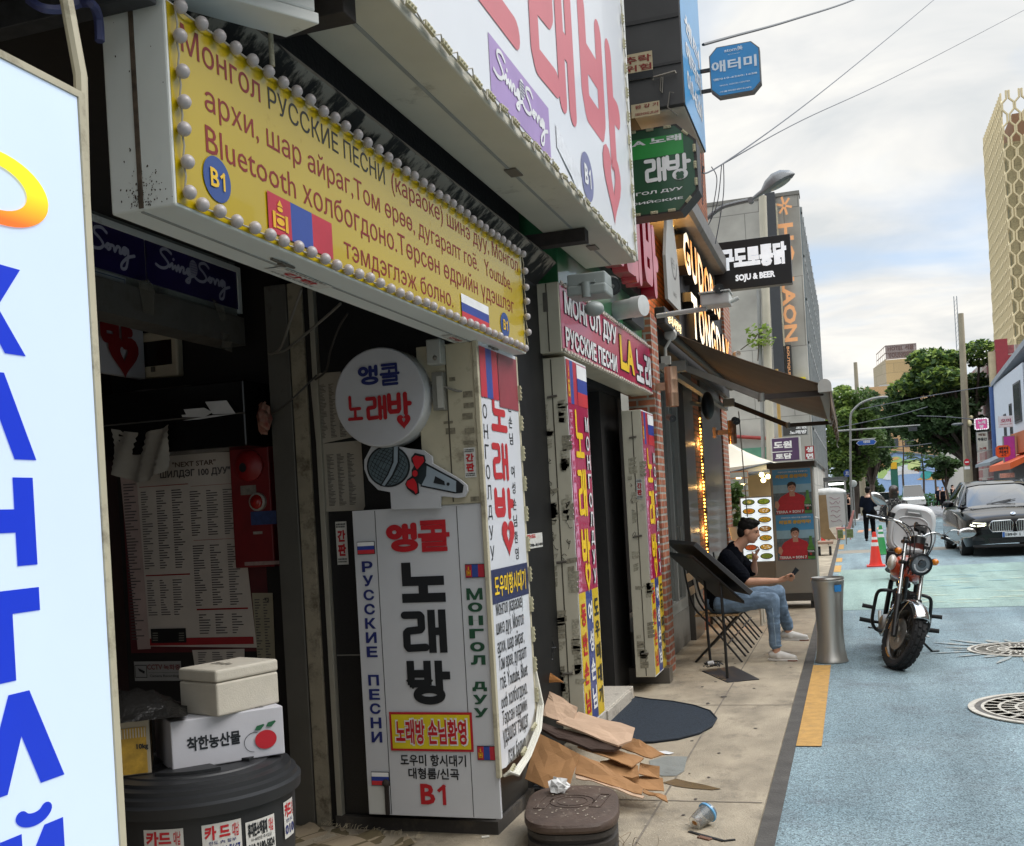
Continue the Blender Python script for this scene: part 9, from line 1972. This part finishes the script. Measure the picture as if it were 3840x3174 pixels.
mu('mural_shape',[(560,1730),(640,1640),(760,1590),(850,1585),(800,1650),(700,1700),(640,1735)],mat('mu_white','cfd3d6',.7),.06);mu('mural_shape',[(820,1560),(880,1535),(940,1560),(920,1630),(860,1660),(810,1620)],mat('mu_lime','c4d08a',.7),.08)
mu('mural_shape',[(935,1700),(960,1660),(1010,1645),(1060,1665),(1030,1715),(970,1730)],mat('mu_teal','3a9a96',.7),.09);mu('mural_shape',[(1120,1590),(1150,1565),(1185,1580),(1180,1610),(1140,1615)],MATS['mu_teal'],.09);mu('mural_shape',[(900,1735),(980,1700),(1100,1690),(1190,1700),(1190,1735)],MATS['mu_orange'],.04)
obj('roof',MB().prism([(gl[1][0]-.3,119.8,gl[1][1]),(gl[2][0],119.8,gl[2][1]),(gl[3][0]+.3,119.8,gl[3][1]),(gl[3][0]+.3,119.8,gl[3][1]+.15),(gl[2][0],119.8,gl[2][1]+.18),(gl[1][0]-.3,119.8,gl[1][1]+.15)],(0,8.5,0)),mat('roof_grey','5a6a72',.6),mb_)
obj('pale_annexe',MB().box(gl[4][0],14.5,121,128,0,6.5),mat('annexe','b9b5ac',.8,var=.05),mb_)
tb=thing('tan_block','tan banded apartment block glimpsed through the big tree','building',(8,150,0));obj('wall',MB().box(2.5,15.5,150,160,0,15.5),brickmat('tan_bands','c2a076','b8946a','9a8a72',12,1.6,.06,bump=.1),tb);q=MB()
for i in range(6):q.box(3.2+i*2,4.4+i*2,149.9,150,10.8,12.0);q.box(3.2+i*2,4.4+i*2,149.9,150,7.2,8.4)
obj('window',q,mat('win_dark','3d4246',.2),tb)
bn2=thing('white_banner','long white event banner stretched before the mural','banner',(5,112,2.9));c0=plY(112).uv(fN(610,1690));c1=plY(112).uv(fN(925,1630));obj('cloth',MB().box(c0[0],c1[0],112,112.03,c0[1],c1[1]),mat('banner_cloth','cfcdcb',.8),bn2);q=MB();text(q,plY(112),'제13회 공예마당',c0[0]+1.0,c0[1]+.25,c1[0]-.5,c1[1]-.15,bold=.04,d=.01);obj('lettering',q,BLACKL,bn2);obj('red_corner',MB().poly([(c1[0]-.5,111.99,c1[1]),(c1[0],111.99,c1[1]-.3),(c1[0],111.99,c1[1])]),RED,bn2)
gs=thing('green_post_sign','dark green street post sign with a yellow top in front of the banner','sign post',(4,100,0));c0=onY(fN(680,1736),100);c1=onY(fN(680,1575),100);obj('post',MB().box(c0 .x-.3,c0 .x+.3,100,100.2,0,c1 .z),mat('post_green','1f5a4a',.5),gs);obj('cap',MB().box(c0 .x-.26,c0 .x+.26,99.95,100.2,c1 .z-.45,c1 .z+.15),mat('post_yellow','d0a01c',.5),gs)
fnc=thing('low_fence','low green railings along the park edge','fence',(5,96,0));q=MB()
for z in(.4,.7,1.0):q.box(4.6,8.2,96,96.05,z,z+.08)
for i in range(10):q.box(4.6+i*.4,4.66+i*.4,95.98,96.08,0,1.1)
obj('rails',q,mat('fence_green','3f6a4a',.6),fnc)
hd3=tag(leafcloud('hedge',[(5.5,99,.5,3.5,1,.6),(1.5,99,.5,2,1,.6)],1600,.3,LF2,None,77),'clipped hedge under the mural wall','hedge')
def pole(name,label,Yd,a,b,r0,r1,m_):
 t=thing(name,label,'pole',(onY(a,Yd).x,Yd,0));top=onY(b,Yd);lo=onY(a,Yd);f_=lo+(lo-top)*(lo.z/(top.z-lo.z));obj('shaft',MB().cyl(f_,top,r0,r1,12),m_,t,smooth=True);return t
CP=mat('concrete_pole','8f8672',.85,var=.12,scale=2)
t=pole('concrete_pole','tall concrete utility pole in front of the big tree',58,fN(1420,1736),fN(1343,70),.24,.13,CP);a=onY(fN(1260,1185),58);b=onY(fN(1480,1180),58);obj('cable_wrap',MB().tube(smooth_path([tuple(onY(fN(*p),57.7))for p in((1365,850),(1385,1100),(1400,1400),(1440,1560))],4),.10,8),mat('cable_wrap','6d655a',.8),t,smooth=True)
q=MB().cyl(onY(fN(1360,1180),57.9),b,.03);obj('lamp_arm',q,GP2,t);obj('lamp_head',MB().ell(onY(fN(1315,1178),57.8),.32,.15,.075,14,8),LG,t,smooth=True);obj('globe_lamp',MB().ell(onY(fN(1430,1168),57.8),.12,.12,.16,12,8).ell(onY(fN(1447,1110),58),.10,.10,.10,12,8),mat('globe','d6c9a0',.3),t,smooth=True)
t2=thing('no_entry_sign','round red no entry sign with a white plate on the concrete pole','road sign',tuple(onY(fN(1403,1560),57.5)));c=onY(fN(1403,1558),57.55);p57=plY(57.5);q=MB();ngon(q,p57,c.x,c.z,.135,.17,.0);obj('disc',q,mat('sign_red_road','b5162a',.4),t2);obj('bar',rect(MB(),p57,c.x-.09,c.z-.03,c.x+.09,c.z+.03,.01),WHT,t2);obj('plate',rect(MB(),p57,c.x-.13,c.z-.36,c.x+.13,c.z-.22,.0),WHT,t2)
pole('tapered_pole','slimmer concrete pole rising out of the tree behind the blue road sign',75,fN(330,1300),fN(287,560),.22,.12,CP)
m5=thing('lamp_mast','slim grey mast carrying a curved lamp and long signal arm','lamp post',(.05,50,0));P=[tuple(onY(fN(*p),50))for p in((240,1736),(238,1300),(240,1100),(275,1030),(350,965),(450,925),(530,910))];lo=Vector(P[0]);obj('mast',MB().tube(smooth_path([(lo.x-.02,50,0)]+P,5),.05,8),GP2,m5,smooth=True)
obj('lamp_head',MB().ell(onY(fN(560,908),50),.24,.10,.06,14,8),GP2,m5,smooth=True);obj('signal_arm',MB().cyl(onY(fN(100,1248),50),onY(fN(935,1188),50),.045,.03,8),GP2,m5,smooth=True);obj('signal_box',MB().box(*sorted((onY(fN(820,1210),50).x,onY(fN(905,1210),50).x)),49.9,50.1,onY(fN(860,1245),50).z,onY(fN(860,1205),50).z),mat('signal_dark','33353a',.5),m5);obj('sign_arm',MB().cyl(onY(fN(245,1340),50),onY(fN(490,1322),50),.03),GP2,m5)
rs=thing('blue_road_sign','blue arrow shaped street name sign hung on the grey mast','road sign',tuple(onY(fN(395,1360),49.9)));p50=plY(49.9);L=[p50 .uv(fN(*p))for p in((295,1370),(320,1345),(475,1330),(500,1352),(478,1382),(322,1392))]
obj('border',MB().prism([p50 .p(u,v,0)for u,v in L[::-1]],(0,.04,0)),WHT,rs);cu=sum(u for u,v in L)/6;cv=sum(v for u,v in L)/6;q=MB();q.flat=True;q.poly([p50 .p(cu+(u-cu)*.95,cv+(v-cv)*.86,.01)for u,v in L[::-1]]);obj('face_panel',q,mat('road_blue_sign','2456a8',.4),rs);obj('lettering',text(MB(),p50,'이문대로',cu-.14,cv-.03,cu+.16,cv+.09,bold=.04,d=.02),WHT,rs)
ts_=thing('round_blue_sign','round blue toilet sign on a thin post','sign',tuple(onY(fN(205,1670),51.5)));p51=plY(51.5);c=p51 .uv(fN(205,1670));q=MB();ngon(q,p51,c[0],c[1],.17,.17,.01);obj('disc',q,mat('toilet_blue','27478a',.4),ts_);q=MB()
for s in(-1,1):ngon(q,p51,c[0]+s*.035,c[1]+.085,.014,.014,.02,10);rect(q,p51,c[0]+s*.035-.014,c[1]-.02,c[0]+s*.035+.014,c[1]+.065,.02)
text(q,p51,'공중화장실',c[0]-.11,c[1]-.08,c[0]+.11,c[1]-.045,bold=.03,d=.02);obj('pictogram',q,WHT,ts_);obj('post',MB().cyl((c[0]+.12,51.55,0),(c[0]+.12,51.55,c[1]),.02),GP2,ts_)
cmr=thing('convex_mirror','round grey convex mirror at the corner','mirror',tuple(onY(fQ(1465,840),53)));c=onY(fQ(1465,840),53);obj('disc',MB().ell(c,.19,.05,.17,18,10),mat('mirror_pale','a9aca8',.3),cmr,smooth=True);obj('post',MB().cyl((c.x,53.05,0),(c.x,53.05,c.z),.03),GP2,cmr)
for lab,L in(('long slack wire crossing the trees from the concrete pole',((330,1030),(1000,900),(1640,795))),('lower slack wire dipping across the street',((100,1215),(700,1090),(1010,1005))),('thin wire running to the concrete pole lamp',((900,1095),(1200,1105),(1480,1130))),('slack wire low over the park',((500,1410),(800,1400),(1050,1370)))):wire(lab,[tuple(onY(fN(*p),56))for p in L],.022,WG)
ht=thing('far_hotel','distant tan hotel tower with a rooftop letter frame','building',(11,260,0));TAN=brickmat('hotel_tan','c2a678','baa074','9a8763',5,2.2,.05,bump=.05)
obj('tower_body',MB().box(9.3,15.0,260,275,0,31.6),TAN,ht);obj('side_wing',MB().prism([(6.7,268,0),(9.3,260,0),(9.3,260,31.9),(6.7,268,30.8)],(.2,3,0)),brickmat('hotel_side','b3a48a','ada084','94886f',5,2.2,.05,bump=.05),ht);obj('white_block',MB().box(7.5,10.5,255,259,0,25.5),mat('white_block','b9b9b4',.8),ht)
q=MB()
for z in(31.9,33.4,35.0):q.bar((9.5,260.5,z),(16.1,260.5,z-.1),.15).bar((7.6,268,z-.9),(9.5,260.5,z),.15)
for i in range(14):q.bar((9.5+i*.5,260.6,31.8),(9.5+i*.5,260.6,35),.07)
for i in range(6):q.bar((7.6+i*.38,268-i*1.5,31.2+i*.14),(7.6+i*.38,268-i*1.5,34.2+i*.14),.07)
obj('sign_frame',q,mat('frame_rust','9a8a84',.7),ht);q=MB();ph=plY(260.3);obj('sign_backing',MB().box(9.4,16.2,260.7,260.75,31.8,35.0),mat('backing_pale','b5a8a4',.8),ht);text(q,ph,'HOTEL 서울',9.9,33.65,15.6,34.8,bold=.04);text(q,ph,'YOUNGBIN',9.9,32.1,15.6,33.25,bold=.04);obj('lettering',q,mat('letters_brown','6d5650',.7),ht)
an=thing('radio_mast','thin lattice radio mast standing behind the trees','mast',(24.6,259,0));q=MB()
for x in(24.55,25.15):q.cyl((x,259,20),(x,259,44.5),.10,None,5)
for i in range(14):q.bar((24.55,259,30+i),(25.15,259,31+i),.05)
obj('lattice',q,mat('mast_grey','8c9296',.7),an)
gt=thing('gold_tower','tall tower clad in a gold chain link lattice','building',(26,170,0));GOLD=mat('gold_lattice','cdbd95',.6,.0,var=.06);
XF0,XF1,ZT,ZB=24.1,36.0,57.5,0;XS,YS=20.3,192
obj('core',MB().prism([(XF0+.3,170.6,0),(XF1,170.6,0),(XF1,192,0),(XF0+.3,192,0)],(0,0,ZT-6)),brickmat('tower_core','a89c78','b0a480','857a5c',2.0,3.2,.05,bump=.05),gt);obj('roof_plant',MB().box(XF0+1.5,XF1,172,190,ZT-6,ZT-1.5),mat('roof_plant','8a6a52',.8),gt)
def chainpath(x,z0,n,st,wa,wb):
 P=[];
 for i in range(n):z=z0+i*st;P+=[(x-wa,z+st*.12),(x-wa,z+st*.40),(x-wb,z+st*.58),(x-wb,z+st*.92)]
 return P
q=MB();st=3.45;n=17;x=XF0+.75
while x<XF0+6:
 for s in(-1,1):P=chainpath(0,.5,n,st,.78,.18);q.tube([(x+s*-px if s>0 else x+px,169.9,z)for px,z in P],.17,5)
 x+=1.72
obj('front_lattice',q,GOLD,gt)
q=MB();Ln=22
for k in range(15):
 for s in(-1,1):
  P=chainpath(0,.5,n-0,st,.62,.12);q.tube([(XF0-.05,170.2+.75+k*1.45+(px if s>0 else-px),z)for px,z in P],.13,4)
obj('side_lattice',q,GOLD,gt);obj('side_wall',MB().box(XF0+.2,XF0+.3,170.6,192,0,ZT-6),mat('side_wall_gold','8d8666',.6),gt)
rb2=thing('red_brick_building','red and white brick building with a cream pipe behind the white shop','building',(7,58,0));obj('wall',MB().box(7.35,14,57.5,70,0,8.45),brickmat('red_white_brick','8d3038','a8a49c','b3aea4',1.2,.5,.03),rb2);obj('corner',MB().box(7.2,7.75,57.2,57.6,0,8.75),mat('corner_red','8a2c34',.7),rb2);obj('cream_edge',MB().box(6.9,7.2,57.4,57.8,0,8.2),mat('cream_edge','b5a888',.7),rb2)
ws=thing('white_shop_building','white two storey shop building with a blue corner pipe and dark windows','building',(6.5,48,0));WSH=mat('white_render','c3cad3',.8,var=.05,dirt=.7)
obj('wall',MB().prism([(6.5,53.2,0),(6.5,44.5,0),(6.5,44.5,6.2),(6.5,53.2,6.15)],(6,0,0)),WSH,ws);obj('roof_edge',MB().prism([(6.42,53.4,6.10),(6.42,40,6.9),(6.42,40,7.15),(6.42,53.4,6.30)],(3,0,0)),mat('roof_edge_grey','8d939a',.6),ws);obj('blue_pipe',MB().cyl((6.46,53.3,0),(6.46,53.3,6.1),.13),mat('pipe_blue','3a568a',.5),ws,smooth=True)
for y0,y1,z0,z1 in((49.6,50.2,3.6,4.6),(47.8,48.4,3.6,4.9),(45.2,47.0,4.0,5.6)):f_=obj('window',MB().box(6.46,6.5,y0,y1,z0,z1),mat('win_frame_dark','44484c',.5),ws);obj('pane',MB().box(6.45,6.46,y0+.08,y1-.08,z0+.08,z1-.08),mat('win_dark','3d4246',.2),f_)
obj('shop_front',MB().box(6.3,6.5,41,53,.0,2.6),mat('shop_front_dark','4a4b4b',.6,var=.2),ws);obj('grey_canopy',MB().prism([(5.6,53.6,2.55),(6.4,53.6,2.9),(6.4,53.6,2.75),(5.6,53.6,2.42)],(0,-5.5,0)),mat('canopy_grey','7d868c',.5),ws);obj('orange_canopy',MB().prism([(5.5,47.6,2.35),(6.5,47.6,2.75),(6.5,47.6,2.58),(5.5,47.6,2.12)],(0,-6,0)),mat('canopy_orange','d9602a',.6,var=.05),ws);obj('orange_fascia',MB().box(6.2,6.5,41,46.4,2.75,3.55),mat('fascia_orange','b8693a',.6,var=.1),ws);obj('dark_annexe',MB().box(6.2,12,36,44.5,0,8.0),mat('annexe_grey','55585a',.7),ws)if 0 else None
boxsign('white_square_sign','white rounded square sign with pink letters on the white shop',fN,44.2,(1722,1212),(1865,1090),.15,mat('sign_pale','d5d6dc',.4),[('오ᄋ' if 0 else '오미',(.15,.4,.85,.75),mat('pink_letters','a8506a',.4)),('open street cafe',(.1,.2,.9,.3),mat('pink_letters','a8506a',.4))],mat('sign_pale','d5d6dc'))
p43=plY(43.9);a=p43 .uv(fN(1697,1515));b=p43 .uv(fN(1838,1385));og2=oct_sign('orange_sign','orange eight sided sign with black Korean letters beside the orange canopy',p43,a[0],a[1],b[0],b[1],.09,.12,mat('sign_orange','d9541f',.45),mat('sign_orange_rim','a8441c',.5));q=MB();w,h=b[0]-a[0],b[1]-a[1];text(q,p43,'썬더',a[0]+w*.2,a[1]+h*.6,a[0]+w*.85,a[1]+h*.88,bold=.05,d=.006);text(q,p43,'치킨',a[0]+w*.2,a[1]+h*.3,a[0]+w*.85,a[1]+h*.56,bold=.05,d=.006);text(q,p43,'포차',a[0]+w*.35,a[1]+h*.1,a[0]+w*.7,a[1]+h*.24,bold=.04,d=.006);obj('lettering',q,BLACKL,og2)
t,pl,r=boxsign('pink_lit_sign','pink sign edged with white bulbs on the far pole',fN,55,(1492,1232),(1605,1122),.15,mat('sign_hotpink','c9508a',.4,emit=.15),[('노래',(.2,.5,.85,.85),WHT),('장',(.3,.12,.7,.42),WHT)]);q=MB()
for i in range(26):an_=2*pi*i/26;q.ell(((r[0]+r[2])/2+(r[2]-r[0])*.55*max(-1,min(1,1.3*cos(an_))),54.95,(r[1]+r[3])/2+(r[3]-r[1])*.52*max(-1,min(1,1.3*sin(an_)))),.035,None,None,6,4)
obj('bulbs',q,mat('bulb_pale','e3dde0',.3,emit=.4),t)
boxsign('tall_shop_sign','tall cream and red hanging sign beneath the pink bulb sign',fN,55,(1507,1450),(1612,1250),.15,mat('sign_cream2','b9b3a4',.5),[('태일',(.2,.78,.8,.92),mat('brown_letters','5a3a30',.5)),('부동산',(.1,.52,.9,.7),BLACKL),('노래',(.2,.06,.8,.2),DRED)])
boxsign('magenta_sign','magenta and black upright sign on the white shop',fN,44.6,(1780,1560),(1885,1290),.3,mat('sign_magenta','a83a94',.5,emit=.1),[])
boxsign('food_photo_sign','pink food photo sign above the black car roof',fN,42,(1728,1720),(1888,1662),.1,mat('food_pink','c98a78',.5,var=.4,scale=20),[])
sw2=MB().box(7.9,20,-8,60,-.05,.10);struct('far_pavement',sw2,SWM)if 0 else None
def smallcar(label,Yd,p,col,h=1.45,L_=4.2,fwd=1):
 c=onY(p,Yd);t=thing('parked_car',label,'car',(c.x,Yd,0),'distant parked cars');x,y=c.x,Yd;w=.85
 sec=[(y,.35,.75),(y+.3,.3,.9),(y+1.1,.28,.98),(y+1.9,.28,.98),(y+3.4,.3,1.0),(y+4.1,.4,.85)];q=MB()
 for yy,a,b in sec:q.v+=[(x-w*.95,yy,a),(x-w,yy,(a+b)/2),(x-w*.9,yy,b),(x+w*.9,yy,b),(x+w,yy,(a+b)/2),(x+w*.95,yy,a)]
 q.f+=[(i*6+j,i*6+(j+1)%6,(i+1)*6+(j+1)%6,(i+1)*6+j)for i in range(5)for j in range(6)]+[tuple(range(6)),tuple(range(30,36))];bd=obj('body',q,col,t,smooth=True,sharp=30)
 q=MB();
 for yy,a,ww in((y+1.0,.97,.8),(y+1.7,h-.03,.66),(y+2.6,h,.66),(y+3.5,.99,.78)):q.v+=[(x-ww,yy,a),(x+ww,yy,a)]
 q.f+=[(2*i,2*i+1,2*i+3,2*i+2)for i in range(3)];q.f+=[(0,2,4,6),(1,7,5,3)];obj('windows',q,CGL,t);obj('roof',MB().box(x-.64,x+.64,y+1.72,y+2.6,h-.01,h+.03),col,t,bevel=.02)
 for s in(-1,1):
  for yy in(y+.8,y+3.3):obj('wheel',MB().cyl((x+s*.88,yy,.32),(x+s*.68,yy,.32),.32,None,16),TYR,t,smooth=True)
  obj('headlight',MB().ell((x+s*.62,y+.02,.66),.16,.06,.07,10,6),mat('headlamp_glass','8d9486',.08),t,smooth=True)
smallcar('silver white hatchback parked before the mural',72,fO(620,640),mat('car_white','c9cbc9',.2,coat=.7));smallcar('white van like car parked further along by the pines',88,fO(930,560),mat('car_white2','c3c4c2',.2,coat=.7),1.85)
COL.objects.unlink(_to);bpy.data.objects.remove(_to)
for o in bpy.data.objects:
 if '_o' in o:del o['_o']
